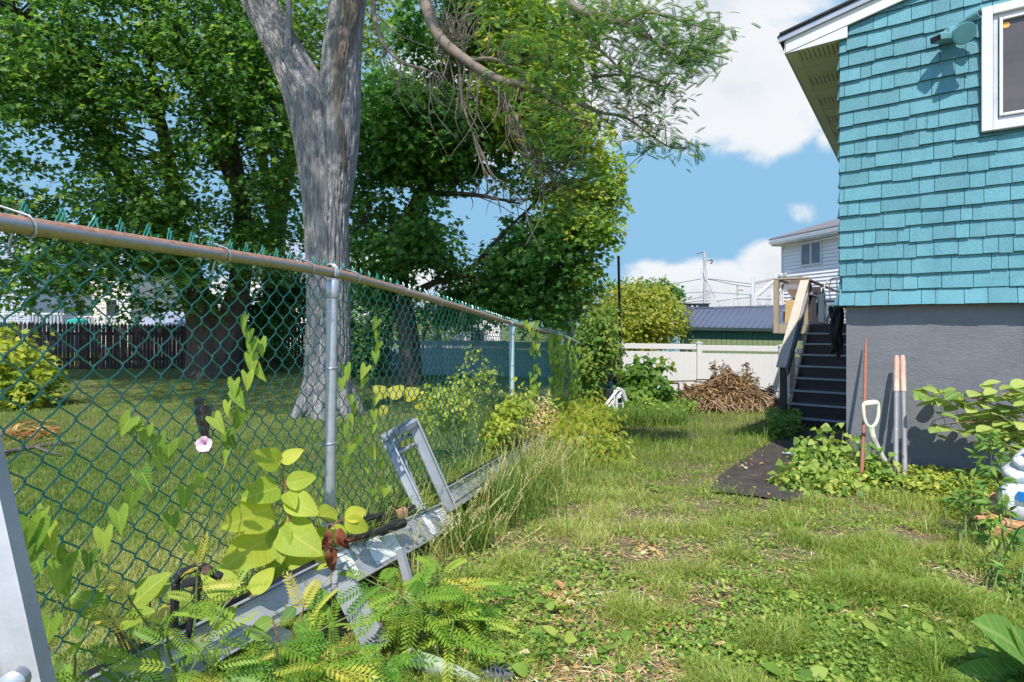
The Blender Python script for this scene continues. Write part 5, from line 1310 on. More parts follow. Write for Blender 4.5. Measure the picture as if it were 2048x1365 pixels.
for zz in (0.3, 1.1):
    ra, rb = gz(a) + ZV * zz, gz(b) + ZV * zz
    mb = MB(); mb.beam(ra - en * 0.03, rb - en * 0.03, 0.04, 0.09, ZV); mb.build('rail', M_BLACKF, pf)
M_BLUEF = surf('blue_painted_boards', (0.19, 0.29, 0.34), 0.75, 0.18, 4, 0, 0.25, 40, stretch=(3, 3, .6), stain=(3, 0.60, 0.75, (0.14, 0.20, 0.23)))
bp_ = [P(690, 682, 16.4), P(880, 682, 15.9), P(1010, 684, 15.4), P(1120, 687, 15.0)]
panel_fence('board_fence', 'dull blue painted board fence behind the chain-link fence', bp_, [p[2] for p in bp_], 1.25, M_BLUEF, surf('blue_cap_rail', (0.18, 0.27, 0.31), 0.7, 0.15, 5), False)
# arched canopy frame and house behind
cf = thing('canopy_frame', 'thin black arched canopy frame above the blue board fence', 'canopy frame', gz(P(900, 720, 17.5)))
M_BLKM = surf('black_metal', (0.02, 0.02, 0.022), 0.5)
for Y in (17.4, 19.0):
    mb = MB(); mb.tube(curve([P(845, 720, Y), P(848, 672, Y), P(856, 653, Y), P(868, 645, Y), P(900, 642, Y), P(945, 643, Y), P(957, 655, Y), P(958, 720, Y)], 40), 0.035, 8); mb.build('arch', M_BLKM, cf, True)
for x in (858, 945): mb = MB(); mb.tube([P(x, 650, 17.4), P(x, 650, 19.0)], 0.03, 8); mb.build('ridge_bar', M_BLKM, cf)
for x in (875, 944): mb = MB(); mb.tube([P(x, 644, 17.4), P(x, 730, 17.4)], 0.03, 8); mb.build('upright', M_BLKM, cf)
def simple_house(label, px0, px1, pyt, pyb, Y, wall, roofc, roof_h, wins=(), depth=6, rail=False):
    a = P(px0, pyt, Y); b = P(px1, pyt, Y); zb = -1.6
    t = thing('neighbour_house', label, 'house', ((a[0] + b[0]) / 2, Y, zb))
    mb = MB(); z = zb
    while z < a[2] - 0.001:
        zt = min(z + 0.16, a[2])
        mb.prism([np.array([a[0], Y, z]) + [0, -.02, 0], np.array([b[0], Y, z]) + [0, -.02, 0], np.array([b[0], Y, zt]), np.array([a[0], Y, zt])], np.array([0, 0.05, 0])); z += 0.16
    mb.box(((a[0] + b[0]) / 2, Y + depth / 2 + .1, (zb + a[2]) / 2), (b[0] - a[0], depth, a[2] - zb))
    mb.build('wall', wall, t)
    ov = 0.3
    e0 = np.array([a[0] - ov, Y - ov, a[2] - .02]); e1 = np.array([b[0] + ov, Y - ov, a[2] - .02]); r0 = np.array([a[0] - ov, Y + depth / 2, a[2] + roof_h]); r1 = np.array([b[0] + ov, Y + depth / 2, a[2] + roof_h])
    mb = MB(); mb.prism([e0, e1, r1, r0], ZV * 0.1); f0 = e0.copy(); f1 = e1.copy(); f0[1] = f1[1] = Y + depth + ov; mb.prism([r0, r1, f1, f0], ZV * 0.1); mb.build('roof', roofc, t)
    for (x0, x1, y0, y1) in wins:
        w0, w1 = P(x0, y0, Y), P(x1, y1, Y); c = (w0 + w1) / 2; s = np.abs(w1 - w0)
        mb = MB(); mb.box((c[0], Y - .045, c[2]), (s[0] + .16, 0.05, s[2] + .16)); wo_ = mb.build('window', M_WHITEP, t)
        mb = MB(); mb.box((c[0], Y - .075, c[2]), (s[0], 0.02, s[2])); mb.build('pane', M_GLASS, wo_)
    if rail:
        mb = MB(); A0, A1, zz = rail
        p0, p1 = P(A0, zz, Y - 1.2), P(A1, zz, Y - 1.2); mb.beam(p0, p1, .08, .08); mb.beam(p0 - ZV * .75, p1 - ZV * .75, .08, .08)
        k = int((p1[0] - p0[0]) / 0.16)
        for j in range(k): q = p0 + (p1 - p0) * (j / k); mb.beam(q - ZV * .72, q, .05, .05, HV)
        mb.build('porch_rail', M_WHITEP, t)
    return t
M_GREYS = surf('blue_grey_siding', (0.40, 0.45, 0.53), 0.6, 0.05, 2); M_CREAM = surf('cream_siding', (0.62, 0.58, 0.50), 0.6, 0.05, 2)
M_GROOF = surf('blue_grey_roof', (0.24, 0.27, 0.33), 0.8, 0.15, 6)
simple_house('blue grey sided house seen through leaves beyond the picket fence', -220, 62, 520, 640, 27, M_GREYS, M_GROOF, 2.2, [(8, 26, 562, 588), (-90, -60, 560, 600)], rail=(-220, 130, 628))
simple_house('cream sided house behind the maple leaves beyond the picket fence', 105, 262, 545, 650, 30, M_CREAM, M_GROOF, 2.0, [(150, 168, 605, 640), (215, 235, 600, 640)], rail=(120, 262, 634))
simple_house('white house with lilac shade behind the grey trunk', 480, 640, 540, 650, 31, surf('white_siding', (0.66, 0.64, 0.63), 0.6, 0.04, 2), M_GROOF, 2.0, [(520, 545, 590, 630)])
simple_house('white and pink house showing over the blue board fence', 838, 1000, 622, 690, 27, surf('pinkish_siding', (0.66, 0.60, 0.57), 0.6, 0.05, 2), M_GROOF, 1.4, [(868, 884, 655, 690), (948, 968, 660, 690)])
ls = thing('roofed_shed', 'low shed with grey blue hipped roof beside the twin maple trunk', 'shed', gz(P(310, 700, 20.5)))
Y = 20.5; a = P(262, 652, Y); b = P(392, 652, Y); r0 = P(322, 622, Y + 2); r1 = P(380, 622, Y + 2)
mb = MB(); mb.prism([a, b, r1, r0], ZV * .05); mb.prism([a, r0, a + np.array([0.2, 4, 0])], ZV * .05); mb.prism([b, b + np.array([-.2, 4, 0]), r1], ZV * 0.05); mb.build('roof', M_GROOF, ls)
mb = MB(); mb.box(((a[0] + b[0]) / 2, Y + 2, (a[2] - 1.6) / 2), (b[0] - a[0] - .4, 3.4, a[2] + 1.6 - .02)); mb.build('wall', surf('tan_shed_wall', (0.30, 0.28, 0.27), .8), ls)
gp = thing('garden_umbrella', 'small teal green cloth canopy showing over the picket fence', 'umbrella', gz(P(155, 700, 20.2)))
mb = MB(); c = P(155, 641, 20.2); mb.tube([c - ZV * .12, c + ZV * .0, c + ZV * .10], [0.34, 0.30, 0.03], 10); mb.build('canopy', surf('teal_cloth', (0.02, 0.28, 0.22), .8), gp)
mb = MB(); mb.tube([c - ZV * 1.9, c + ZV * .05], 0.025, 8); mb.build('pole', M_IRON, gp)

# ---------------------------------------------------------------- chain-link fence
FD = unit(np.array([0.242, 1.0, 0])); FN = np.array([FD[1], -FD[0], 0])
RY = [0.0, 0.6, 1.2, 2.23, 3.6, 5.1, 6.5, 7.97, 9.4, 10.84, 12]
RZ = [0.175, 0.19, 0.197, 0.210, 0.122, 0.012, -0.07, -0.16, -0.285, -0.415, -0.52]
def rail_z(Y): return np.interp(Y, RY, RZ) + EYE
_yy = np.linspace(-0.4, 12.4, 400); _zz = np.interp(_yy, RY, RZ)
_k = np.hanning(41); _k /= _k.sum(); _zs = np.convolve(np.pad(_zz, 20, 'edge'), _k, 'valid')
def rail_z(Y): return np.interp(Y, _yy, _zs) + EYE
def fpt(Y, z=0.0, off=0.0):
    Y = np.asarray(Y, float); z = np.broadcast_to(np.asarray(z, float), Y.shape)
    return np.stack([fence_x(Y) + FN[0] * off, Y + FN[1] * off, rail_z(Y) + z], -1)
cl = thing('chain_link_fence', 'green coated chain-link fence with rusty galvanised top rail and steel posts', 'fence', gz(fpt(2.23)))
M_GREENW, nt_, out_ = new_mat('green_coated_wire'); n = N(nt_)
geo = n('ShaderNodeNewGeometry').outputs['Position']
f = n.noise(geo, 30, 3, .6)
b_ = n('ShaderNodeBsdfPrincipled', **{'Base Color': n.ramp(f, [(0.3, (0.010, 0.13, 0.085)), (0.7, (0.025, 0.22, 0.15))]), 'Roughness': 0.22, 'Specular IOR Level': 0.8})
nt_.links.new(b_.outputs[0], out_.inputs[0])
# wires: each zigzags down the fence, the rising strokes lying in front
wires = MB()
step = 0.0352; Yk = np.arange(0.22, 10.82, step)
NS = 34; zz0 = 0.030; hz = 0.036
for k, y0 in enumerate(Yk):
    tt = []; xx = []; oo = []
    sgn = 1 if k % 2 else -1
    near = y0 < 4
    samp = [0.0, 0.06, 0.2, 0.5, 0.8, 0.94] if near else [0.0, 0.5]
    zz = []
    for s_ in range(NS):
        for u in samp:
            # smoothed triangle
            ph = s_ + u
            tri = 1 - 2 * u if (s_ % 2 == 0) else -1 + 2 * u
            tri = math.sin(tri * math.pi / 2 * 0.82) / math.sin(math.pi / 2 * 0.82)
            xx.append(sgn * tri * step * 0.53); zz.append(zz0 - ph * hz)
            rising = (s_ % 2 == 0) == (sgn > 0)
            oo.append((0.006 if rising else -0.006) * math.sin(math.pi * u))
    Y_ = y0 + np.array(xx) + 0.004 * np.sin(np.array(zz) * 9 + k * .3)
    pts = fpt(Y_, np.array(zz), np.array(oo) - 0.020)
    wires.tube(pts, 0.00205 if near else 0.00235, 5 if near else 4, cap=False)
    if k % 2 == 0:   # hooked knuckle above the rail
        c = fpt(np.array([y0 + step * .5]), 0.0, -0.020)[0]; w_ = 0.012; lean = rng.normal(0, 0.004)
        q = [c - FD * 0.012 + ZV * 0.020, c + FD * (lean - 0.003) + ZV * 0.044 + FN * .004, c + FD * (0.003 + lean) + ZV * 0.052, c + FD * (0.008 + lean) + ZV * 0.046 - FN * .004, c + FD * 0.014 + ZV * 0.018]
        wires.tube(curve(q, 14 if near else 7), 0.00215, 5)
        q = [c - FD * 0.010 + ZV * 0.018 + FN * .007, c + FD * (0.000 + lean) + ZV * 0.038 + FN * .008, c + FD * (0.004 + lean) + ZV * 0.044 + FN * .006]
        wires.tube(curve(q, 12 if near else 6), 0.00215, 5)
wires.build('wire_mesh', M_GREENW, cl, True)
M_RAIL, nt_, out_ = new_mat('rusty_galvanised_rail'); n = N(nt_)
geo = n('ShaderNodeNewGeometry')
nz_ = n('ShaderNodeSeparateXYZ', **{'Vector': geo.outputs['Normal']}).outputs['Z']
pos_ = geo.outputs['Position']
yv = n('ShaderNodeSeparateXYZ', **{'Vector': pos_}).outputs['Y']
f = n.noise(pos_, 12, 6, .65); f2 = n.noise(pos_, 60, 4, .7)
rust = n('ShaderNodeMapRange', **{'Value': n.math('ADD', nz_, n.math('MULTIPLY_ADD', f, 0.9, -0.45)), 'From Min': 0.20, 'From Max': 0.42}).outputs[0]
lich = n('ShaderNodeMapRange', **{'Value': n.math('ADD', n.math('MULTIPLY', nz_, -1.0), n.math('MULTIPLY_ADD', f2, 0.5, -0.25)), 'From Min': 0.12, 'From Max': 0.32}).outputs[0]
far = n('ShaderNodeMapRange', **{'Value': yv, 'From Min': 2.6, 'From Max': 3.6}).outputs[0]
rustc = n.ramp(f2, [(0.3, (0.22, 0.105, 0.065)), (0.6, (0.37, 0.20, 0.13)), (0.8, (0.50, 0.34, 0.22))])
base = n.mixc(lich, (0.36, 0.37, 0.38, 1), n.ramp(f2, [(0.25, (0.10, 0.085, 0.03)), (0.4, (0.30, 0.24, 0.09)), (0.7, (0.40, 0.33, 0.14))]))
base = n.mixc(n.math('MULTIPLY', far, 0.85), base, n.ramp(f2, [(0.3, (0.20, 0.12, 0.07)), (0.7, (0.36, 0.25, 0.16))]))
colr = n.mixc(rust, base, rustc)
met = n.math('MULTIPLY', n.math('SUBTRACT', 1.0, n.math('MAXIMUM', rust, n.math('MAXIMUM', lich, far)), clamp=True), 0.6)
b_ = n('ShaderNodeBsdfPrincipled', **{'Base Color': colr, 'Roughness': 0.5, 'Metallic': met})
bp = n('ShaderNodeBump', **{'Height': f2, 'Strength': 0.3, 'Distance': 0.003}); nt_.links.new(bp.outputs[0], b_.inputs['Normal'])
nt_.links.new(b_.outputs[0], out_.inputs[0])
mb = MB(); Yr = np.linspace(-0.2, 10.86, 220); mb.tube(fpt(Yr), 0.0182, 20); mb.build('top_rail', M_RAIL, cl, True)
M_POST2 = surf('pale_teal_painted_post', (0.34, 0.47, 0.46), 0.5, 0.1, 6)
PY = [2.23, 5.1, 7.97, 10.84]
for k, y in enumerate(PY):
    t_ = fpt(np.array([y]), 0, 0.004)[0]; lean = np.array([0.014, 0, 0]) if k == 0 else np.zeros(3)
    gr = float(ground_h(t_[0], t_[1])) - .1
    r_ = 0.0225 if k == 0 else 0.0235
    top = t_ - ZV * 0.024; bot = np.array([t_[0], t_[1], gr]) - lean * 1.2
    mb = MB()
    if k == 1:
        md = bot + (top - bot) * 0.50; mb.tube([md, top], r_, 20, 0); mb.tube([bot, md - ZV * .002], r_ * .98, 20, 1); po = mb.build('post', [M_POST2, M_GALV], cl, True)
    else:
        mb.tube([bot, top], r_, 20); po = mb.build('post', M_GALV, cl, True)
    mb = MB(); mt_ = M_POST2 if k == 1 else M_GALV
    mb.tube([top - ZV * 0.075, top - ZV * 0.070, top - ZV * 0.012, top - ZV * .004], [r_ + .002, r_ + .0045, r_ + .0045, r_ - .002], 20)
    if k == 1: mb.tube(fpt(np.array([y - .05, y + .02]), 0, 0), 0.0225, 18)
    else:
        th = np.linspace(-0.5, math.pi + 0.5, 22); c = t_ - FN * .004
        for off in np.linspace(-0.010, 0.010, 5):
            mb.tube([c + FD * off + FN * math.cos(q) * 0.0235 + ZV * (math.sin(q) * 0.031) for q in th], 0.0035, 6)
    mb.build('post_cap', mt_, po, True)
    # tie wires on the post
    for dz in ([-0.095, -0.37, -0.66] if k < 2 else [-0.3]):
        c = t_ + ZV * dz - lean * abs(dz); th = np.linspace(-0.4, math.pi + 1.0, 20)
        q = [c - FN * 0.03 - FD * 0.045] + [c + FD * (-math.cos(a) * (r_ + .003)) + FN * math.sin(a) * (r_ + .003) + ZV * .004 * (a / 3) for a in th] + [c - FN * .03 + FD * .01]
        mb = MB(); mb.tube(curve(q, 30), 0.0021, 6); mb.build('tie_wire', M_GALV, po, True)
for y in [1.135, 1.66, 2.075, 2.40, 2.86, 3.35, 3.8, 4.25, 4.7, 5.5, 6.0, 6.6]:
    c = fpt(np.array([y]))[0]; th = np.linspace(0.9, 2 * math.pi - 0.9 + 1.4, 26) + math.pi / 2 * 0
    q = [c - FN * math.cos(a) * -0.0 + FN * math.sin(a - .4) * 0.0225 * (1 if True else 0) - ZV * (-math.cos(a - .4)) * 0.0225 + FD * 0.014 * math.sin((a - 0.9) * .6) for a in th]
    q = q + [c - ZV * .045 - FN * .018 - FD * 0.015, c - ZV * .055 - FN * .02 - FD * .006]
    q = [c + ZV * .034 - FN * .022 - FD * .028] + q
    mb = MB(); mb.tube(curve(q, 46), 0.0023, 6); mb.build('tie_wire', M_GALV, cl, True)

# stub of branch caught in the mesh
sb = MB(); Yt = 1.62
sb.tube(curve([P(414, 905, Yt), P(409, 870, Yt), P(402, 835, Yt - .01), P(397, 800, Yt - .02)], 20), np.linspace(0.012, 0.014, 20) * (1 + 0.15 * np.sin(np.arange(20) * 1.7)), 12, disp=bark_disp(0.003, 9, rng))
sb.tube(curve([P(408, 862, Yt), P(414, 835, Yt + .01), P(417, 812, Yt + .01)], 12), np.linspace(0.012, 0.010, 12), 10, disp=bark_disp(0.002, 7, rng))
o = sb.build('broken_branch', M_DEADWOOD, None, True, P(410, 900, Yt)); tag(o, 'short forked broken branch stub stuck in the chain-link mesh', 'branch')

# ---------------------------------------------------------------- aluminium hoist beams lying along the fence
hb_ = thing('ladder_hoist', 'long aluminium ladder hoist lying along the fence foot with an upright U frame', 'ladder hoist', gz(P(700, 1300, 2.0)))
def cbeam(name, a, b, h, w, up, mat=M_ALU, strip=True):
    """extruded rail: flat web with two lips, a groove line and a black strip on top"""
    a = np.array(a); b = np.array(b); mb = MB()
    d = unit(b - a); x = unit(np.cross(d, up)); u = np.cross(x, d)
    mb.beam(a, b, 0.006, h, up); s = 1
    for q in (0.5, -0.5): mb.beam(a, b, w, 0.006, up, shift=(-s * w / 2 * -1 * 0, q * h))
    mb.beam(a, b, 0.012, 0.010, up, shift=(0.006, -0.18 * h)); mb.beam(a, b, 0.010, 0.004, up, shift=(0.005, 0.40 * h))
    o = mb.build(name, mat, hb_)
    if strip:
        m2 = MB(); m2.beam(a, b, w * 0.7, 0.014, up, shift=(-0.004, 0.5 * h + 0.0105)); m2.build('rubber_strip', M_BLACKR, o)
    return o
BU = unit(np.array([-0.85, -0.3, 1.0]))
A0, A1 = P(190, 1410, 1.16), P(668, 1148, 1.86)
cbeam('rail', A0, A1, 0.098, 0.05, BU)
B0, B1 = P(655, 1150, 1.95), P(905, 1026, 3.05)
mb = MB(); up = unit(np.array([-0.8, -0.25, 1.0]))
mb.beam(B0, B1, 0.008, 0.128, up); mb.beam(B0, B1, 0.07, 0.007, up, shift=(-0.02, 0.0655)); mb.beam(B0, B1, 0.06, 0.007, up, shift=(-0.015, -0.0655))
sec = mb.build('bracket_plate', M_ALU, hb_)
d = unit(B1 - B0); x = unit(np.cross(d, up)); u = np.cross(x, d); Ax = np.array([d, u, x])
def onplate(t_, v): return B0 + (B1 - B0) * t_ + u * v + x * 0.0055
M_LABEL = surf('white_label', (0.78, 0.77, 0.72), 0.5, 0.05, 12, stain=(12, .6, .75, (.60, .57, .5)))
M_INK = surf('faded_ink', (0.12, 0.12, 0.14), 0.7)
for (t_, v, w_, h_, lines) in [(0.90, 0.008, 0.13, 0.070, 5), (0.73, -0.002, 0.055, 0.105, 0), (0.34, -0.002, 0.22, 0.10, 0), (0.09, 0.0, 0.11, 0.10, 4)]:
    mb = MB(); c = onplate(t_, v); mb.box(c, (w_, h_, 0.002), Ax)
    lo = mb.build('label', M_LABEL, sec)
    mb = MB(); gg = np.random.default_rng(int(t_ * 100))
    for j in range(lines):
        y = h_ * (0.36 - 0.72 * j / max(1, lines - 1)); xx_ = -w_ * 0.42
        while xx_ < w_ * 0.36:
            ww = gg.uniform(0.004, 0.012); mb.box(c + d * (xx_ + ww / 2) + u * y + x * 0.0014, (ww, 0.0045 if j in (0, lines - 1) else 0.003, 0.0008), Ax); xx_ += ww + 0.003
    if lines: mb.build('print', M_INK, lo)
for (t_, v) in [(0.60, -0.02), (0.545, -0.042), (0.47, -0.04), (0.56, 0.025), (0.61, -0.046)]:
    mb = MB(); mb.disc(onplate(t_, v) + x * .004, x, 0.009, 0.010, 12); mb.build('rivet', M_GALV, sec, True)
C0_, C1_ = P(890, 1005, 3.0), P(1092, 876, 5.85)
cbeam('rail', C0_, C1_, 0.115, 0.05, up)
# pulley and strap pieces on top
mb = MB(); mb.tube(curve([P(598, 1085, 2.0), P(650, 1062, 2.15), P(720, 1040, 2.3), P(760, 1032, 2.4)], 14), [0.012] * 14, 10); mb.tube([P(762, 1062, 2.3), P(806, 1046, 2.45)], 0.021, 14); mb.tube(curve([P(700, 1078, 2.15), P(735, 1068, 2.22), P(770, 1060, 2.3)], 8), 0.014, 10)
mb.build('strap', M_BLACKR, hb_, True)
mb = MB(); mb.beam(P(750, 1048, 2.5), P(818, 1020, 2.75), 0.05, 0.05, up); mb.build('slider', M_BLKM, hb_)
mb = MB(); mb.tube([P(795, 1030, 2.62), P(809, 1024, 2.66)], 0.024, 14); mb.build('roller', surf('faded_red_roller', (0.42, 0.20, 0.14), 0.6, 0.2, 14), hb_, True)
mb = MB(); mb.prism([P(811, 1012, 2.7), P(824, 1018, 2.7), P(832, 1040, 2.7), P(815, 1048, 2.7)], np.array([0.01, 0.05, 0])); mb.build('plate', M_BLKM, hb_)
# upright U frame
def arm(p, q, w=0.052): m_ = MB(); m_.beam(p, q, w, 0.028, FD * .9 - FN * .5, 0, 0.004); m_.beam(p, q, 0.008, 0.05, FD * .9 - FN * .5, shift=(w / 2 - .004, -.02)); return m_.build('arm', M_ALUD, fr_)
fr_ = MB().tube([P(770, 877, 2.86), P(826, 846, 3.0)], 0.012, 10).build('u_frame', M_ALU, hb_, True)
TL, TR, BL, BR_ = P(772, 877, 2.84), P(825, 846, 3.0), P(842, 1022, 2.76), P(903, 1022, 2.98)
arm(TR, BR_, 0.062); arm(TL, BL, 0.05)
arm(P(784, 868, 2.98), P(834, 990, 2.95), 0.03)
mb = MB(); mb.beam(P(766, 879, 2.83), P(832, 843, 3.0), 0.05, 0.035, ZV, 0, 0.004); mb.build('top_bar', M_ALUD, fr_)
mb = MB(); mb.tube([P(787, 912, 2.84), P(830, 888, 3.0)], 0.010, 12); mb.build('cross_bar', M_ALU, fr_, True)
mb = MB(); mb.beam(P(782, 890, 2.9), P(826, 866, 3.02), 0.010, 0.014, ZV); mb.build('cross_bar', M_ALU, fr_, True)
for (x_, y_, Y) in ((771, 879, 2.81), (826, 847, 2.97)): mb = MB(); mb.disc(P(x_, y_, Y), -FN - FD, 0.012, 0.02, 14); mb.build('bolt', M_GALV, fr_, True)
# strut going down under the joint
mb = MB(); mb.beam(P(672, 1140, 1.84), P(760, 1300, 1.72), 0.075, 0.02, up); mb.beam(P(672, 1140, 1.85), P(760, 1300, 1.73), 0.012, 0.03, up, shift=(0.03, 0)); mb.build('strut', M_ALUD, hb_)
mb = MB(); mb.beam(P(800, 1100, 2.2), P(838, 1240, 2.05), 0.03, 0.02, up); mb.build('strut', M_ALUD, hb_)
# near black clamp behind the rail
ck = thing('black_clamp', 'black steel clamp frame with a round bolt standing behind the aluminium rail', 'clamp', gz(P(390, 1300, 1.5)))
Yk_ = 1.34
mb = MB()
for (p, q) in [((352, 1165), (346, 1275)), ((398, 1160), (378, 1275)), ((352, 1162), (364, 1145)), ((362, 1146), (402, 1132)), ((402, 1132), (443, 1156)), ((366, 1168), (400, 1160))]:
    mb.beam(P(p[0], p[1], Yk_), P(q[0], q[1], Yk_), 0.018, 0.016, NV, 0, 0.003)
mb.build('frame', M_BLKM, ck)
mb = MB(); mb.disc(P(414, 1141, Yk_ - .015), (0.2, -1, .2), 0.0105, 0.012, 16); mb.build('bolt', M_IRON, ck, True)
# second hoist rail leaning on the fence at the left edge
rr_ = thing('leaning_rail', 'aluminium channel rail leaning on the fence at the left edge, close by', 'rail', np.array([-0.52, 0.74, 0.0]))
p0 = np.array([-0.535, 0.735, -0.02]); p1 = np.array([-0.535, 0.735, -0.02]) + (np.array([-0.985, 0.90, EYE + 0.27]) - np.array([-0.535, 0.735, -0.02])) * 0.72
mb = MB(); up = unit(np.array([0.25, -1.0, 0.05]))
for sft in (-0.034, 0.034): mb.beam(p0, p1, 0.040, 0.006, up, shift=(sft, 0))
mb.beam(p0, p1, 0.10, 0.005, up, shift=(0, -0.022))
for sft in (-0.053, 0.053): mb.beam(p0, p1, 0.004, 0.034, up, shift=(sft, -0.010))
for sft in (-0.013, 0.013): mb.beam(p0, p1, 0.003, 0.010, up, shift=(sft, -0.003))
mb.build('channel', M_ALU, rr_)
mb = MB(); c = P(30, 1362, 0.752); mb.tube([c - up * .006, c + up * .008, c + up * .012, c + up * .014], [0.016, 0.0155, 0.011, 0.002], 18); mb.build('rivet', M_GALV, rr_, True)
# white corrugated plastic pieces under the hoist
M_PLAS = surf('pale_plastic', (0.62, 0.62, 0.58), 0.45, 0.06, 6, stain=(7, .55, .7, (.42, .42, .36)))
def sheet(name, label, pts, th, mat, cat, org):
    mb = MB(); mb.prism(pts, th); o = mb.build(name, mat, None, False, org); tag(o, label, cat); return o
w0 = P(548, 1255, 1.62); q = [P(500, 1300, 1.52), P(548, 1250, 1.62), P(582, 1262, 1.66), P(560, 1310, 1.56)]
sheet('plastic_offcut', 'white plastic offcut half hidden under the aluminium rail', q, np.array([0, 0.02, -0.02]), M_PLAS, 'plastic piece', gz(w0))
# scalloped green edging strip
mb = MB(); k = 26; M_EDGE = surf('grey_green_plastic', (0.24, 0.28, 0.20), .5, .15, 9)
e0, e1 = P(812, 1322, 1.66), P(960, 1386, 1.60); V_ = []; Fq = []
for i in range(k):
    t_ = i / (k - 1); p = e0 + (e1 - e0) * t_; j = 0.012 * abs(math.sin(i * 1.3)) + 0.004 * rng.random()
    V_ += [p + ZV * (0.028 + 0.010 * math.sin(3 * t_)) + np.array([0, 0.02, 0]), p - ZV * (0.0 + j), ]
for i in range(k - 1): Fq.append((2 * i, 2 * i + 1, 2 * i + 3, 2 * i + 2))
mb.add(V_, Fq); o = mb.build('garden_edging', M_EDGE, None, True, gz(e0)); tag(o, 'scalloped pale plastic garden edging near the bottom of the view', 'edging'); md = o.modifiers.new('t', 'SOLIDIFY'); md.thickness = 0.004

# ---------------------------------------------------------------- black weed mat path
mat_o = [(1410, 985), (1440, 955), (1478, 925), (1520, 900), (1560, 878), (1585, 866), (1680, 870), (1690, 900), (1650, 960), (1612, 1006), (1560, 1004), (1500, 996), (1450, 990)]
M_MAT = surf('black_weed_mat', (0.055, 0.047, 0.041), 0.9, 0.35, 5, 0, 0.8, 30, stain=(11, 0.52, 0.74, (0.15, 0.11, 0.07)), fine=0.3)
cpt = [G(x, y) for x, y in mat_o]; cen = np.mean(cpt, 0); V_ = []; Fq = []; rings = 14; n_ = len(cpt) * 6
oc = curve(cpt + [cpt[0]], n_ + 1)[:-1]
for r_ in range(rings + 1):
    for p in oc:
        s_ = r_ / rings; q = cen + (p - cen) * s_ * (1 + 0.0); h_ = float(ground_h(q[0], q[1])); V_.append([q[0], q[1], h_ + 0.012 + 0.008 * float(fbm(q[0] * 5, q[1] * 5, 2))])
for r_ in range(rings):
    for i in range(n_): Fq.append((r_ * n_ + i, (r_ + 1) * n_ + i, (r_ + 1) * n_ + (i + 1) % n_, r_ * n_ + (i + 1) % n_))
mo = MB().add(V_, [f_[::-1] for f_ in Fq]).build('path', M_MAT, None, True, gz(cen)); tag(mo, 'black weed mat path at the foot of the stairs', 'path', kind='structure')
MATPOLY = oc[:, :2]
def in_mat(X, Y):
    X = X + rng.normal(0, .05, len(X)); Y = Y + rng.normal(0, .07, len(Y))
    ins = np.zeros(len(X), bool); P_ = MATPOLY; k = len(P_)
    for i in range(k):
        x1, y1 = P_[i]; x2, y2 = P_[(i + 1) % k]
        c = ((y1 > Y) != (y2 > Y)) & (X < (x2 - x1) * (Y - y1) / (y2 - y1 + 1e-12) + x1); ins ^= c
    return ins
mb = MB(); p0, p1 = G(1565, 912), G(1612, 916); mb.tube([p0 + ZV * .03, p1 + ZV * .03], 0.012, 8); o = mb.build('pipe_scrap', M_GALV, None, True, p0); tag(o, 'short grey pipe lying on the black weed mat', 'pipe')

# ---------------------------------------------------------------- bag stack at the right edge
bgs = thing('bag_stack', 'stack of white plastic bags with a blue band on an orange timber pallet', 'bags', gz(P(2060, 1170, 2.9)))
M_BAG, nt_, out_ = new_mat('white_bag_plastic'); n = N(nt_)
b_ = n('ShaderNodeBsdfPrincipled', **{'Base Color': (0.66, 0.67, 0.69, 1), 'Roughness': 0.35})
tc = n('ShaderNodeTexCoord').outputs['Object']; bp = n('ShaderNodeBump', **{'Height': n.noise(tc, 14, 4, .6, 1.0), 'Strength': 0.6, 'Distance': 0.03}); nt_.links.new(bp.outputs[0], b_.inputs['Normal']); nt_.links.new(b_.outputs[0], out_.inputs[0])
M_BLUE = surf('blue_band', (0.015, 0.16, 0.42), 0.35, 0.1, 8)
ang = R(-50); bx = np.array([math.cos(ang), math.sin(ang), 0]); by = np.array([-bx[1], bx[0], 0])
bc = gz(np.array([2.80, 2.90, 0]))
def bag(cz, sx, sy, h, seed, sh=0):
    gg = np.random.default_rng(seed); V_ = []; Fq = []; nu, nv = 40, 13
    for i in range(nu):
        a = 2 * math.pi * i / nu; ca, sa = math.cos(a), math.sin(a); e = 0.42
        ex_ = np.sign(ca) * abs(ca) ** e; ey_ = np.sign(sa) * abs(sa) ** e
        for j in range(nv):
            b = math.pi * (j / (nv - 1) - .5); cb = max(0, math.cos(b)) ** 0.4; sb_ = np.sign(math.sin(b)) * abs(math.sin(b)) ** 0.8
            wob = 1 + 0.03 * math.sin(3 * a + seed * 2) + 0.02 * math.sin(7 * a + .5 * j + seed) + 0.012 * math.sin(15 * a + seed)
            V_.append(bc + bx * (sx * ex_ * cb * wob + sh) + by * (sy * ey_ * cb * wob) + ZV * (cz + h * sb_ * (1 + 0.1 * math.sin(3 * a + seed))))
    for i in range(nu):
        for j in range(nv - 1): Fq.append((i * nv + j, ((i + 1) % nu) * nv + j, ((i + 1) % nu) * nv + j + 1, i * nv + j + 1))
    return MB().add(V_, Fq).build('bag', M_BAG, bgs, True)
b1 = bag(0.19, 0.25, 0.26, 0.105, 1); bag(0.315, 0.24, 0.25, 0.045, 2, 0.01); bag(0.375, 0.23, 0.25, 0.04, 3, 0.03); bag(0.45, 0.20, 0.24, 0.055, 4, 0.06)
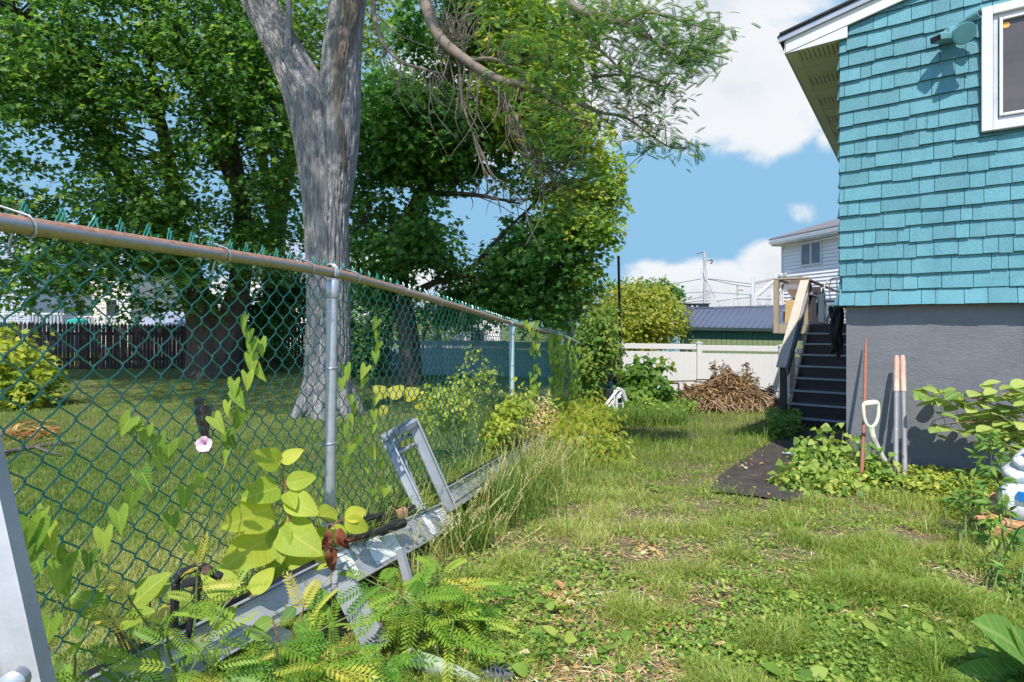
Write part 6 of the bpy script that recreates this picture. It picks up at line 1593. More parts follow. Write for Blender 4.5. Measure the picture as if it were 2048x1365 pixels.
# blue band, lettering on the near side of the lowest bag
sgn = -1; face = -by
def onbag(s_, z): return bc + bx * s_ - by * 0.272 + ZV * z
mb = MB(); mb.prism([onbag(-0.15, 0.205), onbag(0.2, 0.205), onbag(0.2, 0.250), onbag(-0.15, 0.250)], by * 0.02); mb.build('blue_band', M_BLUE, b1)
rot = np.array([bx, ZV, -by])
text('TILITY', 0.045, onbag(-0.03, 0.155) - by * 0.002, rot, M_BLUE, b1, 'lettering', 0.001); text('ON', 0.04, onbag(-0.15, 0.110) - by * 0.002, rot, M_BLUE, b1, 'lettering', 0.001)
pl = thing('timber_pallet', 'orange timber pallet under the stack of white bags', 'pallet', gz(bc))
for s_ in (-0.2, 0.05, 0.28):
    mb = MB(); c = bc + by * 0 + bx * s_; mb.box(c + ZV * 0.035, (0.09, 0.62, 0.07), np.array([bx, by, ZV]), 0, .006); mb.build('bearer', surf('orange_timber', (0.50, 0.27, 0.13), 0.8, 0.25, 8, 0, .2, 60, fine=.3), pl)
for s_ in (-0.25, -0.08, 0.08, 0.25):
    mb = MB(); mb.box(bc + by * s_ + ZV * 0.085, (0.70, 0.12, 0.022), np.array([bx, by, ZV]), 0, .004); mb.build('slat', bpy.data.materials['orange_timber'], pl)
# ---------------------------------------------------------------- grass (uncountable)
def blades(name, X, Y, L, Wd, g, mat, lean=0.5, rnd=None, z0=None, parent=None):
    K = len(X); Z = ground_h(X, Y) if z0 is None else z0
    base = np.stack([X, Y, Z - 0.004], 1)
    th = g.uniform(0, 2 * math.pi, K); ld = np.stack([np.cos(th), np.sin(th), np.zeros(K)], 1)
    ph = th + math.pi / 2 + g.normal(0, .5, K); wd = np.stack([np.cos(ph), np.sin(ph), np.zeros(K)], 1)
    ln = np.abs(g.normal(lean, 0.3, K))[:, None]
    L_ = L[:, None]; W_ = Wd[:, None] / 2
    m1 = base + L_ * (ld * ln * 0.18 + ZV * 0.42); m2 = base + L_ * (ld * ln * 0.55 + ZV * 0.78 * (1 - 0.12 * ln)); tip = base + L_ * (ld * ln * 1.05 + ZV * np.maximum(0.25, 1.0 - 0.42 * ln))
    V = np.stack([base - wd * W_, base + wd * W_, m1 - wd * W_ * .9, m1 + wd * W_ * .9, m2 - wd * W_ * .6, m2 + wd * W_ * .6, tip], 1).reshape(-1, 3)
    T = np.array([(0, 1, 3), (0, 3, 2), (2, 3, 5), (2, 5, 4), (4, 5, 6)])
    Fc = (T[None] + (np.arange(K) * 7)[:, None, None]).reshape(-1, 3)
    if rnd is None: rnd = g.random(K)
    me = fast_mesh(name, V, Fc, np.repeat(rnd, 7))
    return link(name, me, mat, parent, True)

M_GRASS = leafmat('yard_grass', [(0.0, (0.060, 0.146, 0.020)), (0.35, (0.149, 0.257, 0.036)), (0.6, (0.279, 0.369, 0.064)), (0.8, (0.454, 0.447, 0.121)), (1.0, (0.516, 0.585, 0.243))], 0.45)
M_LAWN = leafmat('lawn_grass_blade', [(0.0, (0.054, 0.135, 0.023)), (0.4, (0.137, 0.234, 0.043)), (0.65, (0.292, 0.335, 0.075)), (1.0, (0.540, 0.523, 0.211))], 0.4)
M_TALL = leafmat('tall_grass_blade', [(0.0, (0.060, 0.140, 0.023)), (0.4, (0.131, 0.237, 0.043)), (0.7, (0.305, 0.351, 0.075)), (1.0, (0.600, 0.580, 0.241))], 0.45)
g = np.random.default_rng(77)
def wall_u(X, Y):  # signed distance in front of the house gable wall, and along it
    dx, dy = X - C0[0], Y - C0[1]
    return dx * TV[0] + dy * TV[1], dx * HV[0] + dy * HV[1]
def inside_house(X, Y):
    u, v = wall_u(X, Y); return (u > 0.0) & (v > 0.0)
def yard_pts(K, y0, y1, power=1.0):
    """points with constant density on the picture: pdf ~ 1/Y^2 over area"""
    t = g.random(K); Y = 1 / (1 / y0 + (1 / y1 - 1 / y0) * t)
    X = (g.uniform(-0.4, 1.12, K)) * Y * 1.0
    ok = (X > fence_x(Y) + 0.03) & ~inside_house(X, Y)
    return X[ok], Y[ok]

# neighbour lawn
K = 230000
t = g.random(K); Y = 1 / (1 / 1.15 + (1 / 18.0 - 1 / 1.15) * t); X = g.uniform(-1.02, 0.05, K) * Y
ok = (X < fence_x(Y) - 0.02); X, Y = X[ok], Y[ok]
dry = fbm(X * 0.9 + 3, Y * 0.9, 4); dry2 = fbm(X * 4, Y * 4, 3)
bare = np.exp(-((X + 1.25) ** 2 / 0.10 + (Y - 1.55) ** 2 / 0.12))
keep = g.random(len(X)) > bare * 1.2 + np.clip((0.36 - dry2) * 3, 0, .6); X, Y, dry, dry2 = X[keep], Y[keep], dry[keep], dry2[keep]
nearf = np.exp(-np.maximum(0, Y - 1.0) / 3.5)
rnd = np.clip(0.18 + 0.62 * nearf * (0.35 + dry) + (dry - 0.5) * 0.5 + (dry2 - .5) * .4 + g.normal(0, 0.17, len(X)), 0, 1)
sc = (1 + 0.12 * np.maximum(0, Y - 2))
o = blades('lawn_grass', X, Y, g.uniform(0.025, 0.06, len(X)) * (1 + 0.04 * Y), 0.0023 * sc * g.uniform(.8, 1.4, len(X)), g, M_LAWN, 0.7, rnd)
tag(o, 'short sunburnt and shaded lawn grass of the neighbour yard', 'grass', kind='stuff')

# yard grass: patchy
X, Y = yard_pts(450000, 1.2, 15.5)
n1 = fbm(X * 1.5, Y * 1.5, 4); n2 = fbm(X * 5 + 9, Y * 5, 3); n3 = fbm(X * 0.7 + 31, Y * 0.7, 3)
far = sstep((Y - 4.0) / 2.2)
dens = np.clip((n1 - 0.44) * 3.0 + (n2 - 0.47) * 3.0 + 0.24, 0.03, 1); dens = np.maximum(dens, far * 0.95); dens = dens * (1 - 0.85 * np.exp(-((X - .24) ** 2 / .05 + (Y - 2.15) ** 2 / .10)) - 0.6 * np.exp(-((X - .75) ** 2 / .10 + (Y - 1.85) ** 2 / .05)) - 0.5 * np.exp(-((X - .45) ** 2 / .04 + (Y - 2.9) ** 2 / .12)))
u_, v_ = wall_u(X, Y)
keep = (g.random(len(X)) < dens) & ~in_mat(X, Y); X, Y, n1, n2, n3, far = X[keep], Y[keep], n1[keep], n2[keep], n3[keep], far[keep]
rnd = np.clip(0.54 + (n3 - 0.5) * 0.6 + (n2 - .5) * .4 - 0.24 * far + g.normal(0, 0.2, len(X)), 0, 1)
Ls = g.uniform(0.018, 0.055, len(X)) * (1 + 1.3 * np.clip((n2 - .55) * 7, 0, 1)) * (1 + .9 * far * (Y > 4))
o = blades('yard_grass', X, Y, Ls, 0.0026 * (1 + 0.14 * np.maximum(0, Y - 2)) * g.uniform(.7, 1.4, len(X)), g, M_GRASS, 0.75, rnd)
tag(o, 'patchy bright green and straw grass of the side yard', 'grass', kind='stuff')

# dry thatch lying flat on the bare soil
X, Y = yard_pts(30000, 1.2, 6)
K = len(X); L_ = g.uniform(0.03, 0.09, K)
pos = np.stack([X, Y, ground_h(X, Y) + 0.006], 1); a = g.uniform(0, 6.28, K)
leaves('dead_thatch', T_ovate(2, 0.035, 0.1, 0.05), pos, np.stack([np.cos(a), np.sin(a), g.normal(0.02, .08, K)], 1), np.array([0, 0, 1.]) + g.normal(0, .2, (K, 3)), L_, leafmat('straw', [(0, (0.284, 0.157, 0.075)), (0.5, (0.600, 0.386, 0.181)), (1, (0.600, 0.600, 0.360))], 0.1, 0.8), None, g=g)
tag(bpy.data.objects['dead_thatch'], 'dry straw and dead blades lying on the bare soil', 'straw', kind='stuff')

# long grass beside the hoist beam
K = 7500
s_ = g.random(K); Yl = 1.95 + 4.2 * s_ ** 1.25; off = 0.25 + np.abs(g.normal(0, 0.22, K)); Xl = fence_x(Yl) + 0.03 + off
cl_ = fbm(Xl * 4, Yl * 4, 2); keep = g.random(K) < np.clip((cl_ - .34) * 5, 0, 1) * (off < 0.85); Xl, Yl, off = Xl[keep], Yl[keep], off[keep]
rnd = np.clip(0.60 + (fbm(Xl * 3, Yl * 3, 2) - .5) * .9 + g.normal(0, 0.2, len(Xl)), 0, 1)
o = blades('tall_grass', Xl, Yl, g.uniform(0.5, 1.0, len(Xl)) * (0.16 + 0.17 * sstep((Yl - 2.3) / 1.0)) * (1.25 - 0.6 * np.clip(off, 0, .7)), 0.0042 * g.uniform(.7, 1.5, len(Xl)), g, M_TALL, 0.6, rnd)
tag(o, 'long arching grass along the aluminium hoist', 'grass', kind='stuff')
# weedy grass between beam and fence, and round far clutter
K = 9000; Yl = 1.3 + 8.0 * g.random(K) ** 1.3; Xl = fence_x(Yl) + g.uniform(-0.10, 0.12, K)
o = blades('fence_grass', Xl, Yl, g.uniform(0.10, 0.36, K), 0.0040 * g.uniform(.7, 1.4, K) * (1 + .1 * Yl), g, M_TALL, 0.5, np.clip(g.normal(.55, .25, K), 0, 1)); tag(o, 'straggling half dry grass growing through the fence foot', 'grass', kind='stuff')
K = 14000; Yl = g.uniform(8.6, 13.2, K); Xl = g.uniform(fence_x(Yl) + .15, Yl * 0.275 + .3 * (g.random(K)), K)
o = blades('rank_grass', Xl, Yl, g.uniform(0.12, 0.34, K), 0.010 * g.uniform(.7, 1.4, K), g, M_TALL, 0.6, np.clip(g.normal(.35, .2, K), 0, 1)); tag(o, 'rank shaggy grass round the folding chair and bench', 'grass', kind='stuff')
# seed stalks
mb = MB()
for k in range(170):
    y = 2.3 + 2.8 * g.random(); x = float(fence_x(y)) + 0.26 + abs(g.normal(0, 0.17)); b = gz([x, y, 0]); h = g.uniform(0.2, 0.34) * (0.75 + .35 * (y > 3))
    e = b + np.array([g.normal(0.05, .10), g.normal(0, .06), h]); q = curve([b, (b + e) / 2 + ZV * .02 - np.array([.015, 0, 0]), e], 9)
    mb.tube(q, np.linspace(0.0016, 0.001, 9), 4, r=g.random())
    for j in range(9):
        p = e - (e - q[-3]) * (j / 9) * 1.6; d_ = unit(np.array([g.normal(), g.normal(), 1.2])); mb.tube([p, p + d_ * .012], [0.0022, 0.0006], 4, r=.6 + .4 * g.random())
o = mb.build('seed_stalks', leafmat('seed_head', [(0, (0.264, 0.262, 0.075)), (.5, (0.507, 0.367, 0.134)), (1, (0.600, 0.597, 0.286))], .2), rnd=True); tag(o, 'thin straw coloured grass seed stalks over the hoist', 'grass', kind='stuff')

# low broad-leaved weeds on the yard floor
M_WEED = leafmat('weed_leaf', [(0.0, (0.077, 0.184, 0.030)), (0.5, (0.203, 0.325, 0.052)), (1.0, (0.425, 0.473, 0.097))], 0.4)
def ground_cover(name, label, K, region, size, T=T_OV4, hi=0.06, seed=1, mat=M_WEED, tilt=.45, rmean=.5):
    gg = np.random.default_rng(seed); X, Y = region(gg, K); k = len(X)
    a = gg.uniform(0, 6.28, k); z = ground_h(X, Y) + gg.uniform(0.008, hi, k)
    d = np.stack([np.cos(a), np.sin(a), gg.normal(0.15, .35, k)], 1); nr = np.array([0, -.15, 1.]) + gg.normal(0, tilt, (k, 3))
    o = leaves(name, T, np.stack([X, Y, z], 1), d, nr, gg.uniform(.6, 1.4, k) * size, mat, None, np.clip(gg.normal(rmean, .25, k), 0, 1), g=gg); return tag(o, label, 'weeds', kind='stuff')
def reg_yard(gg, K):
    t = gg.random(K); Y = 1 / (1 / 1.25 + (1 / 8.0 - 1 / 1.25) * t); X = gg.uniform(-0.2, 0.93, K) * Y
    n_ = fbm(X * 3.2 + 5, Y * 3.2, 3); ok = (X > fence_x(Y) + 0.35) & ~inside_house(X, Y) & ~in_mat(X, Y) & (gg.random(K) < np.clip((n_ - .40) * 4, 0.06, 1)); return X[ok], Y[ok]
ground_cover('yard_weeds', 'low clover and broad leaved weeds scattered over the yard', 60000, reg_yard, 0.0145, T_HEART, 0.035, 3)
def reg_clump(gg, K):  # plantain rosettes
    X = []; Y = []
    for k in range(K // 9):
        t = gg.random(); y = 1 / (1 / 1.3 + (1 / 5.5 - 1 / 1.3) * t); x = gg.uniform(-0.15, 0.9) * y
        if x < fence_x(y) + .45 or inside_house(np.array([x]), np.array([y]))[0] or in_mat(np.array([x]), np.array([y]))[0]: continue
        if fbm(np.array([x * 1.5]), np.array([y * 1.5]), 2)[0] < .45: continue
        X += list(x + gg.normal(0, .035, 9)); Y += list(y + gg.normal(0, .035, 9))
    return np.array(X), np.array(Y)
ground_cover('plantain_weeds', 'clumps of plantain and dandelion leaves on the bare yard', 1300, reg_clump, 0.044, T_OVATE, 0.03, 4, tilt=.3)
def reg_wall(gg, K):   # bed of ground ivy along the house wall
    u = gg.uniform(-0.30, 1.25, K); v = -np.abs(gg.normal(0, .36, K)) - 0.03
    X = C0[0] + TV[0] * u + HV[0] * v; Y = C0[1] + TV[1] * u + HV[1] * v; n_ = fbm(X * 5, Y * 5, 2)
    ok = gg.random(K) < np.clip(1.25 + v * 1.1 + (n_ - .5) * 1.5, 0, 1); return X[ok], Y[ok]
ground_cover('ground_ivy', 'yellow green ground ivy bed along the foot of the grey wall', 11000, reg_wall, 0.030, T_HEART, 0.15, 5, leafmat('ivy_leaf', [(0, (0.122, 0.220, 0.032)), (.5, (0.305, 0.377, 0.060)), (1, (0.569, 0.526, 0.112))], .4), .4)
def reg_stair(gg, K):
    k = K; x = gg.uniform(1535, 1600, k); y = gg.uniform(842, 885, k); X = []; Y = []
    for a, b in zip(x, y):
        if b < 884 - (a - 1535) * 0.1: p = G(a, b); X.append(p[0]); Y.append(p[1])
    return np.array(X), np.array(Y)
ground_cover('stair_ivy', 'dark green ivy patch left of the lowest stair tread', 1500, reg_stair, 0.055, T_HEART, 0.26, 6, M_WEED, .5, .35)
def reg_far(gg, K):
    Y = gg.uniform(9.3, 13.3, K); X = gg.uniform(fence_x(Y) + .1, Y * .30, K); return X, Y
ground_cover('far_weeds', 'leafy weeds round the timber stack and the bench', 4200, reg_far, 0.075, T_HEART, 0.22, 8, M_WEED, .5, .45)

# ---------------------------------------------------------------- bindweed climbing the fence
M_BIND = leafmat('bindweed_leaf', [(0.0, (0.101, 0.227, 0.030)), (0.5, (0.214, 0.360, 0.045)), (1.0, (0.405, 0.508, 0.075))], 0.5, 0.45, veins=0.45)
def onfence(px, py, off=0.02):
    r_ = (px - CX) / F; Y = (-1.24 + FN[0] * off) / (r_ - 0.242); return P(px, py, Y)
def vine(label, pts, leafpx, sz=0.056, seed=1, extra=0):
    gg = np.random.default_rng(seed); q = [onfence(x, y, 0.006) for x, y in pts]
    t = thing('bindweed_vine', label, 'climbing plant', gz(q[-1]), 'bindweed vines on the chain-link fence')
    mb = MB(); st = curve(q, 14 * len(q)); wob = np.stack([np.sin(np.arange(len(st)) * .5) * .004, np.cos(np.arange(len(st)) * .5) * .008, 0 * np.arange(len(st))], 1); mb.tube(st + wob, 0.0018, 5); 
    pos = []; d = []; nr = []; s = []
    for (x, y) in leafpx:
        off = gg.uniform(.015, .04); c = onfence(x, y, off)
        dd = unit(np.array([gg.normal(.05, .28), -0.12, -1.0])); k = sz * gg.uniform(.8, 1.25); base = c - dd * k * .45
        pos.append(base); d.append(dd); nr.append(np.array([0.45 + gg.normal(0, .4), -0.8, 0.35 + gg.normal(0, .2)])); s.append(k)
        a = st[np.argmin(np.linalg.norm(st - base, axis=1))]; mb.tube(curve([a, (a + base) / 2 + ZV * .008, base + dd * k * .12], 6), 0.0011, 4)
    leaves('leaves', T_ARROW, pos, d, nr, s, M_BIND, t, np.clip(gg.normal(.5, .25, len(pos)), 0, 1), g=gg, veins=True)
    mb.build('stem', M_STEM, t, True); return t
v1 = vine('bindweed vine with a pink flower climbing left of the nearest fence post', [(488, 625), (498, 665), (510, 720), (495, 770), (470, 800), (452, 850), (448, 900), (440, 960), (410, 1080), (400, 1190)],
     [(489, 650), (497, 672), (503, 696), (522, 694), (503, 727), (520, 746), (495, 761), (468, 776), (478, 799), (455, 818), (476, 841), (436, 848), (451, 879), (453, 914), (462, 880), (398, 961), (369, 996), (342, 1050), (379, 1098), (401, 1108)], seed=2)
fl = onfence(407, 889, .05); V_ = []; Fq = []; nu = 30; rs = [0.002, 0.005, 0.0135, 0.0205]; ds = [0, 0.010, 0.016, 0.018]; fd = unit(np.array([0.25, -1, .15])); fx = unit(np.cross(fd, ZV)); fz = np.cross(fx, fd)
for r_, dd in zip(rs, ds):
    for i in range(nu):
        a = i * 2 * math.pi / nu; rr_ = r_ * (1 + (0.06 * math.sin(5 * a) + .04 * math.sin(11 * a)) * (r_ > .01)); V_.append(fl + fd * (dd - .02 + .002 * math.sin(7 * a) * (r_ > .02)) + (fx * math.cos(a) + fz * math.sin(a)) * rr_)
for j in range(3):
    for i in range(nu): Fq.append((j * nu + i, j * nu + (i + 1) % nu, (j + 1) * nu + (i + 1) % nu, (j + 1) * nu + i))
MB().add(V_, Fq).build('flower', surf('pale_pink_petal', (0.72, 0.48, 0.58), 0.6, 0.1, 40), v1, True)
vine('low bindweed vine trailing across the mesh at the far left', [(252, 845), (270, 870), (300, 930), (265, 1000), (238, 1050), (205, 1090), (170, 1140), (120, 1190), (90, 1240)],
     [(251, 852), (270, 856), (291, 871), (316, 890), (318, 924), (290, 958), (263, 999), (239, 1040), (208, 1081), (178, 1122), (338, 902), (200, 1150)], 0.056, 3)
vine('thick clump of bindweed leaves beside the leaning aluminium rail', [(60, 1040), (80, 1080), (120, 1140), (105, 1210), (96, 1270), (90, 1330)],
     [(68, 1074), (85, 1037), (72, 1119), (125, 1129), (96, 1262), (120, 1153), (45, 1100), (100, 1080), (130, 1170), (55, 1060)], 0.06, 4)
vine('bindweed vine climbing right of the nearest fence post', [(750, 625), (753, 680), (750, 720), (735, 760), (715, 800), (708, 850), (720, 910), (740, 960)],
     [(751, 649), (753, 673), (755, 694), (751, 715), (693, 744), (728, 744), (683, 768), (727, 765), (702, 800), (709, 817), (751, 803), (702, 839), (723, 846), (748, 832), (690, 860), (713, 884), (744, 860), (700, 900), (745, 905), (760, 930), (690, 925), (735, 945), (765, 965), (745, 990), (770, 985)], 0.058, 5)
gg = np.random.default_rng(12)
def cur(x0, x1, y0, y1, n_): return [(gg.uniform(x0, x1), gg.uniform(y0, y1)) for _ in range(n_)]
vine('narrow bindweed strand hanging just past the pale teal post', [(1068, 665), (1070, 720), (1072, 780), (1068, 830)], cur(1060, 1080, 660, 830, 46), 0.075, 6)
vine('dense curtain of bindweed leaves hanging over the third fence span', [(1108, 678), (1118, 740), (1125, 790), (1120, 840)], cur(1098, 1124, 672, 845, 120) + cur(1118, 1152, 690, 850, 110), 0.085, 7)
vine('bindweed curtain at the far end of the chain-link fence', [(1150, 690), (1155, 740), (1150, 800)], cur(1138, 1168, 695, 830, 70), 0.09, 8)
vine('sprig of bindweed sitting on top of the rusty rail', [(1050, 650), (1064, 655), (1075, 680)], [(1050, 650), (1058, 655), (1066, 662), (1072, 652), (1060, 670), (1110, 672), (1128, 680), (1137, 684)], 0.085, 9)

# ---------------------------------------------------------------- knotweed with big leaves by the fence
M_KNOT = leafmat('knotweed_leaf', [(0.0, (0.152, 0.271, 0.037)), (0.5, (0.334, 0.438, 0.045)), (1.0, (0.600, 0.597, 0.075))], 0.5, 0.5, veins=0.45)
nt_ = M_KNOT.node_tree
def bigleaf(base, tip, wf, nrm, T=T_BIG):
    return base, tip - base, nrm, np.linalg.norm(tip - base)
def leafset(parent, name, L, mat, T=T_BIG, seed=1, r=None):
    gg = np.random.default_rng(seed); p = [l[0] for l in L]; d = [l[1] - l[0] for l in L]; n_ = [l[2] for l in L]; s = [np.linalg.norm(l[1] - l[0]) for l in L]
    return leaves(name, T, p, d, n_, s, mat, parent, np.clip(gg.normal(.5, .2, len(p)) if r is None else r, 0, 1), g=gg, veins=True)
kw = thing('knotweed', 'knotweed with large lime green leaves in front of the nearest fence post', 'plant', gz(P(600, 1200, 1.9)))
kY = 1.84
mb = MB(); st = curve([gz(P(600, 1260, 1.8)), P(592, 1150, kY), P(580, 1050, kY), P(570, 975, kY + .02), P(558, 915, kY + .03)], 30); mb.tube(st, np.linspace(0.006, 0.0025, 30), 8)
st2 = curve([gz(P(660, 1250, 2.0)), P(655, 1100, 2.05), P(668, 1050, 2.05), P(690, 1040, 2.08)], 20); mb.tube(st2, np.linspace(0.005, 0.002, 20), 8)
LL = []
for (bx_, by_, tx, ty, dY) in [(561, 928, 512, 906, 0), (563, 926, 604, 896, .02), (558, 975, 494, 990, -.05), (545, 1015, 465, 1047, -.06), (548, 1070, 460, 1123, -.07), (572, 968, 632, 952, .02), (572, 995, 632, 1024, -.04), (556, 1052, 637, 1100, -.08), (575, 1100, 650, 1126, -.06), (560, 1050, 556, 1120, -.09), (572, 985, 590, 1010, -.05), (585, 1010, 600, 960, .03), (575, 1120, 520, 1160, -.05)]:
    fY = lambda px: 1.24 / (0.242 - (px - CX) / F) - 0.05   # just on this side of the mesh
    LL.append((P(bx_, by_, min(kY, fY(bx_))), P(tx, ty, min(kY + dY, fY(tx))), np.array([0.25 + rng.normal(0, .2), -0.95, 0.45])))
for (bx_, by_, tx, ty, dY) in [(638, 1036, 682, 1013, .1), (690, 1040, 740, 1062, .02), (690, 1038, 736, 1016, .06), (660, 1060, 622, 1082, 0), (668, 1050, 690, 1088, -.02), (655, 1075, 690, 1060, .05)]:
    LL.append((P(bx_, by_, 2.05), P(tx, ty, 2.05 + dY), np.array([0.2 + rng.normal(0, .3), -0.95, 0.45])))
for l in LL:
    a = min((st, st2), key=lambda q: np.min(np.linalg.norm(q - l[0], axis=1))); a = a[np.argmin(np.linalg.norm(a - l[0], axis=1))]; mb.tube(curve([a, (a + l[0]) / 2 + ZV * .006, l[0] + (l[1] - l[0]) * .04], 6), 0.0017, 5)
leafset(kw, 'leaves', LL, M_KNOT, r=np.clip(rng.normal(.5, .22, len(LL)), 0, 1)); mb.build('stems', M_STEMR, kw, True)
# dried red-brown leaves on a stalk
dl = thing('withered_stalk', 'withered stalk with crumpled rust red leaves over the hoist bracket', 'dead plant', gz(P(665, 1180, 1.9)))
LL = []
for (bx_, by_, tx, ty) in [(658, 1062, 648, 1105), (662, 1095, 664, 1148), (672, 1062, 698, 1090), (688, 1072, 712, 1092), (668, 1108, 657, 1138), (652, 1075, 660, 1112), (678, 1070, 684, 1104)]:
    LL.append((P(bx_, by_, 1.76), P(tx, ty, 1.74), np.array([rng.normal(0, .6), -1, rng.normal(0.1, .5)])))
leafset(dl, 'leaves', LL, leafmat('rust_leaf', [(0, (0.10, 0.032, 0.016)), (.5, (0.19, 0.062, 0.028)), (1, (0.28, 0.11, 0.05))], .2, .85), T_ovate(10, 0.24, 1.1, 0.7, 0.07))
mb = MB(); mb.tube(curve([gz(P(668, 1260, 1.75)), P(660, 1120, 1.77), P(654, 1060, 1.77), P(662, 1048, 1.78), P(676, 1062, 1.77)], 20), 0.0017, 5); mb.build('stem', M_STEMR, dl, True)
# large leaves low at the left
kl = thing('knotweed', 'low knotweed with browned leaf edges behind the black clamp', 'plant', gz(P(300, 1300, 1.45)))
LL = [(P(262, 1215, 1.33), P(330, 1140, 1.36), np.array([-.1, -.8, .7])), (P(212, 1222, 1.3), P(140, 1186, 1.28), np.array([.1, -.7, .8])), (P(190, 1205, 1.3), P(205, 1255, 1.28), np.array([.2, -.9, .5])), (P(470, 1190, 1.5), P(400, 1140, 1.5), np.array([0, -.7, .7])), (P(505, 1190, 1.55), P(545, 1130, 1.6), np.array([.1, -.8, .6])), (P(425, 1260, 1.4), P(470, 1205, 1.45), np.array([0, -.7, .8])), (P(300, 1200, 1.36), P(338, 1160, 1.4), np.array([0, -.6, .9])), (P(240, 1250, 1.3), P(300, 1215, 1.3), np.array([0, -.6, .9]))]
leafset(kl, 'leaves', LL, M_KNOT, seed=5); mb = MB()
for l in LL: b = gz(P(300, 1330, 1.38)); mb.tube(curve([b, (b + l[0]) / 2 + ZV * .06, l[0]], 10), 0.0025, 5)
mb.build('stems', M_STEMR, kl, True)
ku = thing('dock_plant', 'dark green broad leaves in the shade under the aluminium rail', 'plant', gz(P(540, 1360, 1.55)))
LL = []
for (bx_, by_, tx, ty) in [(520, 1270, 500, 1355), (548, 1285, 552, 1350), (590, 1215, 560, 1250), (600, 1230, 625, 1290), (640, 1210, 660, 1255), (545, 1240, 500, 1262), (690, 1330, 720, 1372), (720, 1300, 770, 1360), (610, 1200, 650, 1190), (760, 1330, 800, 1375), (580, 1320, 600, 1380), (630, 1300, 660, 1360)]:
    LL.append((P(bx_, by_, 1.52), P(tx, ty, 1.48), np.array([rng.normal(0, .3), -.9, .5])))
leafset(ku, 'leaves', LL, leafmat('dock_leaf', [(0, (0.060, 0.176, 0.030)), (.6, (0.143, 0.281, 0.045)), (1, (0.264, 0.367, 0.075))], .4, veins=0.45), seed=6); mb = MB()
for l in LL: b = gz(P(580, 1420, 1.5)); mb.tube(curve([b, (b + l[0]) / 2 + ZV * .04, l[0]], 8), 0.0025, 5)
mb.build('stems', M_STEMR, ku, True)

# ---------------------------------------------------------------- young locusts with feathery leaves in the foreground
M_LOCS = leafmat('young_locust_leaf', [(0.0, (0.091, 0.227, 0.030)), (0.5, (0.183, 0.342, 0.043)), (0.85, (0.386, 0.482, 0.067)), (1.0, (0.600, 0.508, 0.104))], 0.5, 0.45)
def locust(label, roots, tips, n_side, fl_, seed, T=T_PIN):
    gg = np.random.default_rng(seed); b = gz(roots); t = thing('young_locust', label, 'sapling', b, 'young locust saplings'); mb = MB(); pos = []; d = []; nr = []; s = []; rn = []
    for tp in tips:
        tp = np.array(tp); mid = (b + tp) / 2 + np.array([gg.normal(0, .04), gg.normal(0, .04), .07]); st = curve([b + np.array([gg.normal(0, .02), gg.normal(0, .02), 0]), mid, tp], 24); mb.tube(st, np.linspace(0.0045, 0.0016, 24), 6)
        tr = gg.normal(.5, .2)
        for j in range(n_side):
            f = 0.30 + 0.70 * j / (n_side - 1); i = int(f * 23); p = st[i]; tg = unit(st[min(23, i + 1)] - st[max(0, i - 1)]); side = unit(np.cross(tg, ZV)) * (1 if j % 2 else -1)
            dd = side + tg * 0.5 + np.array([0, -.15, 0.10]) + gg.normal(0, .25, 3); pos.append(p); d.append(dd); nr.append(np.array([0, -.35, 1.]) + gg.normal(0, .25, 3)); s.append(fl_ * gg.uniform(.7, 1.2)); rn.append(tr + gg.normal(0, .22))
        pos.append(tp); d.append(unit(tp - mid) + np.array([0, -.1, .1])); nr.append(np.array([0, -.4, 1.])); s.append(fl_ * .8); rn.append(tr + .15)
    leaves('foliage', T, pos, d, nr, s, M_LOCS, t, np.clip(rn, 0, 1), g=gg); mb.build('stems', M_STEM, t, True); return t
T_PINL = T_pinnate(10, 0.17, 0.062, 58, 0.30)
locust('feathery young locust nearest the leaning aluminium rail', P(430, 1480, 1.28), [P(330, 1250, 1.18), P(280, 1330, 1.08), P(395, 1180, 1.26), P(440, 1230, 1.2), P(210, 1370, 1.08), P(360, 1370, 1.06), P(250, 1270, 1.15)], 7, 0.105, 1, T_PINL)
locust('dense feathery young locust at the bottom below the rail joint', P(640, 1480, 1.42), [P(600, 1225, 1.40), P(520, 1300, 1.28), P(660, 1270, 1.32), P(720, 1220, 1.44), P(560, 1370, 1.2), P(690, 1350, 1.24), P(640, 1330, 1.22), P(470, 1370, 1.18), P(760, 1320, 1.3)], 8, 0.115, 2, T_PINL)
locust('feathery young locust with level fronds right of the hoist strut', P(840, 1350, 1.82), [P(735, 1160, 1.78), P(800, 1178, 1.84), P(885, 1150, 1.95), P(930, 1170, 1.9), P(840, 1200, 1.72), P(960, 1240, 1.8), P(780, 1230, 1.68), P(900, 1280, 1.68)], 7, 0.15, 3, T_PINL)
locust('yellowish feathery locust spray across the near end of the hoist', P(300, 1480, 1.16), [P(180, 1240, 1.12), P(255, 1190, 1.17), P(330, 1290, 1.06), P(150, 1310, 1.03), P(395, 1140, 1.24), P(100, 1370, 1.0), P(460, 1190, 1.22), P(430, 1310, 1.08)], 8, 0.085, 8, T_PINL)
locust('yellowish low young locust at the edge of the long grass', P(960, 1330, 1.98), [P(980, 1215, 1.95), P(900, 1180, 1.98), P(850, 1260, 1.85), P(1000, 1265, 1.95), P(920, 1300, 1.85)], 6, 0.13, 4, T_PINL)

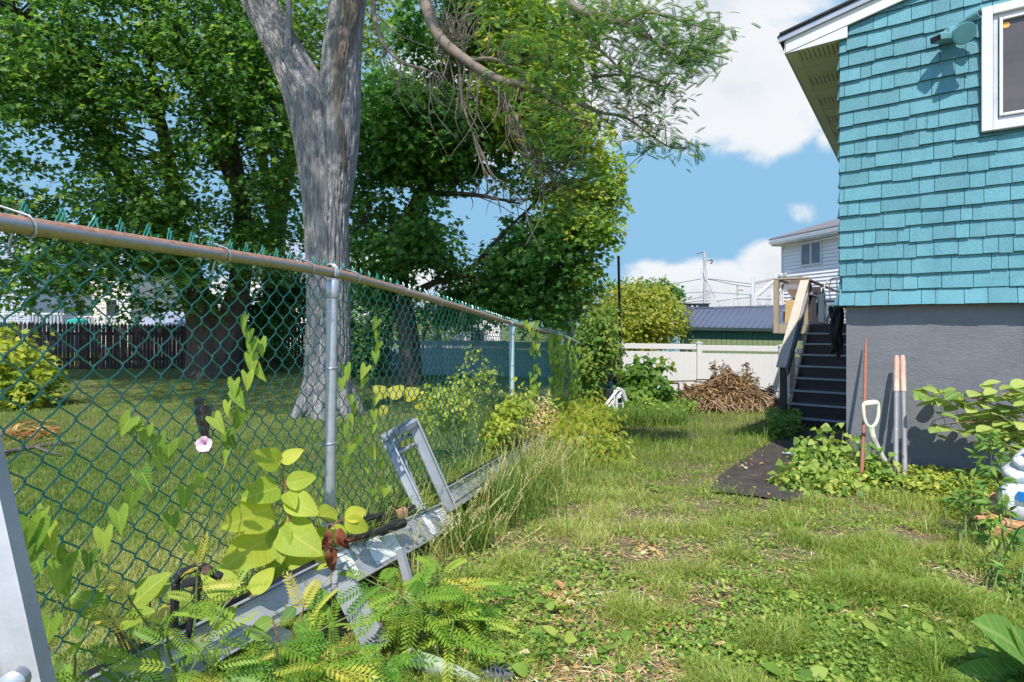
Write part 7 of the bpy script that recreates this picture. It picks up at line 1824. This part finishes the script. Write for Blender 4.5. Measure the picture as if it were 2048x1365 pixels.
# ---------------------------------------------------------------- shrubs and saplings along the fence
shrub('roadside_weed', 'yellow green feathery weed bush right of the far end of the hoist', [E(1165, 845, 5.6, 70, 45, .35), E(1130, 870, 5.3, 50, 45, .3), E(1200, 870, 5.6, 45, 50, .3), E(1180, 810, 6.2, 40, 22, .3), E(1210, 910, 5.2, 40, 30, .3)], 250, 9, 0.052, leafmat('feathery_weed_leaf', [(0, (0.143, 0.237, 0.030)), (.5, (0.334, 0.395, 0.045)), (1, (0.600, 0.543, 0.082))], .5), T=T_PINS, rc=.10, seed=71, cat='weed', stems=24, nthr=.2)
shrub('roadside_weed', 'dark green weeds at the foot of the feathery bush', [E(1195, 900, 5.4, 60, 40, .3), E(1140, 910, 5.0, 40, 30, .3)], 90, 10, 0.045, M_WEED, T=T_OV4, rc=.10, seed=72, cat='weed', stems=12, nthr=.2)
shrub('sapling', 'bright young sapling with small leaves just left of the pale teal post', [E(1010, 830, 4.6, 38, 35, .2), E(985, 850, 4.4, 30, 30, .2), E(1040, 800, 4.9, 20, 20, .15)], 90, 9, 0.045, M_YGSH, T=T_OV4, rc=.09, seed=73, cat='sapling', stems=12, nthr=.2)
shrub('sapling', 'yellow green sapling behind the mesh above the U frame', [E(880, 785, 4.6, 45, 20, .2), E(930, 765, 4.9, 30, 22, .2), E(950, 700, 5.4, 10, 22, .1), E(975, 760, 5.2, 18, 30, .15), E(900, 815, 4.4, 60, 35, .25)], 130, 9, 0.042, M_YGSH, T=T_OV4, rc=.08, seed=74, cat='sapling', stems=14, nthr=.2)
kb = thing('grape_seedling', 'large rounded yellow leaves behind the mesh right of the nearest post', 'plant', gz(P(790, 900, 3.4)))
LL = [(P(772, 796, 3.3), P(748, 770, 3.28), np.array([.3, -.8, .6])), (P(782, 800, 3.3), P(803, 766, 3.34), np.array([-.2, -.9, .35])), (P(808, 800, 3.36), P(836, 774, 3.36), np.array([.1, -.7, .7])), (P(774, 812, 3.26), P(758, 832, 3.24), np.array([.1, -.6, .8])), (P(826, 808, 3.36), P(850, 816, 3.36), np.array([.1, -.6, .8]))]
leafset(kb, 'leaves', LL, leafmat('yellow_leaf', [(0, (0.358, 0.337, 0.036)), (1, (0.480, 0.478, 0.072))], .5, veins=0.45), T_ovate(8, .44, .2, .3, .02, .4), 7); mb = MB()
for l in LL: b = gz(P(790, 900, 3.3)); mb.tube(curve([b, (b + l[0]) / 2 + ZV * .05, l[0]], 10), 0.003, 5)
mb.build('stems', M_STEM, kb, True)
shrub('dry_weed', 'straw coloured dry weeds at the foot of the bindweed curtain', [E(1075, 830, 6.0, 35, 45, .25), E(1110, 850, 6.0, 30, 30, .25), E(1050, 860, 5.4, 25, 25, .2)], 110, 9, 0.05, leafmat('straw_leaf', [(0, (0.405, 0.262, 0.090)), (1, (0.600, 0.580, 0.241))], .3), T=T_LANCE, rc=.10, seed=75, cat='weed', stems=40, stemmat=surf('straw_stem', (.36, .27, .14), .8), nthr=.1)
shrub('ash_sapling', 'tall leafy sapling at the far end of the chain-link fence', [E(1192, 675, 10.4, 32, 55, .4), E(1204, 705, 10.4, 26, 38, .4), E(1178, 745, 10.2, 20, 45, .3), E(1215, 640, 10.6, 16, 24, .25)], 260, 12, 0.085, leafmat('ash_leaf', [(0, (0.070, 0.157, 0.030)), (.5, (0.152, 0.255, 0.045)), (1, (0.324, 0.367, 0.067))], .45), T=T_OV4, rc=.18, seed=76, cat='sapling', nthr=.25)
shrub('knotweed', 'dark knotweed clump between the pipe post and the metal bench frame', [E(1285, 760, 11.4, 42, 40, .45), E(1310, 740, 11.6, 30, 22, .3), E(1274, 798, 11.0, 32, 28, .4), E(1315, 790, 11.4, 36, 34, .4), E(1264, 748, 11.6, 20, 22, .3), E(1332, 724, 11.7, 16, 8, .15)], 150, 9, 0.125, leafmat('deep_knotweed_leaf', [(0, (0.041, 0.123, 0.021)), (.5, (0.101, 0.220, 0.032)), (1, (0.243, 0.333, 0.045))], .45), T=T_HEART, rc=.16, seed=77, cat='plant', stems=22, stemmat=M_STEMR, nthr=.2)
shrub('roadside_weed', 'small leafy weeds under the bench frame beside the brush pile', [E(1330, 815, 11.2, 45, 22, .4), E(1290, 815, 10.6, 40, 18, .4), E(1375, 815, 11.0, 20, 12, .3)], 110, 9, 0.075, M_WEED, T=T_HEART, rc=.14, seed=78, cat='weed', nthr=.1)
shrub('ivy_vine', 'dark vine leaves over the white fence end beside the pipe post', [E(1222, 745, 13.0, 14, 40, .2), E(1232, 700, 13.2, 12, 14, .15)], 60, 8, 0.07, M_DKSH, T=T_HEART, rc=.15, seed=79, cat='climbing plant', nthr=.1)

# ---------------------------------------------------------------- plants by the house wall
shrub('nightshade_bush', 'leafy nightshade bush at the house corner beside the stairs', [E(1650, 915, 4.35, 60, 40, .22), E(1600, 960, 4.2, 40, 30, .2), E(1690, 935, 4.2, 45, 50, .2), E(1650, 965, 4.0, 70, 28, .25), E(1720, 960, 3.95, 30, 30, .15), E(1670, 865, 4.4, 30, 14, .12)], 210, 9, 0.052, leafmat('nightshade_leaf', [(0, (0.101, 0.201, 0.037)), (.5, (0.243, 0.351, 0.060)), (1, (0.507, 0.543, 0.134))], .4), T=T_HEART, rc=.085, seed=81, cat='bush', stems=30, nthr=.15)
shrub('nightshade_sprig', 'thin leafy sprig reaching right from the digger handles', [E(1770, 940, 3.95, 26, 40, .06), E(1860, 940, 3.95, 32, 9, .04), E(1830, 960, 3.95, 20, 14, .04), E(1735, 890, 4.05, 20, 20, .05)], 34, 5, 0.045, M_WEED, T=T_HEART, rc=.06, seed=82, cat='plant', stems=14, nthr=0)
kr = thing('knotweed', 'knotweed branch with broad flat leaves reaching along the grey wall', 'plant', gz(P(2080, 1050, 3.6)))
rootk = gz(P(2085, 1060, 3.62)); mb = MB(); arms_ = []
def wallY(px): r_ = (px - CX) / F; u = (r_ * 4.6 - 2.636) / (0.815 + 0.579 * r_); return 4.6 - 0.579 * u
for pts in ([(2060, 900, .20), (2030, 835, .24), (1960, 800, .24), (1900, 785, .24), (1845, 797, .24)], [(2060, 920, .25), (2000, 850, .3), (1940, 845, .3), (1885, 850, .3)], [(2065, 880, .3), (2035, 800, .3), (2010, 775, .3)], [(2060, 940, .35), (2000, 880, .35), (1960, 870, .3)], [(2062, 900, .2), (1990, 830, .16), (1920, 830, .14), (1870, 840, .12)]):
    q = curve([rootk] + [P(x, y, wallY(x) - o_) for x, y, o_ in pts], 40); arms_.append(q); mb.tube(q, np.linspace(0.007, 0.002, 40), 7)
gk = np.random.default_rng(9); LL = []
for (x, y) in [(1853, 795), (1840, 792), (1868, 800), (1885, 803), (1905, 790), (1922, 803), (1900, 815), (1942, 818), (1948, 786), (1980, 783), (1976, 812), (1996, 797), (2023, 792), (2037, 767), (2023, 816), (1885, 857), (1911, 858), (1935, 851), (1945, 862), (1964, 868), (1973, 832), (1990, 842), (2017, 848), (2031, 832), (2031, 862), (2028, 875), (1955, 848), (2005, 860), (1985, 872), (1960, 890), (2040, 800), (2010, 815), (1925, 838), (2045, 850), (1995, 822), (1938, 832), (2010, 895), (2035, 905)]:
    Y = wallY(x) - gk.uniform(.16, .34); c = P(x, y, Y); a = gk.normal(math.pi * 1.0, .55); dd = unit(np.array([math.cos(a), -0.45 + gk.normal(0, .3), -0.12 + gk.normal(0, .12)])); L_ = gk.uniform(.095, .135)
    LL.append((c - dd * L_ * .5, c + dd * L_ * .5, np.array([gk.normal(0, .15), -.35, 1.0])))
for k in range(140):
    q = arms_[k % 5]; c = q[gk.integers(10, 40)] + gk.normal(0, .05, 3); a = gk.uniform(0, 6.28); dd = unit(np.array([math.cos(a), math.sin(a) * .6, -.1])); L_ = gk.uniform(.08, .12); LL.append((c - dd * L_ * .5, c + dd * L_ * .5, np.array([gk.normal(0, .2), -.2, 1.0])))
for l in LL:
    A_ = np.vstack(arms_); a = A_[np.argmin(np.linalg.norm(A_ - l[0], axis=1))]; mb.tube(curve([a, (a + l[0]) / 2 + ZV * .004, l[0] + (l[1] - l[0]) * .05], 5), 0.0014, 4)
leafset(kr, 'leaves', LL, leafmat('wall_knotweed_leaf', [(0, (0.122, 0.237, 0.045)), (.5, (0.264, 0.377, 0.075)), (1, (0.507, 0.561, 0.150))], .4, veins=0.45), T_ovate(8, .38, .12, .2, .006, .38), 8); mb.build('stems', M_STEMR, kr, True)
# mugwort stalks
M_MUG = leafmat('mugwort_leaf', [(0, (0.060, 0.176, 0.037)), (.5, (0.152, 0.289, 0.052)), (1, (0.345, 0.438, 0.090))], .4)
def mugwort(label, pts, seed, nodes=24, ll=0.075):
    gg = np.random.default_rng(seed); q = curve(pts, 60); t = thing('mugwort', label, 'plant', pts[0], 'mugwort stalks'); mb = MB(); mb.tube(q, np.linspace(0.0038, 0.0013, 60), 7); pos = []; d = []; nr = []; s = []
    for k in range(nodes):
        f = 0.15 + .85 * k / (nodes - 1); p = q[int(f * 59)]; a = k * 2.4; rd_ = np.array([math.cos(a), math.sin(a), 0.0]); Lb = (0.075 * (1.1 - .55 * f)) * gg.uniform(.7, 1.3); e = p + rd_ * Lb + ZV * .02
        mb.tube(curve([p, (p + e) / 2 + ZV * .01, e], 5), 0.0011, 4)
        for j in range(9):
            ff = gg.uniform(.25, 1); b2 = p + (e - p) * ff; dd = rd_ + gg.normal(0, .65, 3) + ZV * .15; pos.append(b2); d.append(dd); nr.append(np.array([0, -.3, 1]) + gg.normal(0, .35, 3)); s.append(ll * (1.15 - .55 * f) * gg.uniform(.6, 1.2))
    leaves('leaves', T_LANCE, pos, d, nr, s, M_MUG, t, np.clip(gg.normal(.5, .22, len(pos)), 0, 1), g=gg); mb.build('stem', surf('mugwort_stem_%d' % seed, (0.075, 0.085, 0.035), .6, .3, 20), t, True)
mugwort('tallest mugwort stalk in front of the white bag stack', [gz(P(2036, 1265, 2.5)), P(2020, 1140, 2.55), P(2000, 1040, 2.6), P(1985, 930, 2.65), P(1976, 872, 2.68)], 1, 30)
mugwort('mugwort stalk with spreading leaves just left of the tallest one', [gz(P(1990, 1180, 2.9)), P(1968, 1090, 2.9), P(1948, 1030, 2.95), P(1940, 985, 2.95)], 2, 20)
mugwort('short mugwort in the shade between wall and white bags', [gz(P(1945, 1100, 3.3)), P(1938, 1020, 3.3), P(1940, 950, 3.3)], 3, 18, .09)
mugwort('mugwort stalk at the right edge below the bags', [gz(P(2060, 1330, 2.1)), P(2045, 1220, 2.15), P(2032, 1130, 2.2)], 4, 20)
shrub('roadside_weed', 'leafy weeds in the shade at the foot of the white bag stack', [E(1990, 1200, 2.3, 50, 30, .15), E(2030, 1240, 2.1, 40, 50, .15), E(1960, 1120, 2.8, 40, 30, .15), E(2010, 1280, 2.0, 40, 40, .15), E(1950, 1010, 3.4, 30, 30, .15)], 120, 9, 0.042, M_WEED, T=T_LANCE, rc=.07, seed=83, cat='weed', stems=20, nthr=.1)
wl = thing('dock_plant', 'clump of long pointed dock leaves in the bottom right corner', 'plant', gz(P(2040, 1400, 1.65)))
LL = []
for (bx_, by_, tx, ty) in [(2040, 1350, 1958, 1288), (2045, 1340, 1990, 1265), (2050, 1370, 1935, 1335), (2055, 1330, 2030, 1235), (2040, 1370, 1990, 1375), (2060, 1350, 2075, 1270), (2050, 1320, 2010, 1300), (2030, 1385, 1950, 1385)]:
    LL.append((P(bx_, by_, 1.62), P(tx, ty, 1.62 + rng.normal(0, .06)), np.array([rng.normal(0.1, .2), -.7, .8])))
leafset(wl, 'leaves', LL, bpy.data.materials['dock_leaf'], T_ovate(8, .22, .2, .3, .008, .4), 10); mb = MB()
for l in LL: b = gz(P(2045, 1410, 1.62)); mb.tube(curve([b, (b + l[0]) / 2, l[0]], 6), 0.003, 5)
mb.build('stems', M_STEM, wl, True)
# single broad leaves on the yard floor
for (lab, x, y, tx, ty) in [('largest flat burdock leaf on the yard floor near the bottom', 1735, 1270, 1800, 1308), ('upright pale burdock leaf left of the largest one', 1672, 1280, 1690, 1252)]:
    t = thing('burdock_leaf', lab, 'leaf', G(x, y), 'burdock leaves on the yard floor'); b = G(x, y) + ZV * .02; e = G(tx, ty) + ZV * .025
    leafset(t, 'blade', [(b, e, np.array([0, -.25, 1.]))], M_WEED, T_BIG, 3, np.array([.7])); mb = MB(); mb.tube([gz(b - (e - b) * .2), b + (e - b) * .03], 0.002, 5); mb.build('stalk', M_STEM, t)

# ---------------------------------------------------------------- litter
def stone(name, label, x, y, s, mat, seed, flat=.5, cat='stone', group=None):
    import bmesh
    gg = np.random.default_rng(seed); c = G(x, y); V_ = randdir(50, gg) * s * np.array([1, .8, flat]) * (.85 + .25 * gg.random((50, 1))); bm = bmesh.new(); [bm.verts.new((c + v + ZV * s * flat * .5).tolist()) for v in V_]; bmesh.ops.convex_hull(bm, input=bm.verts)
    me = bpy.data.meshes.new(name); bm.to_mesh(me); bm.free(); o = link(name, me, mat, None, False, c); return tag(o, label, cat, group)
M_GST = surf('grey_stone', (0.26, 0.27, 0.29), .85, .25, 20)
stone('flat_stone', 'flat grey stone on the soil at the bottom centre right', 1437, 1332, .030, M_GST, 1, .35)
stone('flat_stone', 'dark slate piece at the very bottom below the long grass', 990, 1352, .06, surf('dark_slate', (.09, .09, .10), .8, .3, 20), 2, .3)
stone('flat_stone', 'dark stone in the long grass below the fence end', 1040, 890, .09, surf('black_stone', (.05, .05, .055), .8, .3, 20), 3, .6)
M_PAPER = surf('white_litter', (0.72, 0.71, 0.68), .6, .1, 30)
def scrap(label, x, y, s, h, seed):
    gg = np.random.default_rng(seed); c = G(x, y); nu = 9; V_ = []; Fq = []
    for i in range(nu):
        for j in range(nu): V_.append(c + np.array([(i / 8 - .5) * s, (j / 8 - .5) * s * .7, h + s * (.10 * math.sin(i * 1.3 + seed) + .10 * math.cos(j * 1.1 + i * .7)) + s * .1]))
    for i in range(nu - 1):
        for j in range(nu - 1): Fq.append((i * nu + j, (i + 1) * nu + j, (i + 1) * nu + j + 1, i * nu + j + 1))
    o = MB().add(V_, Fq).build('litter_scrap', M_PAPER, None, True, c); md = o.modifiers.new('t', 'SOLIDIFY'); md.thickness = .002; tag(o, label, 'litter', 'scraps of white litter')
scrap('crumpled white scrap in the long grass right of the hoist', 1038, 1004, .06, .02, 1)
scrap('white scrap lying right of the feathery weed bush', 1222, 888, .13, .05, 2)
scrap('crumpled white scrap at the far end of the hoist', 1113, 840, .14, .16, 3)
for k, (x, y) in enumerate([(1282, 838), (1294, 836)]): scrap(['left grey white clump in the grass before the knotweed', 'right grey white clump in the grass before the knotweed'][k], x, y + 6, .14, .12, 5 + k)
o = MB().tube([gz(P(1171, 880, 6.2)), P(1171, 826, 6.2)], 0.016, 8).build('white_stake', M_WHITEP, None, True, gz(P(1171, 880, 6.2))); tag(o, 'short white stake standing in the feathery weed bush', 'stake'); mb = MB(); mb.tube([P(1171, 826, 6.2), P(1171, 823, 6.2)], [.018, .012], 8); mb.build('cap', M_WHITEP, o)
mb = MB(); q = [G(-40, 925) + ZV * .03, G(60, 905) + ZV * .04, G(150, 888) + ZV * .02]; mb.tube(curve(q, 20), np.linspace(.03, .012, 20), 9, disp=bark_disp(.004, 7, rng)); mb.tube(curve([G(70, 903) + ZV * .04, G(100, 912) + ZV * .03, G(125, 915) + ZV * .02], 8), np.linspace(.014, .005, 8), 6)
o = mb.build('fallen_stick', M_DEADWOOD, None, True, G(20, 915)); tag(o, 'fallen stick lying on the neighbour lawn at the left edge', 'stick')
bfn = np.random.default_rng(91); pos = []; d = []
for (x, y, r_) in [(20, 875, 36), (80, 868, 18)]:
    for k in range(90): p = G(x + bfn.normal(0, r_ * .5), y + bfn.normal(0, 8)); pos.append(p + ZV * bfn.uniform(.01, .09)); d.append([bfn.normal(), bfn.normal(), bfn.normal(0, .3)])
o = leaves('fallen_leaves', T_PINS, pos, d, np.array([0, 0, 1.]) + bfn.normal(0, .5, (len(pos), 3)), .12, leafmat('orange_dead_leaf', [(0, (0.291, 0.114, 0.039)), (.5, (0.390, 0.239, 0.077)), (1, (0.390, 0.377, 0.147))], .2), None, g=bfn); tag(o, 'orange brown dead leaves on the neighbour lawn at the left', 'dead leaves', kind='stuff')
pos = []; d = []
for (x, y, r_, n_) in [(1115, 1205, 16, 50), (1145, 1195, 14, 26), (1300, 1105, 10, 22), (900, 1310, 18, 26), (1140, 1345, 8, 4), (1335, 1300, 200, 20), (1700, 1200, 150, 16), (1480, 960, 60, 26), (1540, 930, 50, 22)]:
    for k in range(n_): p = G(x + bfn.normal(0, r_), min(1380, y + bfn.normal(0, r_ * .4))); pos.append(p + ZV * bfn.uniform(.008, .03)); d.append([bfn.normal(), bfn.normal(), bfn.normal(0, .2)])
o = leaves('curled_leaves', T_ovate(4, .25, .6, .5), pos, d, np.array([0, 0, 1.]) + bfn.normal(0, .4, (len(pos), 3)), bfn.uniform(.025, .055, len(pos)), leafmat('tan_dead_leaf', [(0, (0.324, 0.155, 0.060)), (.5, (0.480, 0.323, 0.120)), (1, (0.480, 0.480, 0.264))], .2), None, g=bfn); tag(o, 'curled tan dead leaves scattered on soil and weed mat', 'dead leaves', kind='stuff')
mb = MB(); 
for k in range(26):
    c = G(1110 + bfn.normal(0, 30), 1195 + bfn.normal(0, 14)) + ZV * .012; a = bfn.normal(.1, .5); L_ = bfn.uniform(.05, .16); mb.tube(curve([c, c + np.array([math.cos(a), math.sin(a), .08]) * L_ * .5, c + np.array([math.cos(a + .2), math.sin(a + .2), 0]) * L_], 5), [.0022, .002, .0018, .0014, .001], 4, r=bfn.random())
o = mb.build('twig_litter', leafmat('twig_grey', [(0, (0.284, 0.176, 0.104)), (1, (0.600, 0.597, 0.406))], 0), rnd=True); tag(o, 'thin dead twigs on the bare patch beside the long grass', 'twigs', kind='stuff')
